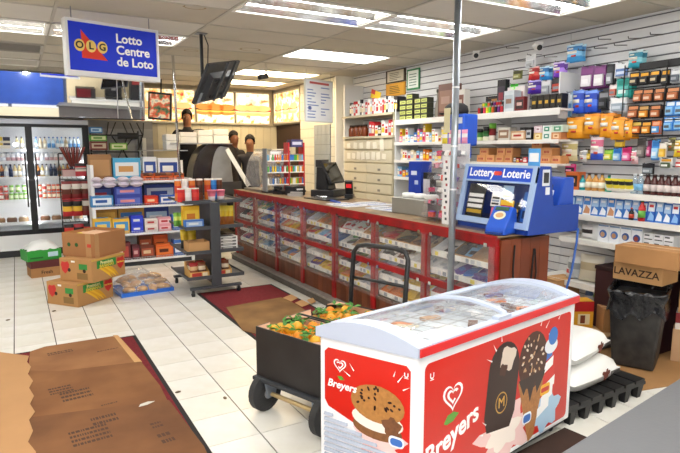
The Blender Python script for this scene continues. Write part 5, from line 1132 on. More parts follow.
for k, (px0, px1, y0, y1, c1, c2, nm) in enumerate(((90.5, 103, 127, 133, '3a7ab8', 'b9d8ea', 'small blue carton'), (90, 107, 135, 141, '5aa03c', 'd8e6b0', 'green carton'), (90, 107, 141.5, 150, '7a3a34', 'c8b8a0', 'maroon carton'), (110, 127, 143, 150, '7ab04a', 'e6e8c0', 'pale green carton'))):
    yy = 9.3; x0, x1 = ony(px0, 140, yy).x, ony(px1, 140, yy).x; z1, z0 = ony(px0, y0, yy).z, ony(px0, y1, yy).z
    pb('carton', nm + ' stacked at the cooler end under the mirror', 'carton', x0, x1, yy, z0, z1-z0, .15, M(c1, .5), M(c2, .5), M(c1, .5), 'cartons beside the cooler')
t = thing('side_rack', 'dark shelf rack holding cartons beside the cooler', 'rack', (0, 0, 0)); yy = 9.29
for yb_ in (133.5, 150.5): z = ony(100, yb_, yy).z-.012; MB().box(1.02, yy, z-.02, 1.75, yy+.3, z, DARK).build('board', t)
for x in (1.03, 1.74): MB().box(x-.01, yy+.28, 0, x+.01, yy+.3, 1.9, DARK).build('post', t)
t = thing('kitchen_machine', 'brushed steel kitchen machine behind the snack shelf', 'machine', (1.55, 8.80, .9005))
MB().box(-.25, 0, 0, .25, .4, .42, STEEL).build('housing', t, bevel=.02); MB().box(-.2, -.01, .12, .05, -.0005, .36, M('4a3a2c', .3)).build('door_panel', t)
for k in range(3): MB().cyl((.12, -.02, .12+k*.1), (.12, -.0005, .12+k*.1), .02, BLACK).build('knob', t)
for k, (x, w, h, c_) in enumerate(((1.86, .10, .2, 'e6e6e2'), (2.0, .14, .16, 'd8d4c8'), (1.28, .12, .3, '8a7a64'))):
    b = MB(); b.lathe([(w*.4, 0), (w*.5, .02), (w*.5, h*.8), (w*.42, h), (w*.2, h+.01)], M(c_, .4), n=14); tag(b.build('steel_pot' if k != 1 else 'plastic_tub', loc=(x, 8.95, .9005), smooth=True), ('white canister on the kitchen counter', 'cream tub on the kitchen counter', 'brown pot at the left of the kitchen counter')[k], 'container')

# ---- people
def person(label, loc, rz, cloth, skin, hair, pose, hoodie=False):
    J = {'pelvis': (0, 0, .95), 'waist': (0, 0, 1.08), 'chest': (0, -.02, 1.32), 'neck': (0, -.02, 1.49), 'head0': (0, -.03, 1.57), 'head1': (0, -.045, 1.64), 'head2': (0, -.03, 1.72)}
    R = {'pelvis': (.165, .12), 'waist': (.15, .11), 'chest': (.175, .115), 'neck': (.058, .058), 'head0': (.07, .085), 'head1': (.075, .095), 'head2': (.06, .075)}
    E_ = [('pelvis', 'waist'), ('waist', 'chest'), ('chest', 'neck'), ('neck', 'head0'), ('head0', 'head1'), ('head1', 'head2')]
    for s, n in ((-1, 'l'), (1, 'r')):
        sh = Vector((s*.19, -.01, 1.42)); el = sh+Vector(pose[n][0]); wr_ = el+Vector(pose[n][1]); hn = wr_+(wr_-el).normalized()*.08
        for k, p, r in (('sh', sh, .062), ('el', el, .045), ('wr', wr_, .03), ('hn', hn, .036)): J[k+n] = tuple(p); R[k+n] = (r, r)
        E_ += [('chest', 'sh'+n), ('sh'+n, 'el'+n), ('el'+n, 'wr'+n), ('wr'+n, 'hn'+n)]
        for q in range(4):     # fingers
            f = hn+(hn-wr_).normalized()*(.05-.008*abs(q-1))+Vector((0, (q-1.5)*.019, -.012)); J['f%d%s' % (q, n)] = tuple(f); R['f%d%s' % (q, n)] = (.009, .009); E_.append(('hn'+n, 'f%d%s' % (q, n)))
        tp = wr_+(hn-wr_)*.6+Vector((0, -.05, .0)); J['t'+n] = tuple(tp); R['t'+n] = (.011, .011); E_.append(('hn'+n, 't'+n))
        for k, p, r in (('hip', (s*.10, 0, .90), .095), ('kn', (s*.11, -.02, .50), .06), ('an', (s*.11, .02, .09), .042), ('toe', (s*.12, -.14, .035), .035)): J[k+n] = p; R[k+n] = (r, r)
        E_ += [('pelvis', 'hip'+n), ('hip'+n, 'kn'+n), ('kn'+n, 'an'+n), ('an'+n, 'toe'+n)]
    names = list(J); me = bpy.data.meshes.new('body_skeleton'); me.from_pydata([J[k] for k in names], [(names.index(a), names.index(c)) for a, c in E_], [])
    o = bpy.data.objects.new('tmp', me); C.objects.link(o); md = o.modifiers.new('skin', 'SKIN'); o.modifiers.new('sub', 'SUBSURF').levels = 2
    if not me.skin_vertices: me.attributes
    for i, k in enumerate(names): sv = me.skin_vertices[0].data[i]; sv.radius = R[k]; sv.use_root = (k == 'pelvis')
    ev = bpy.data.meshes.new_from_object(o.evaluated_get(bpy.context.evaluated_depsgraph_get())); bpy.data.objects.remove(o)
    ev.name = 'body'; ev.materials.clear(); ev.materials.append(cloth); ev.materials.append(skin); ev.materials.append(M('22242a', .8))
    hands = [Vector(J['hn'+n]) for n in 'lr']
    for p in ev.polygons:
        p.use_smooth = True; c = p.center
        p.material_index = 1 if (c.z > 1.495 and abs(c.x) < .14) or any((c-h).length < .085 for h in hands) else 2 if c.z < .93 else 0
    t = thing('person', label, 'person', loc, rz); bo = bpy.data.objects.new('body', ev); C.objects.link(bo); bo.parent = t
    b = MB(); G = []
    for j in range(8):
        th = pi*.56*j/7; G.append([b.v((.088*sin(th)*cos(2*pi*i/16), -.015+.105*sin(th)*sin(2*pi*i/16)+(.02 if j > 4 else 0), 1.69+.108*cos(th)-(0.05 if (sin(2*pi*i/16) > .1 and j > 5) else 0)+(.045 if (sin(2*pi*i/16) < -.3 and j > 5) else 0))) for i in range(16)])
    for j in range(7):
        for i in range(16): b.idx((G[j][i], G[j+1][i], G[j+1][(i+1)%16], G[j][(i+1)%16]), hair)
    b.build('hair', t, smooth=True)
    for s in (-1, 1):
        MB().ball((s*.03, -.128, 1.655), .009, M('9a8a7c', .4), 8, 6).build('eye', t, smooth=True); MB().ball((s*.082, -.03, 1.64), .018, skin, 8, 6, sx=.5).build('ear', t, smooth=True); MB().ball((s*.03, -.138, 1.655), .005, M('241a14', .3), 6, 5).build('iris', t)
    MB().ball((0, -.142, 1.625), .014, skin, 8, 6, sz=1.4).build('nose', t, smooth=True); MB().ball((0, -.125, 1.585), .02, M('8d4a40', .5), 8, 5, sz=.25, sy=.5).build('mouth', t, smooth=True)
    return t
sk1, sk2 = M('8a5a3c', .6), M('7a4c34', .6); hr = M('17130f', .7)
reach = {'l': ((-.06, -.14, -.24), (.05, -.24, -.03)), 'r': ((.24, -.06, -.05), (.08, -.22, -.08))}
low = {'l': ((-.05, -.02, -.29), (.04, -.12, -.20)), 'r': ((.06, -.02, -.29), (-.05, -.12, -.20))}
p1 = ony(187, 117, 9.45); person('person in a black jacket leaning over the kitchen counter, beside the chrome pole', (p1.x, 9.45, p1.z-1.66), radians(-20), M('1d1c20', .8), sk1, hr, reach)
p2 = ony(233, 138, 9.62); person('person in dark clothes behind the food warmer, middle of the three', (p2.x, 9.62, p2.z-1.66), radians(15), M('26242a', .8), sk2, hr, low)
p3 = ony(250, 142, 9.2); person('person in a dark top beside the clear counter-top case, rightmost of three', (p3.x, 9.2, p3.z-1.66), radians(-25), M('2c2a30', .8), sk1, hr, low)
sf = struct(MB().box(2.0, 8.9, 0, 3.7, 10.04, max(.03, p3.z-1.66), M('6b655c', .8)).build('floor_kitchen'))
t = thing('step_platform', 'low step behind the kitchen counter under the jacketed person', 'step', (0, 0, 0)); z0 = max(.03, p3.z-1.66); MB().box(p1.x-.35, 9.2, z0, p1.x+.25, 9.8, p1.z-1.665, M('5a544c', .8)).build('top', t)
if p2.z-1.66 > z0+.02: t = thing('step_board', 'low board behind the food warmer under the middle person', 'step', (0, 0, 0)); MB().box(p2.x-.22, 9.42, z0, p2.x+.25, 9.82, p2.z-1.665, M('5a544c', .8)).build('top', t)
for k, (px, py) in enumerate(((210, 186), (222, 176))): pass

# ================================================================ ON THE COUNTER, far to near
# curved clear case
CZ = CT+.0005
t = thing('countertop_case', 'curved clear counter-top food case at the far counter end', 'display case', (0, 0, 0)); cy0, cy1 = 7.12, 7.72
P2 = [(2.86, CZ+.03), (2.86, CZ+.06)]+[(2.86+.20*(1-cos(q*pi/16)), CZ+.06+.50*sin(q*pi/16)) for q in range(1, 9)]+[(3.30, CZ+.56), (3.30, CZ+.03)]
b = MB()
for k in range(1, 9): b.hexa([(P2[k][0], cy0, P2[k][1]), (P2[k+1][0], cy0, P2[k+1][1]), (P2[k+1][0], cy1, P2[k+1][1]), (P2[k][0], cy1, P2[k][1])], [(P2[k][0]-.003, cy0, P2[k][1]+.004), (P2[k+1][0]-.003, cy0, P2[k+1][1]+.004), (P2[k+1][0]-.003, cy1, P2[k+1][1]+.004), (P2[k][0]-.003, cy1, P2[k][1]+.004)], glass_mat('case_glass', haze=.18))
b.build('curved_glass', t)
MB().box(2.84, cy0, CZ, 3.32, cy1, CZ+.03, STEEL).build('base', t); MB().box(3.28, cy0, CZ+.0305, 3.30, cy1, CZ+.56, M('c9ccd0', .3, .6)).build('back', t); MB().box(3.02, cy0-.01, CZ+.565, 3.31, cy1+.01, CZ+.585, M('e6dfc8', .5)).build('top', t)
for z in (.19, .36): MB().box(2.93+z*.3, cy0+.02, CZ+z, 3.27, cy1-.02, CZ+z+.006, GLASS).build('shelf', t)
b = MB(); b.prism([(x, z) for x, z in P2], cy0-.006, cy0-.0005, glass_mat('case_glass2', haze=.25), 'y'); b.build('end_glass', t)
MB().box(3.0, cy0-.012, CZ+.47, 3.16, cy0-.0065, CZ+.55, WHITE).build('card', t)
for k in range(5):
    b = MB(); b.ball((0, 0, 0), .045, M(('c8903a', 'b8783a', 'd8a860', 'a86a34', 'c89a50')[k], .6), 10, 7, sz=.6); zz = (.0305, .1965, .1965, .3665, .3665)[k]
    tag(b.build('pastry', loc=(3.12, 7.15+(k%2)*.25, CZ+zz+.028), smooth=True), 'golden pastry inside the curved clear case, %s' % ('on the base', 'middle shelf near', 'middle shelf far', 'top shelf near', 'top shelf far')[k], 'pastry', 'pastries in the case')
# lighter rack: two columns on red uprights
t = thing('lighter_rack', 'red three-shelf rack of coloured lighters on the far counter end', 'rack', (0, 0, 0)); ly = 6.93
xs = [ony(px, 170, ly).x for px in (267, 289, 304)]; zs = [ony(280, y, ly).z for y in (184, 172, 160.5, 148.5)]
lrd = M('b8202a', .4)
for k, x in enumerate(xs): MB().box(x-(.012 if k else .005), ly, CZ, x+(.012 if k else .005), ly+.14, zs[3]+(.08 if k else 0), lrd if k else GREY).build('upright', t)
MB().box(xs[0]-.02, ly-.02, CZ, xs[2]+.02, ly+.16, CZ+.02, DARK).build('base', t)
for i in range(2):
    for z in zs[:3]:
        s_ = MB().box(xs[i]+.013, ly-.02, z-.012, xs[i+1]-.013, ly+.13, z, M('e9e6e0', .5)).build('shelf', t); b = MB(); n = 9
        for k in range(n):
            x = xs[i]+.02+(xs[i+1]-xs[i]-.04)*k/(n-1); b.box(x-.008, ly+.0, z, x+.008, ly+.015, z+.075, M(random.choice(('e8c832', '3a7ac8', 'd83a3a', '4aa84a', 'f0f0ee', '9a9ca0', 'e07a2a', '6ab0d8', 'f0f0ee')), .4)); b.box(x-.007, ly+.001, z+.075, x+.007, ly+.014, z+.088, STEEL)
        tag(b.build('lighters', s_), 'row of coloured lighters', kind='stuff')
b = MB(); b.box(xs[1]+.03, ly-.01, zs[3]+.02, xs[2]-.02, ly+.12, zs[3]+.12, M('3c3a6a', .5)); b.box(xs[1]+.05, ly-.0115, zs[3]+.05, xs[2]-.04, ly-.01, zs[3]+.09, M('c8c8d8', .5)); tag(b.build('rack_topper', t))
# cash register
t = thing('cash_register', 'black touchscreen cash register turned sideways on the counter', 'cash register', (0, 0, 0)); px_ = 3.22; py_ = 6.05
t.location = (3.36, 6.12, CZ); t.rotation_euler = (0, 0, radians(122)); kb = M('1b1c20', .35)
MB().box(-.16, -.18, 0, .16, .18, .085, kb).build('drawer_base', t, bevel=.008)
b = MB(); b.prism([(-.05, .086), (.13, .086), (.12, .36), (.02, .36)], -.10, .10, kb, 'y'); b.build('pedestal', t, bevel=.006)
b = MB(); b.T = Matrix.Translation((-.06, 0, .28)) @ Matrix.Rotation(radians(28), 4, 'Y'); b.box(-.016, -.18, -.13, .016, .18, .15, kb); b.build('touchscreen', t, bevel=.006)
b = MB(); b.T = Matrix.Translation((-.06, 0, .28)) @ Matrix.Rotation(radians(28), 4, 'Y'); b.box(-.0175, -.165, -.115, -.0165, .165, .135, M('08090a', .08)); b.build('screen_glass', t)
MB().box(.05, -.09, .361, .14, .09, .45, kb).build('customer_display', t, bevel=.004); MB().box(.1405, -.08, .375, .143, .08, .435, M('16301e', .2)).build('display_glass', t)
MB().box(.131, -.05, .18, .134, .06, .32, M('c02838', .4)).build('red_sticker', t); MB().box(.135, -.05, .09, .14, -.0, .13, WHITE).build('white_sticker', t)
# card reader with red light, receipt printer, phone
t = thing('card_terminal', 'dark card terminal with red screen beside the cash register', 'card terminal', (3.42, 5.72, CZ), radians(-40)); MB().box(-.05, -.07, 0, .05, .07, .05, kb).build('base', t, bevel=.006)
b = MB(); b.T = Matrix.Translation((0, 0, .051)) @ Matrix.Rotation(.4, 4, 'X'); b.box(-.045, -.02, .0, .045, .02, .17, kb); b.box(-.032, -.0215, .09, .032, -.02, .14, M('c8282c', .3, em=.6)); b.build('reader', t)
t = thing('receipt_printer', 'low black receipt printer beside the cash register', 'printer', (3.05, 6.45, CZ), .2); MB().box(-.09, -.10, 0, .09, .10, .12, kb).build('housing', t, bevel=.012); MB().box(-.05, -.101, .07, .05, -.1005, .09, M('d8d8d6', .5)).build('paper_slot', t)
t = thing('black_tray', 'black tray of cables and a silver stapler on the counter', 'tray', (3.12, 5.75, CZ), .1); MB().box(-.16, -.24, 0, .16, .24, .012, kb).build('base', t)
b = MB(); b.tube([(-.1, .1, .022), (-.05, .14, .03), (0, .1, .022), (.05, .06, .028), (.0, .0, .022), (-.06, .03, .022)], .008, CHROME); b.build('chrome_coil', t)
b = MB(); b.box(-.02, -.1, 0, .02, .1, .03, M('d8d9da', .3, .6)); b.box(-.02, -.1, .035, .02, .06, .055, M('d8d9da', .3, .6)); tag(b.build('stapler', loc=(2.98, 6.30, CZ), rz=.6), 'silver stapler near the receipt printer', 'stapler')
t = thing('desk_telephone', 'black counter telephone between lighter rack and register', 'telephone', (3.0, 6.72, CZ), .3); MB().box(-.09, -.1, 0, .09, .1, .05, kb).build('base', t, bevel=.01); MB().tube([(-.08, .06, .08), (-.08, .0, .085), (-.08, -.06, .08)], .022, kb).build('handset', t)
MB().box(-.1, .04, .05, -.06, .07, .062, kb).build('cradle', t)
# newspapers
for k, (x, y, a, c1) in enumerate(((2.95, 5.0, .05, 'e2e4ea'), (3.25, 4.95, -.06, 'd8dae0'), (3.1, 4.45, .1, 'dfe2ea'))):
    t = thing('newspaper', 'folded newspaper lying flat on the counter, %s' % ('at the front', 'at the back', 'nearest the steel box')[k], 'newspaper', (x, y, CZ), a, 'newspapers'); MB().box(-.13, -.2, 0, .13, .2, .008, M(c1, .8)).build('paper', t)
    b = MB()
    for r in range(9): b.box(-.11, -.18+r*.04, .0081, .11, -.18+r*.04+(.03 if r in (2, 6) else .012), .0086, M(('3c5fb0' if r == 2 else '9a9ca2' if r != 6 else '55607a'), .8))
    tag(b.build('print', t), kind='stuff')
b = MB(); b.box(-.14, -.012, 0, .14, .012, .02, M('2f5ac8', .4)); tag(b.build('blue_ruler', loc=(3.0, 5.32, CZ), rz=1.4), 'long blue strip lying on the counter by the newspapers', 'ruler')
# steel box with cup stacks
t = thing('steel_dispenser', 'grey steel box of white cup lids on the counter', 'dispenser', (3.13, 4.0, CZ), radians(4)); sg_ = M('a9a8a0', .35, .5, var=.1)
MB().box(-.13, -.24, 0, .13, .24, .14, sg_).build('housing', t, bevel=.005)
for k in range(3): MB().lathe([(.06, .1405), (.066, .15), (.066, .17), (.05, .18)], M('f2f2ee', .5), (.0, -.15+k*.15, 0), 14).build('lid_stack', t, smooth=True)
# blue upright box and dark panel
t = thing('blue_stand', 'upright royal-blue display box behind the steel dispenser', 'display stand', (3.40, 4.35, CZ), radians(5)); MB().box(-.07, -.09, 0, .07, .09, .46, M('1c3fae', .35)).build('body', t, bevel=.006)
MB().box(-.0715, -.03, .33, -.0705, .05, .37, M('d8e0f0', .4)).build('emblem', t); MB().box(-.0715, -.05, .24, -.0705, .0, .28, M('b8c4e0', .4)).build('emblem', t)
t = thing('phone_stand', 'slim black stand with pale card beside the blue display box', 'stand', (3.38, 4.16, CZ), radians(5)); MB().box(-.05, -.05, 0, .02, .05, .36, kb).build('body', t); MB().box(-.053, -.04, .02, -.0505, .045, .30, M('c4c2cc', .4)).build('card', t)
# clear tiered candy stand
t = thing('acrylic_stand', 'clear tiered stand full of small toys and candy on the counter', 'display stand', (3.02, 3.55, CZ), 0); ac = glass_mat('acrylic', haze=.05)
for s_ in (-1, 1): b = MB(); b.prism([(-.10, 0), (.12, 0), (.12, .62), (.02, .62)], s_*.17-.003, s_*.17+.003, ac, 'y'); b.build('side', t)
MB().box(.115, -.166, 0, .12, .166, .62, M('e9eaec', .4)).build('back', t)
for k in range(6):
    z = .02+k*.10; x0 = -.095+.12*z/.62; s_ = MB().box(x0, -.166, z, .114, .166, z+.004, ac).build('shelf', t); MB().box(x0, -.166, z+.0041, x0+.003, .166, z+.035, ac).build('lip', s_); b = MB()
    for q in range(18):
        b.T = Matrix.Translation((random.uniform(x0+.02, .09), -.15+q*.0175, z+.022)) @ Matrix.Rotation(random.uniform(0, 3), 4, 'Z') @ Matrix.Rotation(random.uniform(-.5, .5), 4, 'X'); r = random.uniform(.015, .026)
        b.box(-r, -r*.8, -r*.8, r, r*.8, r*.8, M(random.choice(('d83a6a', 'e86a8a', 'f0f0ee', 'c8ccd0', '3a3a40', 'd84a3a', '8a6ab8', 'c8ccd0', 'e0a0b0', '8a9098')), .35))
    tag(b.build('small_goods', s_), 'mixed small wrapped goods', kind='stuff')
for k, c_ in enumerate(('e8d83a', 'e88ab0', 'f0d0dc', 'e89ac0')):
    b = MB(); b.bag(.07, .11, .03, [M(c_, .4), M('f4f0f0', .4), M(c_, .4)]); tag(b.build('candy_pouch', loc=(3.13, 3.68-k*.08, CZ+.622), rz=-pi/2, smooth=True), '%s candy pouch on top of the clear stand, %s' % (('yellow', 'pink', 'pale pink', 'rose')[k], nth(k, 4)), 'pouch', 'candy pouches on the clear stand')
# white strip post with small printed pictures, and the blue terminal on its post
t = thing('strip_post', 'white vertical strip with small dark pictures beside the galvanised pole', 'post', (2.88, 3.34, CZ), 0); MB().box(-.02, -.035, 0, .02, .035, .52, M('f1f1f0', .4)).build('strip', t)
b = MB()
for k in range(11): b.box(-.0212, -.022+(k%3)*.008, .03+k*.044, -.0201, .0+(k%3)*.008, .05+k*.044, M(('3a3c44', '7a7c84', 'b0525a', '2c2e34')[k%4], .5))
tag(b.build('pictures', t), kind='stuff')
t = thing('blue_terminal', 'raised blue terminal box behind the galvanised pole', 'terminal', (3.30, 3.70, 0), radians(8)); zt = onx(466, 146, 3.3).z; zt1 = onx(466, 114, 3.3).z
MB().cyl((.0, 0, CZ), (.0, 0, zt-.001), .02, M('2a58c0', .4)).build('post', t); MB().box(-.09, -.13, zt, .09, .10, zt1, M('2a5fd4', .35)).build('housing', t, bevel=.015); MB().box(-.05, -.10, zt-.1, .05, -.05, zt-.001, M('2450b8', .35)).build('arm', t)
MB().box(-.0915, -.11, zt1-.08, -.0903, -.06, zt1-.03, M('e8ecf4', .4)).build('label', t)
for k in range(3): MB().cyl((-.093, -.05+k*.04, zt+.1), (-.0903, -.05+k*.04, zt+.1), .006, M('173a8a', .4)).build('rivet', t)
t = thing('brimmed_hat', 'black brimmed cap lying on the raised blue terminal', 'cap', (3.30, 3.74, zt1+.0005), .3); b = MB(); b.lathe([(.10, 0), (.105, .03), (.095, .07), (.06, .095), (.01, .10)], M('1c1b1e', .7), n=16); b.build('crown', t, smooth=True)
b = MB(); b.prism([(-.02, -.1), (-.12, -.10), (-.18, -.05), (-.18, .05), (-.12, .10), (-.02, .1)], .001, .008, M('1c1b1e', .7), 'z'); b.build('brim', t)
# paper leaf pinned to the pole
b = MB(); c = onx(448, 118, 2.62); b.bag(.07, .17, .008, [M('d8cfa6', .6)]); tag(b.build('paper_tag', loc=(2.64, 3.085, c.z-.1), rz=-pi/2), 'crumpled cream paper tag taped to the galvanised pole', 'paper')

# ================================================================ RIGHT WALL: shelves, drawer cabinet, hanging goods
random.seed(21)
def swap(c): return c.replace('lblue', 'sky-blue').replace('cream', 'cream').replace('tan', 'tan')
bro = M('e6e2d8', .45)
def wshelf(label, y0, y1, z, x0=4.25, lip=.045, m=None):
    t = thing('wall_shelf', label, 'shelf', (0, 0, 0)); m = m or M('eae8e2', .45)
    MB().box(x0, y0, z-.02, WALLX-.001, y1, z, m).build('board', t); MB().box(x0-.006, y0, z-lip, x0-.0005, y1, z+.002, m).build('lip', t)
    y = y0+.1
    while y < y1: MB().prism([(x0+.03, z-.0205), (WALLX-.002, z-.0205), (WALLX-.002, z-.14)], y-.004, y+.004, M('c9c9c6', .4), 'y').build('bracket', t); y += .8
    return t
US = [1.975, 1.695, 1.475, 1.26]; LS = [1.25, 1.04, .825]
for z, nm in zip(US, ('top', 'second', 'third', 'fourth')): wshelf('white wall shelf behind the counter, %s from the top' % (nm if nm != 'top' else 'first'), 3.44, 5.98, z, lip=.06 if nm == 'top' else .035)
for z, nm in zip(LS, ('upper', 'middle', 'lower')): wshelf('white wall shelf on the right above the bin, %s of three' % nm, 1.35, 3.38, z)
t = thing('shelf_upright', 'white upright panel between drawer cabinet and wall shelves', 'panel', (0, 0, 0)); MB().box(4.27, 5.985, .9, WALLX-.001, 6.005, 2.18, M('dfe1e2', .5)).build('panel', t)
def wy(px, x): return onx(px, 150, x).y
def wbox(px0, px1, ytop, z, xf, cols, label, cat='box', name='product_box', d=.12, group=None):
    y0, y1 = wy(px0, xf), wy(px1, xf); h = onx((px0+px1)/2, ytop, xf).z-z; w = y0-y1-.004; b = MB(); e = .0008; c = [M(q, .45) for q in cols]
    b.box(-w/2, 0, 0, w/2, d, h, c[0]); b.box(-w*.42, -e, h*.18, w*.42, 0, h*.8, c[1]); b.box(-w*.3, -2*e, h*.4, w*.26, -e, h*.62, c[2]) if len(c) > 2 else None
    return tag(b.build(name, loc=(xf, (y0+y1)/2, z+.0005), rz=-pi/2), label, cat, group)
def fill(pxa, pxb, z, xf, hs, ws, colours, desc, where, cat='box', name='product_box', d=.12, stack=1):
    """a row of small boxes side by side"""
    ya, yb = wy(pxa, xf), wy(pxb, xf); y = ya; items = []
    while y > yb+ws[0]*.6: w = min(random.uniform(*ws), y-yb); items.append((y, w)); y -= w
    for i, (y, w) in enumerate(items):
        zz = z
        for s_ in range(random.randint(1, stack)):
            h = random.uniform(*hs); cn = random.choice(colours); c2 = random.choice(('white', 'cream', 'yellow', 'red', 'silver')); w2 = w-.006; b = MB(); e = .0008
            b.box(-w2/2, 0, 0, w2/2, d, h, cm_[cn]); b.box(-w2*.42, -e, h*.2, w2*.42, 0, h*.55, cm_[c2]); b.box(-w2*.3, -2*e, h*.62, w2*.3, -e, h*.78, cm_['white' if cn != 'white' else 'red'])
            tag(b.build(name, loc=(xf+random.uniform(0, .01), y-w/2, zz+.0005), rz=-pi/2), '%s %s on %s, %s%s' % (swap(cn), desc, where, nth(i, len(items)), '' if s_ == 0 else ', stacked on top'), cat, '%s on %s' % (desc, where)); zz += h+.0006
def hpack(px0, py0, px1, py1, cols, label, kind='card', x=4.42, cat='packet', deep=2, group='goods hanging on the slatted wall', name=None, hook=True):
    a, c = onx(px0, py0, x), onx(px1, py1, x); w = a.y-onx(px1, py0, x).y; h = onx((px0+px1)/2, py0, x).z-onx((px0+px1)/2, py1, x).z; yc = a.y-w/2; z0 = onx((px0+px1)/2, py1, x).z; ms = [M(q, .38) for q in cols]; b = MB()
    nm = name or ('hanging_pouch' if kind == 'bag' else 'blister_pack')
    if kind == 'bag':
        b.bag(w*.96, h, .05, ms, pinch=.2)
        for dx, dz, dw, dh, q in ((-.02, .52, .30, .16, -1), (.08, .30, .16, .10, 0), (-.12, .74, .14, .08, 1)): b.box((dx-dw)*w, -.029, h*(dz-dh/2), (dx+dw)*w*.8, -.0245, h*(dz+dh/2), M('f2ece0', .4) if q else M('c8402a', .4))
    else:
        b.box(-w/2, 0, 0, w/2, .004, h, ms[0]); b.box(-w*.36, -.02, h*.08, w*.36, 0, h*.58, ms[1]); b.box(-w*.4, -.001, h*.66, w*.4, 0, h*.9, ms[2] if len(ms) > 2 else ms[0]); b.box(-w*.3, -.0212, h*.2, w*.2, -.02, h*.4, ms[-1]); b.box(-.012, -.0012, h*.93, .012, 0, h*.96, M('3a3a3c', .5))
    me = b.mesh(nm, kind == 'bag')
    for k in range(deep): inst(me, nm, (x+.03+k*(.05 if kind == 'bag' else .027), yc+random.uniform(-.004, .004), z0-.003*k), rot=(random.uniform(-.04, .04), 0, -pi/2+random.uniform(-.05, .05)), label=label+('' if deep == 1 else (', front', ', behind', ', rearmost')[k]), cat=cat, group=group)
    if hook: MB().tube([(WALLX, yc, z0+h+.012), (x-.02, yc, z0+h-.004), (x-.025, yc, z0+h+.006)], .003, M('2a2a2c', .4, .5), 6).build('peg_hook', wr)
# bare hooks high on the wall
for px, py in ((600, 38), (630, 37), (652, 33), (580, 49), (596, 47), (508, 47), (520, 60), (546, 56), (567, 68), (616, 44)):
    p = onx(px, py, 4.42); MB().tube([(WALLX, p.y+.02, p.z+.01), (4.40, p.y, p.z-.012), (4.395, p.y, p.z+.004)], .0035, M('2a2a2c', .4, .5), 6).build('peg_hook', wr)
# security cameras
for px, py, nm in ((476, 55, 'left'), (538, 47, 'right')):
    p = onx(px, py, 4.35); t = thing('security_camera', 'white bullet security camera on the slatted wall, %s one' % nm, 'camera', p, -2.3 if nm == 'left' else -2.2, 'wall cameras'); b = MB(); b.T = Matrix.Rotation(pi/2+.25, 4, 'Y'); b.cyl((0, 0, -.08), (0, 0, .07), .032, WHITE); b.cyl((0, 0, .07), (0, 0, .072), .026, BLACK); b.build('camera_body', t, smooth=False)
    b = MB(); b.box(-.11, -.035, .02, .06, .035, .036, WHITE); b.build('sun_hood', t); b = MB(); b.tube([(-.02, 0, .03), (-.10, .0, .05), (-.2, 0, .05)], .012, WHITE); b.build('bracket', t)
# gold / blue / teal singles high up
hpack(564.5, 44, 581, 61, ('3f9ad8', '7fc4ee', '2f7ab8', 'bfe0f4'), 'bright blue blister pack alone high on the slatted wall', 'bag', deep=2)
hpack(626.5, 50, 642, 67, ('3aa6bc', '8ad4e0', '2a86a0', 'd8f0f4'), 'teal blue toy pack high on the slatted wall, above the batteries', 'bag', deep=2)
hpack(579, 66, 591.5, 88, ('6b1f6a', 'e8e4e8', '7c2a78', 'f4f2f4'), 'purple and white glove pack, left one', deep=3); hpack(592, 65, 604, 87, ('6b1f6a', 'e8e4e8', '7c2a78', 'f4f2f4'), 'purple and white glove pack, right one', deep=3)
hpack(605, 64, 612.5, 85, ('26282c', '8d9298', '3a3c40', 'd0d4d8'), 'narrow black accessory card beside the purple packs', deep=2); hpack(613, 62.5, 628, 77, ('eef0f2', '5a7ab0', 'f4f5f6', 'c8d4e6'), 'white and blue card pack above the teal packs', deep=2)
hpack(616, 78, 630.5, 97, ('2aa69a', '6cc8c0', '1f8a80', 'e6f4f2'), 'teal blister pack left of the batteries', deep=3)
hpack(571, 90, 582.5, 113, ('2a5ce0', '4a7cf0', '1f48c0', '7aa0f4'), 'royal-blue bag pack, left of two', 'bag', deep=2); hpack(583, 90, 596.5, 112, ('2a5ce0', '4a7cf0', '1f48c0', '7aa0f4'), 'royal-blue bag pack, right of two', 'bag', deep=2)
hpack(566, 92, 571, 119, ('b9d4e8', '6aa0c8', 'e8eef2', '8ac0dc'), 'pale blue narrow pack left of the royal-blue bags', deep=1)
hpack(597, 91, 607.5, 109, ('3a3c40', '1e2024', '8a8e94', '5a5e64'), 'black cable loop pack right of the royal-blue bags', deep=1); hpack(608, 84, 616, 96, ('e9dcd8', 'c86a5a', 'f4f0ee', '8a8e94'), 'small white and red card above the white packs', deep=1); hpack(608, 97, 625, 112, ('eceef0', '9aa8b4', 'f6f6f6', 'c8d0d8'), 'wide white blister pack above the orange bags', deep=2)
for k, (a, c, d, e) in enumerate(((563.5, 117, 582, 138), (582.5, 113.5, 598, 134), (598.5, 113, 612, 137), (609, 117, 623, 139.5), (623, 120, 631, 138))):
    hpack(a, c, d, e, ('f0a020', 'f4b030', 'f0a828', 'e88f14'), 'orange cheese-puff bag on the wall, %s' % nth(k, 5), 'bag', deep=3, x=4.36, cat='bag')
hpack(613, 139, 623, 147, ('e8c030', 'f0d050', '8a8a80', 'e8c030'), 'small yellow card under the orange bags', deep=1)
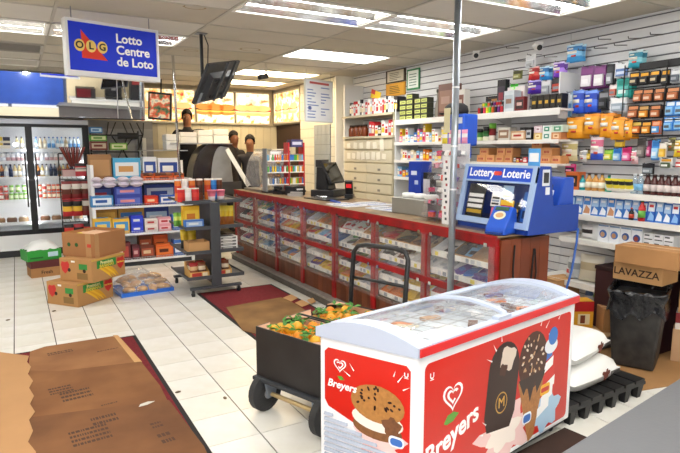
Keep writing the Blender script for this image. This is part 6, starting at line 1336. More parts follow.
# battery rack
t = thing('battery_rack', 'black wire battery rack on the slatted wall', 'rack', (0, 0, 0)); xr = 4.40; A1, A2 = onx(625, 68, xr), onx(625, 137, xr); y0, y1 = A1.y, wy(700, xr)
b = MB()
for y in (y0, wy(661, xr), y1): b.tube([(xr, y, A2.z), (xr, y, A1.z+.02)], .005, BLACK, 6)
for py in (70, 88, 103, 121, 136): z = onx(640, py, xr).z; b.tube([(xr, y0, z), (xr, y1, z)], .004, BLACK, 6)
b.build('wire_frame', t); b = MB(); b.box(xr+.02, y1, onx(640, 66.5, xr).z-.03, xr+.03, wy(632, xr), onx(640, 66.5, xr).z+.03, M('1c1c1e', .5)); b.build('header', t)
for y in (y0, y1): MB().tube([(xr, y, A1.z), (WALLX, y, A1.z)], .005, BLACK, 6).build('wall_hook', t)
cu, bk2, gold = ('1b1b1d', 'b86a3c', 'd08a5a', 'e0c8b0'), '1b1b1d', ('1d1d1f', '26262a', 'e8a82a', 'c8b890')
for k, (a, c, d, e, cl, nm) in enumerate(((628, 72, 638, 85, gold, 'gold'), (638.3, 71.5, 648, 84, gold, 'gold'), (648.3, 70, 658, 83, gold, 'gold'), (659, 69, 668, 84, gold, 'gold'), (669, 69, 679, 82, ('c8ccd2', '5a626c', 'e6e8ea', '9aa2ac'), 'grey'),
        (631, 89, 641, 102, cu, 'copper'), (641.3, 88.5, 652, 101.5, cu, 'copper'), (652.3, 87.5, 663, 101, cu, 'copper'), (664.5, 86.5, 678, 100, cu, 'copper'),
        (626, 105, 637, 118, cu, 'copper'), (637.3, 105, 648, 118, ('1b1b1d', 'e0902a', 'c8a060', 'f0d8a0'), 'amber'), (648.3, 104.5, 659, 117.5, cu, 'copper'), (663.5, 100.5, 673, 115.5, ('3a8ad8', '8ac4f0', 'e8f0f6', '5a626c'), 'blue'), (673.3, 100, 684, 115, ('3a8ad8', '8ac4f0', 'e8f0f6', '5a626c'), 'blue'),
        (630, 121, 640, 134, ('2a2220', 'd8742a', 'e8c860', 'f0e0b0'), 'orange'), (640.3, 121, 650, 134, ('1b1b1d', 'e0902a', 'e8a83a', 'f0d8a0'), 'amber'), (650.3, 120.5, 659, 133.5, ('e8742a', '5aa0dc', 'f0b08a', 'e8eef4'), 'orange and blue'), (662.5, 117, 672, 130.5, ('3a8ad8', '8ac4f0', 'e8f0f6', '5a626c'), 'blue'), (672.3, 116.5, 684, 130, ('3a8ad8', '8ac4f0', 'e8f0f6', '5a626c'), 'blue'))):
    r_ = 0 if k < 5 else 1 if k < 9 else 2 if k < 14 else 3; i_ = k-(0, 5, 9, 14)[r_]
    hpack(a, c, d, e, cl, '%s battery pack on the black rack, %s row, %s' % (nm, ('top', 'second', 'third', 'bottom')[r_], nth(i_)), x=4.375, cat='battery pack', deep=2, group='battery packs', name='battery_pack', hook=False)
# mixed small packs in the row above the bottles
for k, (a, c, d, e, cl, nm, kd) in enumerate(((560, 141, 577, 161, ('d8cfa0', 'e8e0c0', 'c8b878', 'f0ead8'), 'cream and straw', 'bag'), (577.5, 150, 585, 162, ('c8ccd0', 'e6e8ea', 'a8acb0', 'f4f4f4'), 'silver', 'bag'), (585.5, 149, 590, 160, ('3a3424', 'd8b83a', '8a7a30', 'e8d890'), 'dark gold', 'card'),
        (588, 136.5, 602, 160, ('3a5ad0', 'e8e2ea', 'd86a8a', 'f0e8ee'), 'blue pink and white', 'bag'), (602.5, 149.5, 611.5, 160, ('6ac03a', 'e8e060', 'a8d860', 'f0f0c0'), 'lime green', 'card'), (612, 148, 620, 161, ('3a8ad8', 'a8d0f0', '2a6ab0', 'e8f2fa'), 'light blue', 'card'), (620.5, 147, 629.5, 161, ('d8307a', 'f08ab8', 'b0205a', 'fae0ec'), 'magenta', 'card'), (629.5, 150, 637, 164, ('f0c0c8', 'f8e0e4', 'e89aa8', 'ffffff'), 'pale pink', 'bag'),
        (635.5, 138.5, 644, 158, ('5a5450', '8a8480', '3a3634', 'b8b0a8'), 'brown beaded', 'card'), (646, 140, 650, 157, ('8a2a5a', 'd85a8a', '5a1a3a', 'f0c0d8'), 'dark pink', 'card'), (650, 139.5, 658, 160, ('4a9ae0', 'a0d0f4', '2f78c0', 'e6f2fc'), 'sky-blue', 'card'), (657.5, 142, 665, 158, ('e8e4da', 'e8b83a', 'f4f0e4', 'f0d070'), 'white and amber', 'card'), (666, 137.5, 673.5, 151, ('6a6234', '8a8248', '4a4424', 'b0a868'), 'olive', 'bag'), (672, 139.5, 684, 157, ('e8c42a', 'f4dc5a', 'c8a01a', 'f8ecb0'), 'yellow', 'bag'),
        (658, 158, 670, 168.5, ('e6e8e4', '4a5a3c', 'e0a030', 'f4f4f0'), 'white with green print', 'card'), (674, 158, 684, 168, ('e6e8e4', 'c83a34', 'f0e0d8', 'f4f4f0'), 'white with red print', 'card'), (640, 163.5, 652, 174, ('1e1e20', '8a9298', '2c2c30', 'c8ccd0'), 'black and grey', 'card'), (563, 164, 573.5, 173, ('d8307a', '26202a', 'e86aa0', 'f0a0c4'), 'pink and black', 'card'))):
    hpack(a, c, d, e, cl, '%s pack hung over the bottle shelf' % nm, kd, x=4.40, deep=1)
# shelf of bottles (upper right)
xf = 4.29; z = LS[0]
wbox(567, 580, 172, z, xf, ('c8642a', '2a1c18', 'e8b070'), 'orange and black box at the left of the bottle shelf', d=.1)
bs_ = [('teal', bt(.13, .026, '2a9aa0', '1c5a60', 'd8f0f0')), ('honey', bt(.15, .03, 'c8924a', '3a2a20', 'f0e6cc')), ('honey', bt(.15, .03, 'c8924a', '3a2a20', 'f0e6cc')), ('honey', bt(.15, .03, 'd09a54', '3a2a20', 'f4ecd6')), ('mint', bt(.14, .028, '3ab89a', '2a6a5c', 'e0f4ec'))]
for k, (px, (nm, me)) in enumerate(zip((584.5, 591, 597.5, 604, 611), bs_)): inst(me, 'bottle', (xf+.04, wy(px, xf+.04), z+.0005), label='%s lotion bottle on the bottle shelf, %s' % (nm, nth(k)), cat='bottle', group='bottles on the right wall shelf')
for k in range(4):
    p = wy(612+k*6.5, xf); b = MB(); b.T = Matrix.Rotation(.5, 4, 'X'); b.bag(.07, .12, .03, [M('f0ece0', .4), M('e8d83a', .4), M('2a2a2a', .4), M('e8d83a', .4)]); tag(b.build('tissue_pack', loc=(xf+.02, p, z+.012), rz=-pi/2+.2, smooth=True), 'yellow and white pack leaning on the bottle shelf, %s' % nth(k, 4), 'packet', 'yellow packs on the bottle shelf')
clr = bottle(.16, .03, glass_mat('water_bottle', tint=(.75, .88, .97, 1), haze=.2), M('e8f0f4', .4), M('7ab8e0', .3))
for k, px in enumerate((637, 643)): inst(clr, 'bottle', (xf+.04, wy(px, xf+.04), z+.0005), label='clear blue water-like bottle on the bottle shelf, %s' % ('left', 'right')[k], cat='bottle', group='clear bottles')
dkb = bt(.16, .03, '4a1c1a', '2a1614', 'd8ccc8', .5)
for k, px in enumerate((650, 657, 664, 671, 678, 685)): inst(dkb, 'bottle', (xf+.04, wy(px, xf+.04), z+.0005), label='dark brown bottle on the bottle shelf, %s of its kind' % nth(k), cat='bottle', group='dark brown bottles')
# middle right shelf: blue-white packs
z = LS[1]; n = 14
for k in range(n):
    a = 569.5+k*8.2; c3 = (('3a78c8', 'e8eef6', 'a8c8e8', 'f0f4fa'), ('e9eef4', 'c8906a', '4a88d0', 'f4e0d0'), ('2a62c0', '8ab8e8', 'e8f0f8', 'c83a3a'))[(0, 0, 1, 0, 0, 1, 0, 0, 0, 2, 2, 0, 0, 2)[k]]; x = 4.28; y0, y1 = wy(a, x), wy(a+8, x); w = y0-y1; h = .155+.01*(k%3); b = MB(); ms = [M(q, .38) for q in c3]
    b.box(-w*.48, 0, 0, w*.48, .03, h, ms[0]); b.box(-w*.42, -.001, h*.5, w*.42, 0, h*.92, ms[2]); b.face([(-w*.4+0, -.0015, h*.08), (w*.4, -.0015, h*.08), (w*.4, -.0015, h*.3), (-w*.1, -.0015, h*.5)], ms[1]); b.box(-w*.3, -.0012, h*.7, w*.25, -.001, h*.82, ms[3])
    tag(b.build('hygiene_pack', loc=(x, (y0+y1)/2, z+.0005), rot=(-.08, 0, -pi/2)), 'blue and white hygiene pack on the middle right shelf, %s' % nth(k), 'packet', 'hygiene packs on the right shelf')
inst(bt(.17, .028, 'b8282c', '3a7a3a', '6ab04a'), 'bottle', (4.268, wy(646, 4.262), z+.0005), label='red bottle with green label in front of the blue packs', cat='bottle')
inst(bt(.10, .02, '24262a', 'c8442a', 'c8442a'), 'bottle', (4.268, wy(635.5, 4.262), z+.0005), label='small dark bottle with orange band in front of the blue packs', cat='bottle')
# lower right shelf
z = LS[2]; xf = 4.28
hx = wy(580, xf); b = MB(); b.bag(.16, .12, .10, [M('eceae8', .4), M('2a2426', .4), M('eae6e6', .4)]); tag(b.build('diaper_pack', loc=(xf+.06, wy(590, xf), z+.001), rz=-pi/2, smooth=True), 'white puffy pack with black print on the lowest right shelf', 'packet')
b = MB(); b.bag(.10, .13, .06, [M('e0e2e2', .4)]); tag(b.build('paper_pack', loc=(xf+.04, wy(600, xf), z+.001), rz=-pi/2+.2, smooth=True), 'crumpled grey-white pack leaning beside the white boxes', 'packet')
for k in range(4):
    a = 603+k*11.5; x = xf; y0, y1 = wy(a, x), wy(a+11.2, x); w = y0-y1; b = MB(); h = .155; b.box(-w*.49, 0, 0, w*.49, .13, h, M('e9edf1', .45)); b.box(-w*.45, -.0008, h*.86, w*.45, 0, h*.94, M('8aa4c4', .45)); b.face([(w*.34*cos(2*pi*q/18), -.0012, h*.45+w*.34*sin(2*pi*q/18)) for q in range(18)], M(('3a6ab0', '4a78b8', '3a5a98', '2f4a8a')[k], .4)); b.face([(w*.2*cos(2*pi*q/14)-w*.05, -.0016, h*.42+w*.22*sin(2*pi*q/14)) for q in range(14)], M(('c8a07a', 'c08a60', 'b89a7a', '9a4a3a')[k], .4))
    tag(b.build('white_box', loc=(x, (y0+y1)/2, z+.0005), rz=-pi/2), 'white box with round blue picture on the lowest right shelf, %s' % nth(k, 4), 'box', 'white boxes with round pictures')
for k in range(3):
    for s_ in range(2): wbox(650+k*10, 659.5+k*10, 236-s_*0, z+s_*.055, xf, ('e8e9ea', '4a4c50', 'f2f2f2'), 'white box with black lines, %s layer, %s, lowest right shelf' % (('lower', 'upper')[s_], nth(k, 3)), d=.12, group='white and black boxes') if False else None
    b = MB(); y0, y1 = wy(650+k*10.5, xf), wy(660+k*10.5, xf); w = y0-y1
    for s_ in range(2):
        b = MB(); b.box(-w*.49, 0, 0, w*.49, .12, .062, M('e6e8ea', .45)); b.box(-w*.4, -.0008, .012, w*.4, 0, .02, M('3a3c40', .5)); b.box(-w*.4, -.0008, .04, w*.1, 0, .052, M('55585c', .5)); tag(b.build('white_box', loc=(xf, (y0+y1)/2, z+.0005+s_*.063), rz=-pi/2), 'flat white box with black print, %s layer, %s' % (('lower', 'upper')[s_], nth(k, 3)), 'box', 'white and black boxes')
# ---------------- drawer cabinet behind the counter
DY0, DY1, DX = 6.03, 7.27, 4.25
t = thing('drawer_cabinet', 'beige flap-front cigarette cabinet on the wall behind the counter', 'cabinet', (0, 0, 0)); bg = M('cfc5a8', .5, var=.06); bg2 = M('d8cfb4', .45); 
MB().box(DX+.02, DY0, .0, WALLX-.001, DY1, 1.76, bg).build('carcass', t); MB().box(DX-.03, DY0-.02, 2.055, WALLX-.001, DY1+.02, 2.085, bg).build('top_shelf', t); MB().box(DX-.02, DY0-.01, 1.761, WALLX-.001, DY1+.01, 1.79, bg).build('middle_shelf', t)
MB().box(DX+.02, DY1+.0205, 0, WALLX-.001, DY1+.05, 2.55, M('e9e8e2', .5)).build('end_panel', t); MB().box(DX+.0, DY0-.02, 1.7905, WALLX-.001, DY0-.005, 2.0545, bg).build('divider', t)
zr = [1.745, 1.60, 1.42, 1.28, 1.14, 1.0, .86]
for r in range(6):
    for c in range(2):
        y0 = DY0+.01+c*(DY1-DY0-.01)/2; y1 = y0+(DY1-DY0-.03)/2; o = MB().box(DX, y0, zr[r+1]+.012, DX+.0195, y1, zr[r]-.008, bg2).build('flap', t, bevel=.003)
        MB().box(DX-.004, (y0+y1)/2-.04, zr[r+1]+.04, DX-.0005, (y0+y1)/2+.02, zr[r+1]+.07, M('8a8478', .4) if r > 1 else bg).build('label_holder', o)
for r, n in ((0, 6), (1, 8)):
    for k in range(n):
        y = DY1-.15-k*(DY1-DY0-.2)/n; h = random.uniform(.07, .11) if k < n-1 or r else .2; b = MB(); b.T = Matrix.Rotation(random.uniform(-.15, .15), 4, 'X'); b.box(-.006, -.045, 0, -.002, .045, h, M('f0ead8', .7)); tag(b.build('paper_note', loc=(DX-.003, y, zr[r]-.10-h*.3)), 'cream price note on the cabinet flap, %s row, %s' % (('upper', 'second')[r], nth(k, n)), 'note', 'price notes on the cabinet')
fill(349, 397, 2.086, DX+.02, (.16, .22), (.04, .07), ['black', 'white', 'white', 'black', 'red', 'silver', 'white'], 'carton', 'the cabinet top', d=.14, name='cigarette_carton', cat='carton')
b = MB(); b.box(-.12, 0, 0, .12, .004, .12, M('e8c42a', .5)); b.box(-.12, -.001, .06, -.02, 0, .12, M('c83a2c', .5)); tag(b.build('yellow_flyer', loc=(DX+.10, 6.60, 2.29), rot=(0, .3, -pi/2)), 'yellow and red flyer standing above the cigarette cartons', 'flyer')
jar = MB(); jar.lathe([(.045, 0), (.05, .01), (.05, .11), (.03, .14), (.036, .14), (.036, .165)], [M('7a3a1c', .25)]*4+[M('3a2418', .5)]*2, n=12); jm_ = jar.mesh('jar', True)
for k in range(4): inst(jm_, 'brown_jar', (DX+.05, wy(352+k*4.2, DX+.05), 1.7905), label='brown glass jar on the cabinet middle shelf, %s' % nth(k, 4), cat='jar', group='brown jars')
fill(368, 395, 1.7905, DX+.01, (.13, .2), (.06, .09), ['white', 'red', 'white', 'black', 'white'], 'box', 'the cabinet middle shelf', d=.14)
# framed notices
def notice(px0, py0, px1, py1, base, inner, marks, label, x=WALLX-.02):
    a = onx(px0, py0, x); w = a.y-wy(px1, x); h = onx(px0, py0, x).z-onx(px0, py1, x).z; t = thing('wall_notice', label, 'notice', (x, a.y-w/2, a.z-h), -pi/2); MB().box(-w/2, 0, 0, w/2, .015, h, M(base, .5)).build('frame', t); MB().box(-w*.42, -.001, h*.08, w*.42, -.0002, h*.92, M(inner, .5)).build('sheet', t)
    b = MB()
    for k in range(5): b.box(-w*.3, -.002, h*(.2+.13*k), w*random.uniform(.1, .3), -.0011, h*(.24+.13*k), M(marks, .5))
    tag(b.build('print_lines', t), kind='stuff')
notice(386, 71.5, 404, 84, '3a2c1a', 'd8d2bc', '5a5240', 'dark framed certificate on the slatted wall'); notice(386, 84.5, 404, 97, 'e0a02a', 'e8ac34', '3a2a14', 'amber paper notice under the framed certificate'); notice(407, 70, 418, 90.5, '3a8a5a', 'e8eee8', '6a8a7a', 'green and white notice on the slatted wall')
# top wall shelf goods
xf = 4.30; z = US[0]; gcol = [('c8cf6a', 'e0e49a', '6a7a2a'), ('26262a', 'c8cf6a', 'e8e8d0')]
for c in range(4):
    a = (399, 405.5, 413.5, 420)[c]
    for r in range((4, 5, 4, 4)[c]):
        x = xf; y0, y1 = wy(a, x), wy(a+6.2, x); w = y0-y1; b = MB(); h = .062; b.box(-w*.48, 0, 0, w*.48, .1, h, M('3a3c2c', .5)); b.box(-w*.44, -.0008, h*.12, w*.44, 0, h*.75, M('c4cc74', .45)); b.box(-w*.3, -.0014, h*.35, w*.3, -.0008, h*.5, M('5a6a2c', .45))
        tag(b.build('green_pack', loc=(x, (y0+y1)/2, z+.0005+r*.0635), rz=-pi/2), 'pale green boxed pack, %s column, %s up, top wall shelf' % (nth(c, 4), ORD[r]), 'box', 'pale green boxes on the top shelf')
b = MB(); b.lathe([(.03, 0), (.034, .02), (.03, .16), (.014, .22), (.014, .29), (.02, .30), (.02, .33)], [M('8a8478', .3)]*4+[M('3a3832', .4)]*3, n=12); tag(b.build('bottle', loc=(xf+.05, wy(433.5, xf), z+.0005), smooth=True), 'tall grey bottle on the top wall shelf', 'bottle')
wbox(437, 452, 84, z, xf, ('6a4438', '8d6a58', 'a8887a'), 'tall brown patterned box on the top wall shelf', d=.12); wbox(453, 463, 90, z, xf, ('d8d4cc', '7a4a3c', 'c8b8a8'), 'white and brown card box right of the patterned box', d=.08)
# lighters and dispensers
t = thing('lighter_dispenser', 'black stepped dispenser of bright lighters on the top wall shelf', 'dispenser', (xf, wy(488, xf), z+.0005), -pi/2); w = (wy(476, xf)-wy(501, xf)); MB().box(-w/2, .02, 0, w/2, .14, .05, BLACK).build('step', t); MB().box(-w/2, .081, .0505, w/2, .14, .12, BLACK).build('step', t); MB().box(-w/2, .12, .1205, w/2, .14, .19, BLACK).build('header', t)
for r in range(2):
    for k in range(9):
        b = MB(); x = -w/2+.02+k*(w-.04)/8; y = .0+r*.06; zz = .0+r*.0505; c_ = ('c8282c', '26242a', 'd83a5a', 'e8d83a', '6ad83a', 'e86a2a', '2a2a30', '7a2a8a', 'c82a3a')[(k+r*3) % 9]; b.box(x-.011, y, zz, x+.011, y+.018, zz+.065, M(c_, .35)); b.box(x-.009, y+.002, zz+.065, x+.009, y+.016, zz+.08, STEEL); b.build('lighter', t)
obox('open brown carton of black goods on the top wall shelf', xf+.19, wy(500, xf+.19), z, .16, .14, .16, CARD, rz=-pi/2, flaps=True, tilt=.3); wbox(495, 503, 80, z, xf+.1, ('1e1c22', '3a3040', '8a2a3a'), 'black box standing in the brown carton area', d=.06)
wbox(502, 512, 91, z, xf+.02, ('c8d0d4', 'a8b4bc', '8a6a5a'), 'clear grey case of lighters on the top wall shelf', d=.1); wbox(505, 522, 87, z+.0, xf+.13, ('e6dedc', 'c8a0a0', 'b84a4a'), 'white and pink carton behind the clear case', d=.08); wbox(513, 522, 97, z, xf+.02, ('7a2a2c', '3a2a2c', 'c8a8a0'), 'dark red folded box on the top wall shelf', d=.05)
hpack(508.5, 84, 516, 90, ('4ad83a', '8af070', '3ab02a', 'd8f8d0'), 'bright green pack over the clear lighter case', deep=1); hpack(511, 70.5, 520, 79, ('6a7040', '9a9a60', '4a4a2a', 'c8c8a0'), 'small olive framed card on the slatted wall', deep=1)
for k in range(5): wbox(529+k*6.2, 534.8+k*6.2, 96-.6*k, z, xf, ('1c1a18', '2a2620', 'c8a038'), 'black and gold pack on the top wall shelf, %s' % nth(k, 5), d=.08, group='black and gold packs', cat='packet')
hpack(524, 54.5, 534, 69, ('e8e9ea', 'c8ccd0', 'd8dadc', 'a8acb0'), 'white card pack hanging above the red pack', deep=1)
hpack(526, 66.5, 537, 79.5, ('c8282c', 'e85a50', 'a01c20', 'f0b0a8'), 'red gum pouch hanging on the wall', 'bag', deep=2); hpack(537.5, 66, 548, 80, ('2a8ad0', '6ab8e8', '1f6aa8', 'c8e6f8'), 'blue gum pouch hanging beside the red one', 'bag', deep=2); hpack(551, 61.5, 563, 76.5, ('8a4ad0', 'b080e8', '6a34a8', 'e0d0f8'), 'violet gum pouch hanging right of the blue one', 'bag', deep=2); hpack(526, 80, 540, 93, ('4a22a0', '6a48c0', '381a80', 'b8a8e0'), 'dark purple pouch under the red pouch', 'bag', deep=2)
hpack(540, 80, 549, 94, ('d0d4d8', '9aa0a8', 'e6e8ea', 'c8ccd0'), 'silver blister pack beside the dark purple pouch', deep=1); hpack(550, 77.5, 562, 92, ('26242a', 'c84a3a', '3a383e', '8d9098'), 'black and red pack under the violet pouch', deep=1)
b = MB(); a = onx(561, 72, 4.32); c = onx(573, 118, 4.40); b.box(4.30, a.y-.012, c.z, 4.58, a.y, a.z, M('e2e4e4', .5)); tag(b.build('divider_panel'), 'white divider panel between the lighters and hanging bags', 'panel')
# second wall shelf goods
z = US[1]
fill(399, 452, z, xf, (.06, .13), (.04, .08), ['white', 'red', 'pink', 'lblue', 'yellow', 'white', 'cream', 'blue'], 'small box', 'second wall shelf left', d=.1, stack=2)
for k, (px, h, cl, nm) in enumerate(((480, .13, ('3a7a3a', '1e1e20', 'c8d8a0'), 'green-black'), (486, .15, ('2f6a34', '1e1e20', 'e8e8d0'), 'green-black'), (492, .18, ('7a1c22', '6ab03a', 'e8dcd0'), 'red-green'))):
    b = MB(); b.lathe([(.036, 0), (.036, h*.3), (.036, h*.7), (.037, h*.7), (.037, h)], [M(cl[2], .4), M(cl[0], .4), M(cl[0], .4), M(cl[1], .4), M(cl[1], .4)], n=14); tag(b.build('tobacco_tin', loc=(xf+.05, wy(px, xf+.05), z+.0005), smooth=True), '%s tin on the second wall shelf, %s of three' % (nm, nth(k, 3)), 'tin', 'tins on the second shelf')
wbox(497, 509, 127.5, z, xf, ('c8c4b8', '8a6a54', 'd8d0c0'), 'grey-brown box on the second wall shelf', d=.1); wbox(510, 524, 131, z, xf, ('c8a07a', 'e8d8c0', 'b83a2c'), 'tan box with red print on the second wall shelf', d=.1)
for k in range(2): wbox(519+k*6, 524.8+k*6, 127.5, z, xf+.02, ('1c1c20', 'b8bcc0', '3a3c42'), 'black window box on the second wall shelf, %s' % ('left', 'right')[k], d=.1, group='black window boxes')
for k, (a, c, y_, cl, zz) in enumerate(((533, 541, 132.5, ('d8b870', 'f0e0b0', 'b8883a'), 0), (541.5, 550, 132.5, ('e8eee8', '4a8a7a', 'f4f6f2'), 0), (550.5, 560, 133, ('c8885a', 'e8c8a0', 'a86a3a'), 0), (533, 541, 127.5, ('d8c0c8', 'f0e4e8', 'a87a88'), .066), (541.5, 550, 126, ('e6ece6', '3a8a6a', 'f4f6f2'), .066), (550.5, 562, 125.5, ('cfe0d0', '5aa07a', 'e8f0e8'), .066))):
    y0, y1 = wy(a, xf), wy(c, xf); w = y0-y1; b = MB(); ms = [M(q, .45) for q in cl]; b.box(-w*.49, 0, 0, w*.49, .11, .065, ms[0]); b.box(-w*.3, -.0008, .012, w*.3, 0, .052, ms[1]); b.box(-w*.15, -.0014, .025, w*.15, -.0008, .04, ms[2]); tag(b.build('tea_box', loc=(xf, (y0+y1)/2, z+.0005+zz), rz=-pi/2), '%s tea-size box on the second wall shelf, %s layer' % (('sand', 'white and green', 'copper', 'pale pink', 'white with green leaf', 'mint')[k], 'upper' if zz else 'lower'), 'box', 'small boxes on the second shelf')
# third wall shelf: orange-brown boxes with red lettering
z = US[2]
def kbox(a, c, r, idx, lab):
    y0, y1 = wy(a, xf), wy(c, xf); w = y0-y1; b = MB(); b.box(-w*.49, 0, 0, w*.49, .12, .072, M('d99a62', .6, var=.08)); b.box(-w*.36, -.0008, .016, w*.36, 0, .05, M('d8a070', .6)); 
    for q in range(4): b.box(-w*.30+q*w*.15, -.0016, .022, -w*.30+q*w*.15+w*.10, -.0008, .045, M('a82c24', .5))
    tag(b.build('powder_box', loc=(xf+.01*r, (y0+y1)/2, z+.0005+r*.0735), rz=-pi/2), lab, 'box', 'tan boxes with red lettering')
for i, (r, lst) in enumerate(((0, ((477, 485.5), (486, 495), (495.5, 504), (504.5, 512), (529, 540), (540.5, 551), (551.5, 561))), (1, ((479, 488), (496, 504.5), (505, 512), (530, 541), (541.5, 551))), (2, ((530, 540),)))):
    for k, (a, c) in enumerate(lst): kbox(a, c, r, k, 'tan box with red lettering on the third wall shelf, %s layer, %s' % (('bottom', 'middle', 'top')[r], nth(k)))
fill(513, 528, z, xf, (.04, .06), (.04, .06), ['cream', 'brown', 'red'], 'small carton', 'third wall shelf gap', d=.08); fill(400, 452, z, xf, (.08, .14), (.04, .07), ['white', 'cream', 'lblue', 'orange', 'silver', 'yellow'], 'small box', 'third wall shelf left', d=.1)
fill(396, 412, US[3], xf, (.08, .13), (.05, .08), ['blue', 'white', 'orange', 'lblue'], 'small box', 'the fourth wall shelf', d=.1, stack=1)
z = US[3]; b = MB()
for k, (px, c_) in enumerate(((512, 'cream'), (530, 'silver'), (548, 'white'))): pass

# ================================================================ RIGHT FLOOR AREA
random.seed(31)
# bin
bn = thing('trash_bin', 'tall black plastic bin with a bin liner folded over its rim', 'bin', (3.98, 2.42, .0055), radians(25)); bm_ = M('1c1c1e', .5, var=.5, sc=12, var2='3a3836')
def frus(b, w0, w1, z0, z1, m, th=0): b.hexa([(-w0, -w0*.85, z0), (w0, -w0*.85, z0), (w0, w0*.85, z0), (-w0, w0*.85, z0)], [(-w1, -w1*.85, z1), (w1, -w1*.85, z1), (w1, w1*.85, z1), (-w1, w1*.85, z1)], m)
b = MB(); frus(b, .165, .21, .0, .53, bm_); b.build('shell', bn, bevel=.02)
b = MB(); ln = M('15161a', .22, bump=.9, bsc=26); n = 40; R0, R1, R2 = [], [], []
def sq(k, w): 
    t_ = 2*pi*k/n; c_, s_ = cos(t_), sin(t_); q = max(abs(c_), abs(s_)/.85); return (w*c_/q, w*s_/q)
rings = []
for w, z, j in ((.20, .44, 0), (.21, .51, .004), (.232, .565, .012), (.23, .58, .012), (.22, .585, .006), (.205, .57, .012), (.19, .42, .02), (.17, .38, .02)):
    rings.append([b.v((sq(k, w)[0]*(1+random.uniform(-j, j)), sq(k, w)[1]*(1+random.uniform(-j, j)), z+random.uniform(-j, j)*1.5)) for k in range(n)])
rings[0] = [b.v((sq(k, .228)[0], sq(k, .228)[1], .41+.03*sin(k*1.7)+.02*sin(k*.6))) for k in range(n)]
for q in range(len(rings)-1):
    for k in range(n): b.idx((rings[q][k], rings[q][(k+1)%n], rings[q+1][(k+1)%n], rings[q+1][k]), ln)
b.idx(rings[-1], ln); b.build('bin_liner', bn, smooth=True)
for k in range(5): MB().box(-.165+k*.08, -.205, .05, -.15+k*.08, -.165, .0505, bm_) if False else None
# cartons on the dark crate behind the bin
p = onx(612.5, 277.5, 4.18); 
t = thing('storage_chest', 'dark maroon chest standing behind the bin under the cartons', 'chest', (4.40, 2.67, 0)); MB().box(-.18, -.25, 0, .18, .30, .60, M('3a1a1e', .6)).build('body', t, bevel=.005); MB().box(-.185, -.255, .6005, .185, .305, .63, M('2c1618', .6)).build('lid', t)
zc = .631
def carton(label, corner, rz, L, Wd, H, m, words=None, seam=True, flap=False):
    t = thing('carton', label, 'carton', corner, rz, 'brown cartons'); MB().box(0, 0, 0, L, Wd, H, m).build('carton_body', t, bevel=.004)
    if seam: MB().box(L*.0+.001, Wd*.46, H, L-.001, Wd*.54, H+.0008, M('c8a67a', .5)).build('tape', t)
    if words: text('lettering', words[0], words[1], M(words[2], .8), t, (words[3], -.0012, H*.45), bold=.001)
    if flap: o = MB().hexa([(0, 0, H), (L, 0, H), (L, .004, H), (0, .004, H)], [(0, -.02, H+.08), (L, -.02, H+.08), (L, -.016, H+.08), (0, -.016, H+.08)], m).build('flap', t); sharp(o.data)
    return t
p = onz(612.5, 278, zc); pr = onz(662, 287, zc); a_ = math.atan2(pr.y-p.y, pr.x-p.x); L = math.hypot(pr.x-p.x, pr.y-p.y)
carton('lower brown carton with dark coffee brand lettering, over the bin', (p.x, p.y, zc), a_, L, .26, .145, CARD_L, ('LAVAZZA', .075, '3a2418', .17))
p2 = onz(614, 261.5, zc+.148); carton('upper plain brown carton with open flap, over the bin', (p2.x, p2.y, zc+.1465), a_, L*1.22, .24, .13, CARD)
t = bpy.data.objects[-1] if False else None
def stackcart(px, py, z, L, Wd, H, rz, m, label, words=None, flap=False): p = onz(px, py, z); return carton(label, (p.x, p.y, z), rz, L, Wd, H, m, words, True, flap)
p_ = Vector((4.235, 2.30, 0))
carton('lowest pale brown carton with red print at the right edge', (p_.x, p_.y, .0055), radians(-64), .36, .17, .25, M('c09a76', .85))
t = thing('white_carton', 'white and dark red carton second from the floor at the right edge', 'carton', (p_.x+.01, p_.y-.01, .2565), radians(-64)); MB().box(0, 0, 0, .35, .16, .13, M('d8d2cc', .6)).build('carton_body', t); MB().box(.0, -.0008, .05, .35, 0, .129, M('7a1c20', .6)).build('dark_band', t)
carton('plain brown carton near the top of the right-edge stack', (p_.x+.015, p_.y-.02, .3875), radians(-63), .34, .155, .18, CARD_L); carton('topmost brown carton with open flap at the right edge', (p_.x+.03, p_.y-.03, .5685), radians(-61), .32, .15, .12, CARD, flap=True)
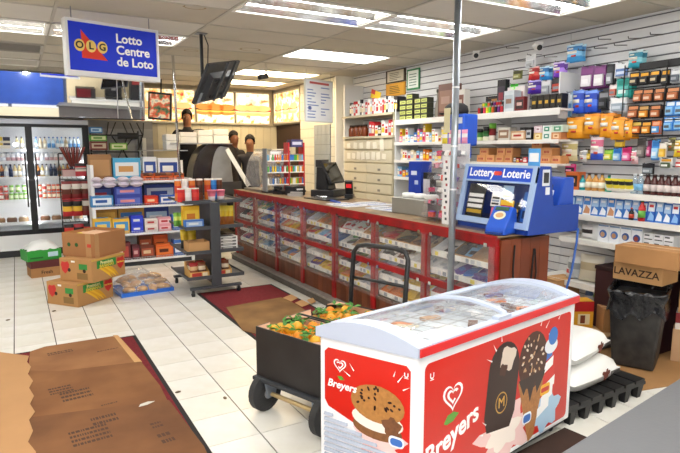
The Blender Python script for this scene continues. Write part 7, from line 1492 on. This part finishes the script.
# pallet of black plastic
pt = thing('plastic_pallet', 'black plastic pallet with stubby legs under the flour sacks', 'pallet', (2.67, 2.0, 0), radians(2)); pk = M('1a1a1c', .5, var=.3, sc=20)
LX, LYp = .80, .46
for k in range(7): MB().box(k*LX/7+.006, 0, .105, (k+1)*LX/7-.012, LYp, .125, pk).build('deck_slat', pt)
for k in range(4): MB().box(0, k*(LYp-.05)/3, .085, LX, k*(LYp-.05)/3+.05, .1045, pk).build('runner', pt)
for i in range(6):
    for j in range(3): b = MB(); x, y = .03+i*(LX-.11)/5, .0+j*(LYp-.08)/2; b.hexa([(x+.012, y+.012, 0), (x+.048, y+.012, 0), (x+.048, y+.05, 0), (x+.012, y+.05, 0)], [(x, y, .0845), (x+.06, y, .0845), (x+.06, y+.065, .0845), (x, y+.065, .0845)], pk); b.build('leg', pt)
def sack(label, x, y, z, rz, L, Wd, H):
    t = thing('flour_sack', label, 'sack', (x, y, z), rz, 'white sacks'); b = MB(); G = []; nx, ny = 14, 10; wm = M('e9e9e6', .6, bump=.3, bsc=14)
    for sg in (1, -1):
        rows_ = []
        for j in range(ny+1):
            v = j/ny*2-1; rr2 = []
            for i in range(nx+1):
                u = i/nx*2-1; e = max(0, 1-abs(u)**5)**.5*max(0, 1-abs(v)**4)**.5; rr2.append(b.v((u*L/2*(1-.05*v*v), v*Wd/2*(1-.06*u*u), H/2+sg*(H/2)*e*(1+.06*sin(5*u+2*v)*(.0 if sg < 0 else 1)))))
            rows_.append(rr2)
        for j in range(ny):
            for i in range(nx): f = (rows_[j][i], rows_[j][i+1], rows_[j+1][i+1], rows_[j+1][i]); b.idx(f if sg > 0 else f[::-1], wm)
    b.build('cloth', t, smooth=True)
    lg = M('6a3022', .7)
    b = MB()
    for dx, dz, r in ((0, .0, .03), (-.03, .015, .016), (.03, .012, .018), (.01, .03, .012), (-.015, -.02, .014)): b.face([(L*.12+dx+r*cos(2*pi*q/10), -Wd/2*.93-.014-abs(dz)*.0-.0006*q%.001, H*.5+dz+r*.8*sin(2*pi*q/10)) for q in range(10)], lg)
    b.build('brown_emblem', t); 
    b = MB()
    for q in range(7): b.box(L*.12+.06+q*.016, -Wd/2*.93-.015, H*.42, L*.12+.07+q*.016, -Wd/2*.93-.0135, H*.56, M('3a3634', .7))
    tag(b.build('sack_print', t), 'dark sack lettering', kind='stuff')
    return t
sack('lower white flour sack with brown emblem on the pallet', 3.02, 2.26, .1255, radians(6), .56, .40, .165); sack('upper white flour sack with brown emblem', 3.0, 2.30, .288, radians(14), .56, .40, .155)
# flattened cardboard and boards
def fsheet(label, pts, m, z=.0008, th=.004):
    b = MB(); b.prism(pts, z, z+th, m, 'z'); o = b.build('cardboard_sheet'); sharp(o.data); return tag(o, label, 'cardboard')
fsheet('flattened brown cardboard on the tiles beside the bin', [(3.38, 2.12), (4.3, 1.92), (4.55, 2.05), (4.55, 3.0), (3.75, 3.05), (3.55, 2.5)], M('a87d4e', .9, var=.2, sc=3))
t = thing('low_platform', 'low pale wooden platform by the wall behind the sacks', 'platform', (0, 0, 0)); MB().box(3.70, 2.72, .0055, 4.55, 3.55, .10, M('c9a878', .6, var=.15)).build('board', t)
MB().box(3.69, 2.705, .0055, 4.55, 2.7195, .09, M('2a2626', .6)).build('dark_edge', t)
def on(px, py, z=.1005): return onz(px, py, z)
p = Vector((4.02, 3.0, 0)); t = thing('red_carton', 'red and yellow printed carton standing by the sacks', 'carton', (p.x, p.y, .1005), radians(-30)); H = .23
MB().box(0, 0, 0, .16, .14, H, M('e0a52c', .5)).build('carton_body', t); MB().box(-.0005, -.001, H*.62, .1605, -.0002, H, M('c8262a', .5)).build('red_band', t); MB().box(.03, -.0012, .03, .13, -.0002, .12, M('e8d8b0', .5)).build('picture', t); MB().box(.05, -.002, .04, .09, -.0013, .11, M('7a3a20', .5)).build('picture_detail', t)
p = Vector((4.12, 2.80, 0)); carton('small plain brown carton beside the bin', (p.x, p.y, .1005), radians(-35), .2, .16, .2, CARD)
p = on(572, 300); carton('plain brown carton behind the red carton', (4.16, 3.30, .1005), radians(-5), .28, .2, .33, CARD_L)
for k, (px, cl, nm) in enumerate(((594, ('7ac83a', '2a2a2a', 'e8e84a'), 'lime green'), (598.5, ('3a3c40', 'd8d8da', '8ac83a'), 'dark'), (612, ('9ab0d0', 'e8eef4', '5a78a8'), 'pale blue'))):
    p = on(px, 312); b = MB(); b.lathe([(.035, 0), (.037, .05), (.037, .2), (.02, .27), (.02, .30)], [M(cl[0], .3), M(cl[1], .3), M(cl[2], .3), M(cl[0], .3), M(cl[0], .3)], n=12); tag(b.build('bottle', loc=(4.42, 2.99+.085*k, .1005), smooth=True), '%s cleaner bottle on the low platform' % nm, 'bottle', 'cleaner bottles')
b = MB(); b.box(-.05, -.1, 0, .05, .1, .25, M('e6eaee', .5)); b.box(-.0508, -.08, .05, -.05, .08, .2, M('5a8ac8', .5)); tag(b.build('soap_box', loc=(3.92, 3.42, .1005), rz=.2), 'white box with blue panel on the low platform', 'box')
# clutter below the lower shelf by the terminal: bags and trays
for k, (px, py, w, h, cl, nm) in enumerate(((573, 262, .14, .2, ('b9bdc0', '8a9094', 'd8dadc'), 'grey-white'), (590, 262, .22, .24, ('cfc6b0', 'b8a888', 'dcd6c6'), 'clear bag of tan'), (570, 275, .10, .12, ('d8d8d8', 'c83a34', 'e8e8e8'), 'white and red'))):
    p = onx(px, py, 4.34); b = MB(); b.bag(w, h, .12, [M(q, .4) for q in cl]); tag(b.build('bagged_goods', loc=(4.36, p.y, .44 if k != 2 else .432), rot=(-.1, 0, -pi/2+.2*k), smooth=True), '%s goods slumped under the right wall shelves' % nm, 'bag', 'bagged goods under the shelves')
t = wshelf('bottom white wall shelf holding bagged goods by the terminal', 2.96, 3.6, .43)
# white pipe end on the lower shelf left
b = MB(); b.cyl((4.24, 3.30, .93), (4.45, 3.30, .93), .055, M('eceff0', .5), n=18); b.cyl((4.2395, 3.30, .93), (4.2392, 3.30, .93), .03, M('8a8e92', .6), n=14); tag(b.build('paper_roll', smooth=False), 'white paper roll end at the left of the lower right shelves', 'roll')

# ================================================================ NEAR STEEL COUNTER (bottom right of picture) and the shop behind the camera
a1, a2 = onz(560, 453, .95), onz(680, 378, .95); an = math.atan2(a2.y-a1.y, a2.x-a1.x)
sc_ = thing('steel_counter', 'brushed stainless steel counter top in the near right corner', 'counter', (a1.x, a1.y, 0), an)
brush = M('67686b', .42, .6, var=.12, sc=2.5, bump=.05, bsc=80); MB().box(-.25, -.62, .905, 2.2, 0, .95, brush).build('steel_top', sc_, bevel=.004); MB().box(-.2, -.58, .0, 2.15, -.04, .9045, M('6b6c6e', .5)).build('cabinet', sc_)
p = onz(555, 440, 0); b = MB(); b.box(-.3, -.25, .0006, .16, .04, .008, M('3a241a', .9, var=.3)); tag(b.build('dark_mat', loc=(p.x, p.y, 0), rz=.12), 'small dark brown mat between the freezer and steel counter', 'mat')
fl_ = struct(MB().box(-3.15, -1.59, .5, 1.05, -1.585, 2.29, GLASS).build('window_1'))
t = thing('blue_banner', 'large deep blue window banner behind the camera, seen in the mirror', 'banner', (0, 0, 0)); MB().box(-1.5, -1.57, .6, 1.0, -1.56, 2.3, M('1f4aa8', .6, var=.3, sc=2)).build('sheet', t); MB().cyl((-1.55, -1.565, 2.31), (1.05, -1.565, 2.31), .012, GREY).build('top_bar', t)
t = thing('drinks_counter', 'white drinks counter behind the camera, seen in the mirror', 'counter', (0, 0, 0)); MB().box(1.2, -1.55, .0, 3.6, -.95, .88, M('d8d6d0', .5)).build('cabinet', t); MB().box(1.15, -1.57, .881, 3.65, -.92, .92, M('cfd0d0', .4)).build('top', t)
t = thing('coffee_machine', 'black coffee machine with lit panel, seen in the mirror', 'coffee machine', (2.45, -1.3, .9205)); MB().box(-.25, -.2, 0, .25, .2, .08, BLACK).build('base', t); MB().box(-.25, -.2, .081, .25, .0, .85, BLACK).build('housing', t); MB().box(-.18, .001, .45, .18, .01, .8, M('c8d89a', .4, em=.5)).build('lit_panel', t); MB().box(-.06, .001, .28, .06, .1, .36, STEEL).build('spout', t)
t = thing('microwave', 'black microwave with dark red front, seen in the mirror', 'microwave', (1.62, -1.3, .9205)); MB().box(-.28, -.2, 0, .28, .18, .32, BLACK).build('housing', t); MB().box(-.26, .181, .03, .14, .19, .29, M('5a1820', .3)).build('door', t); MB().box(.16, .181, .03, .26, .19, .29, M('2a2a2c', .4)).build('keypad', t)
t = thing('tall_dispenser', 'tall dark drinks dispenser, seen in the mirror', 'dispenser', (3.15, -1.3, .9205)); MB().box(-.2, -.2, 0, .2, .15, .95, M('26262a', .4)).build('housing', t); MB().box(-.15, .151, .5, .15, .16, .85, M('8a2a2c', .4)).build('panel', t)
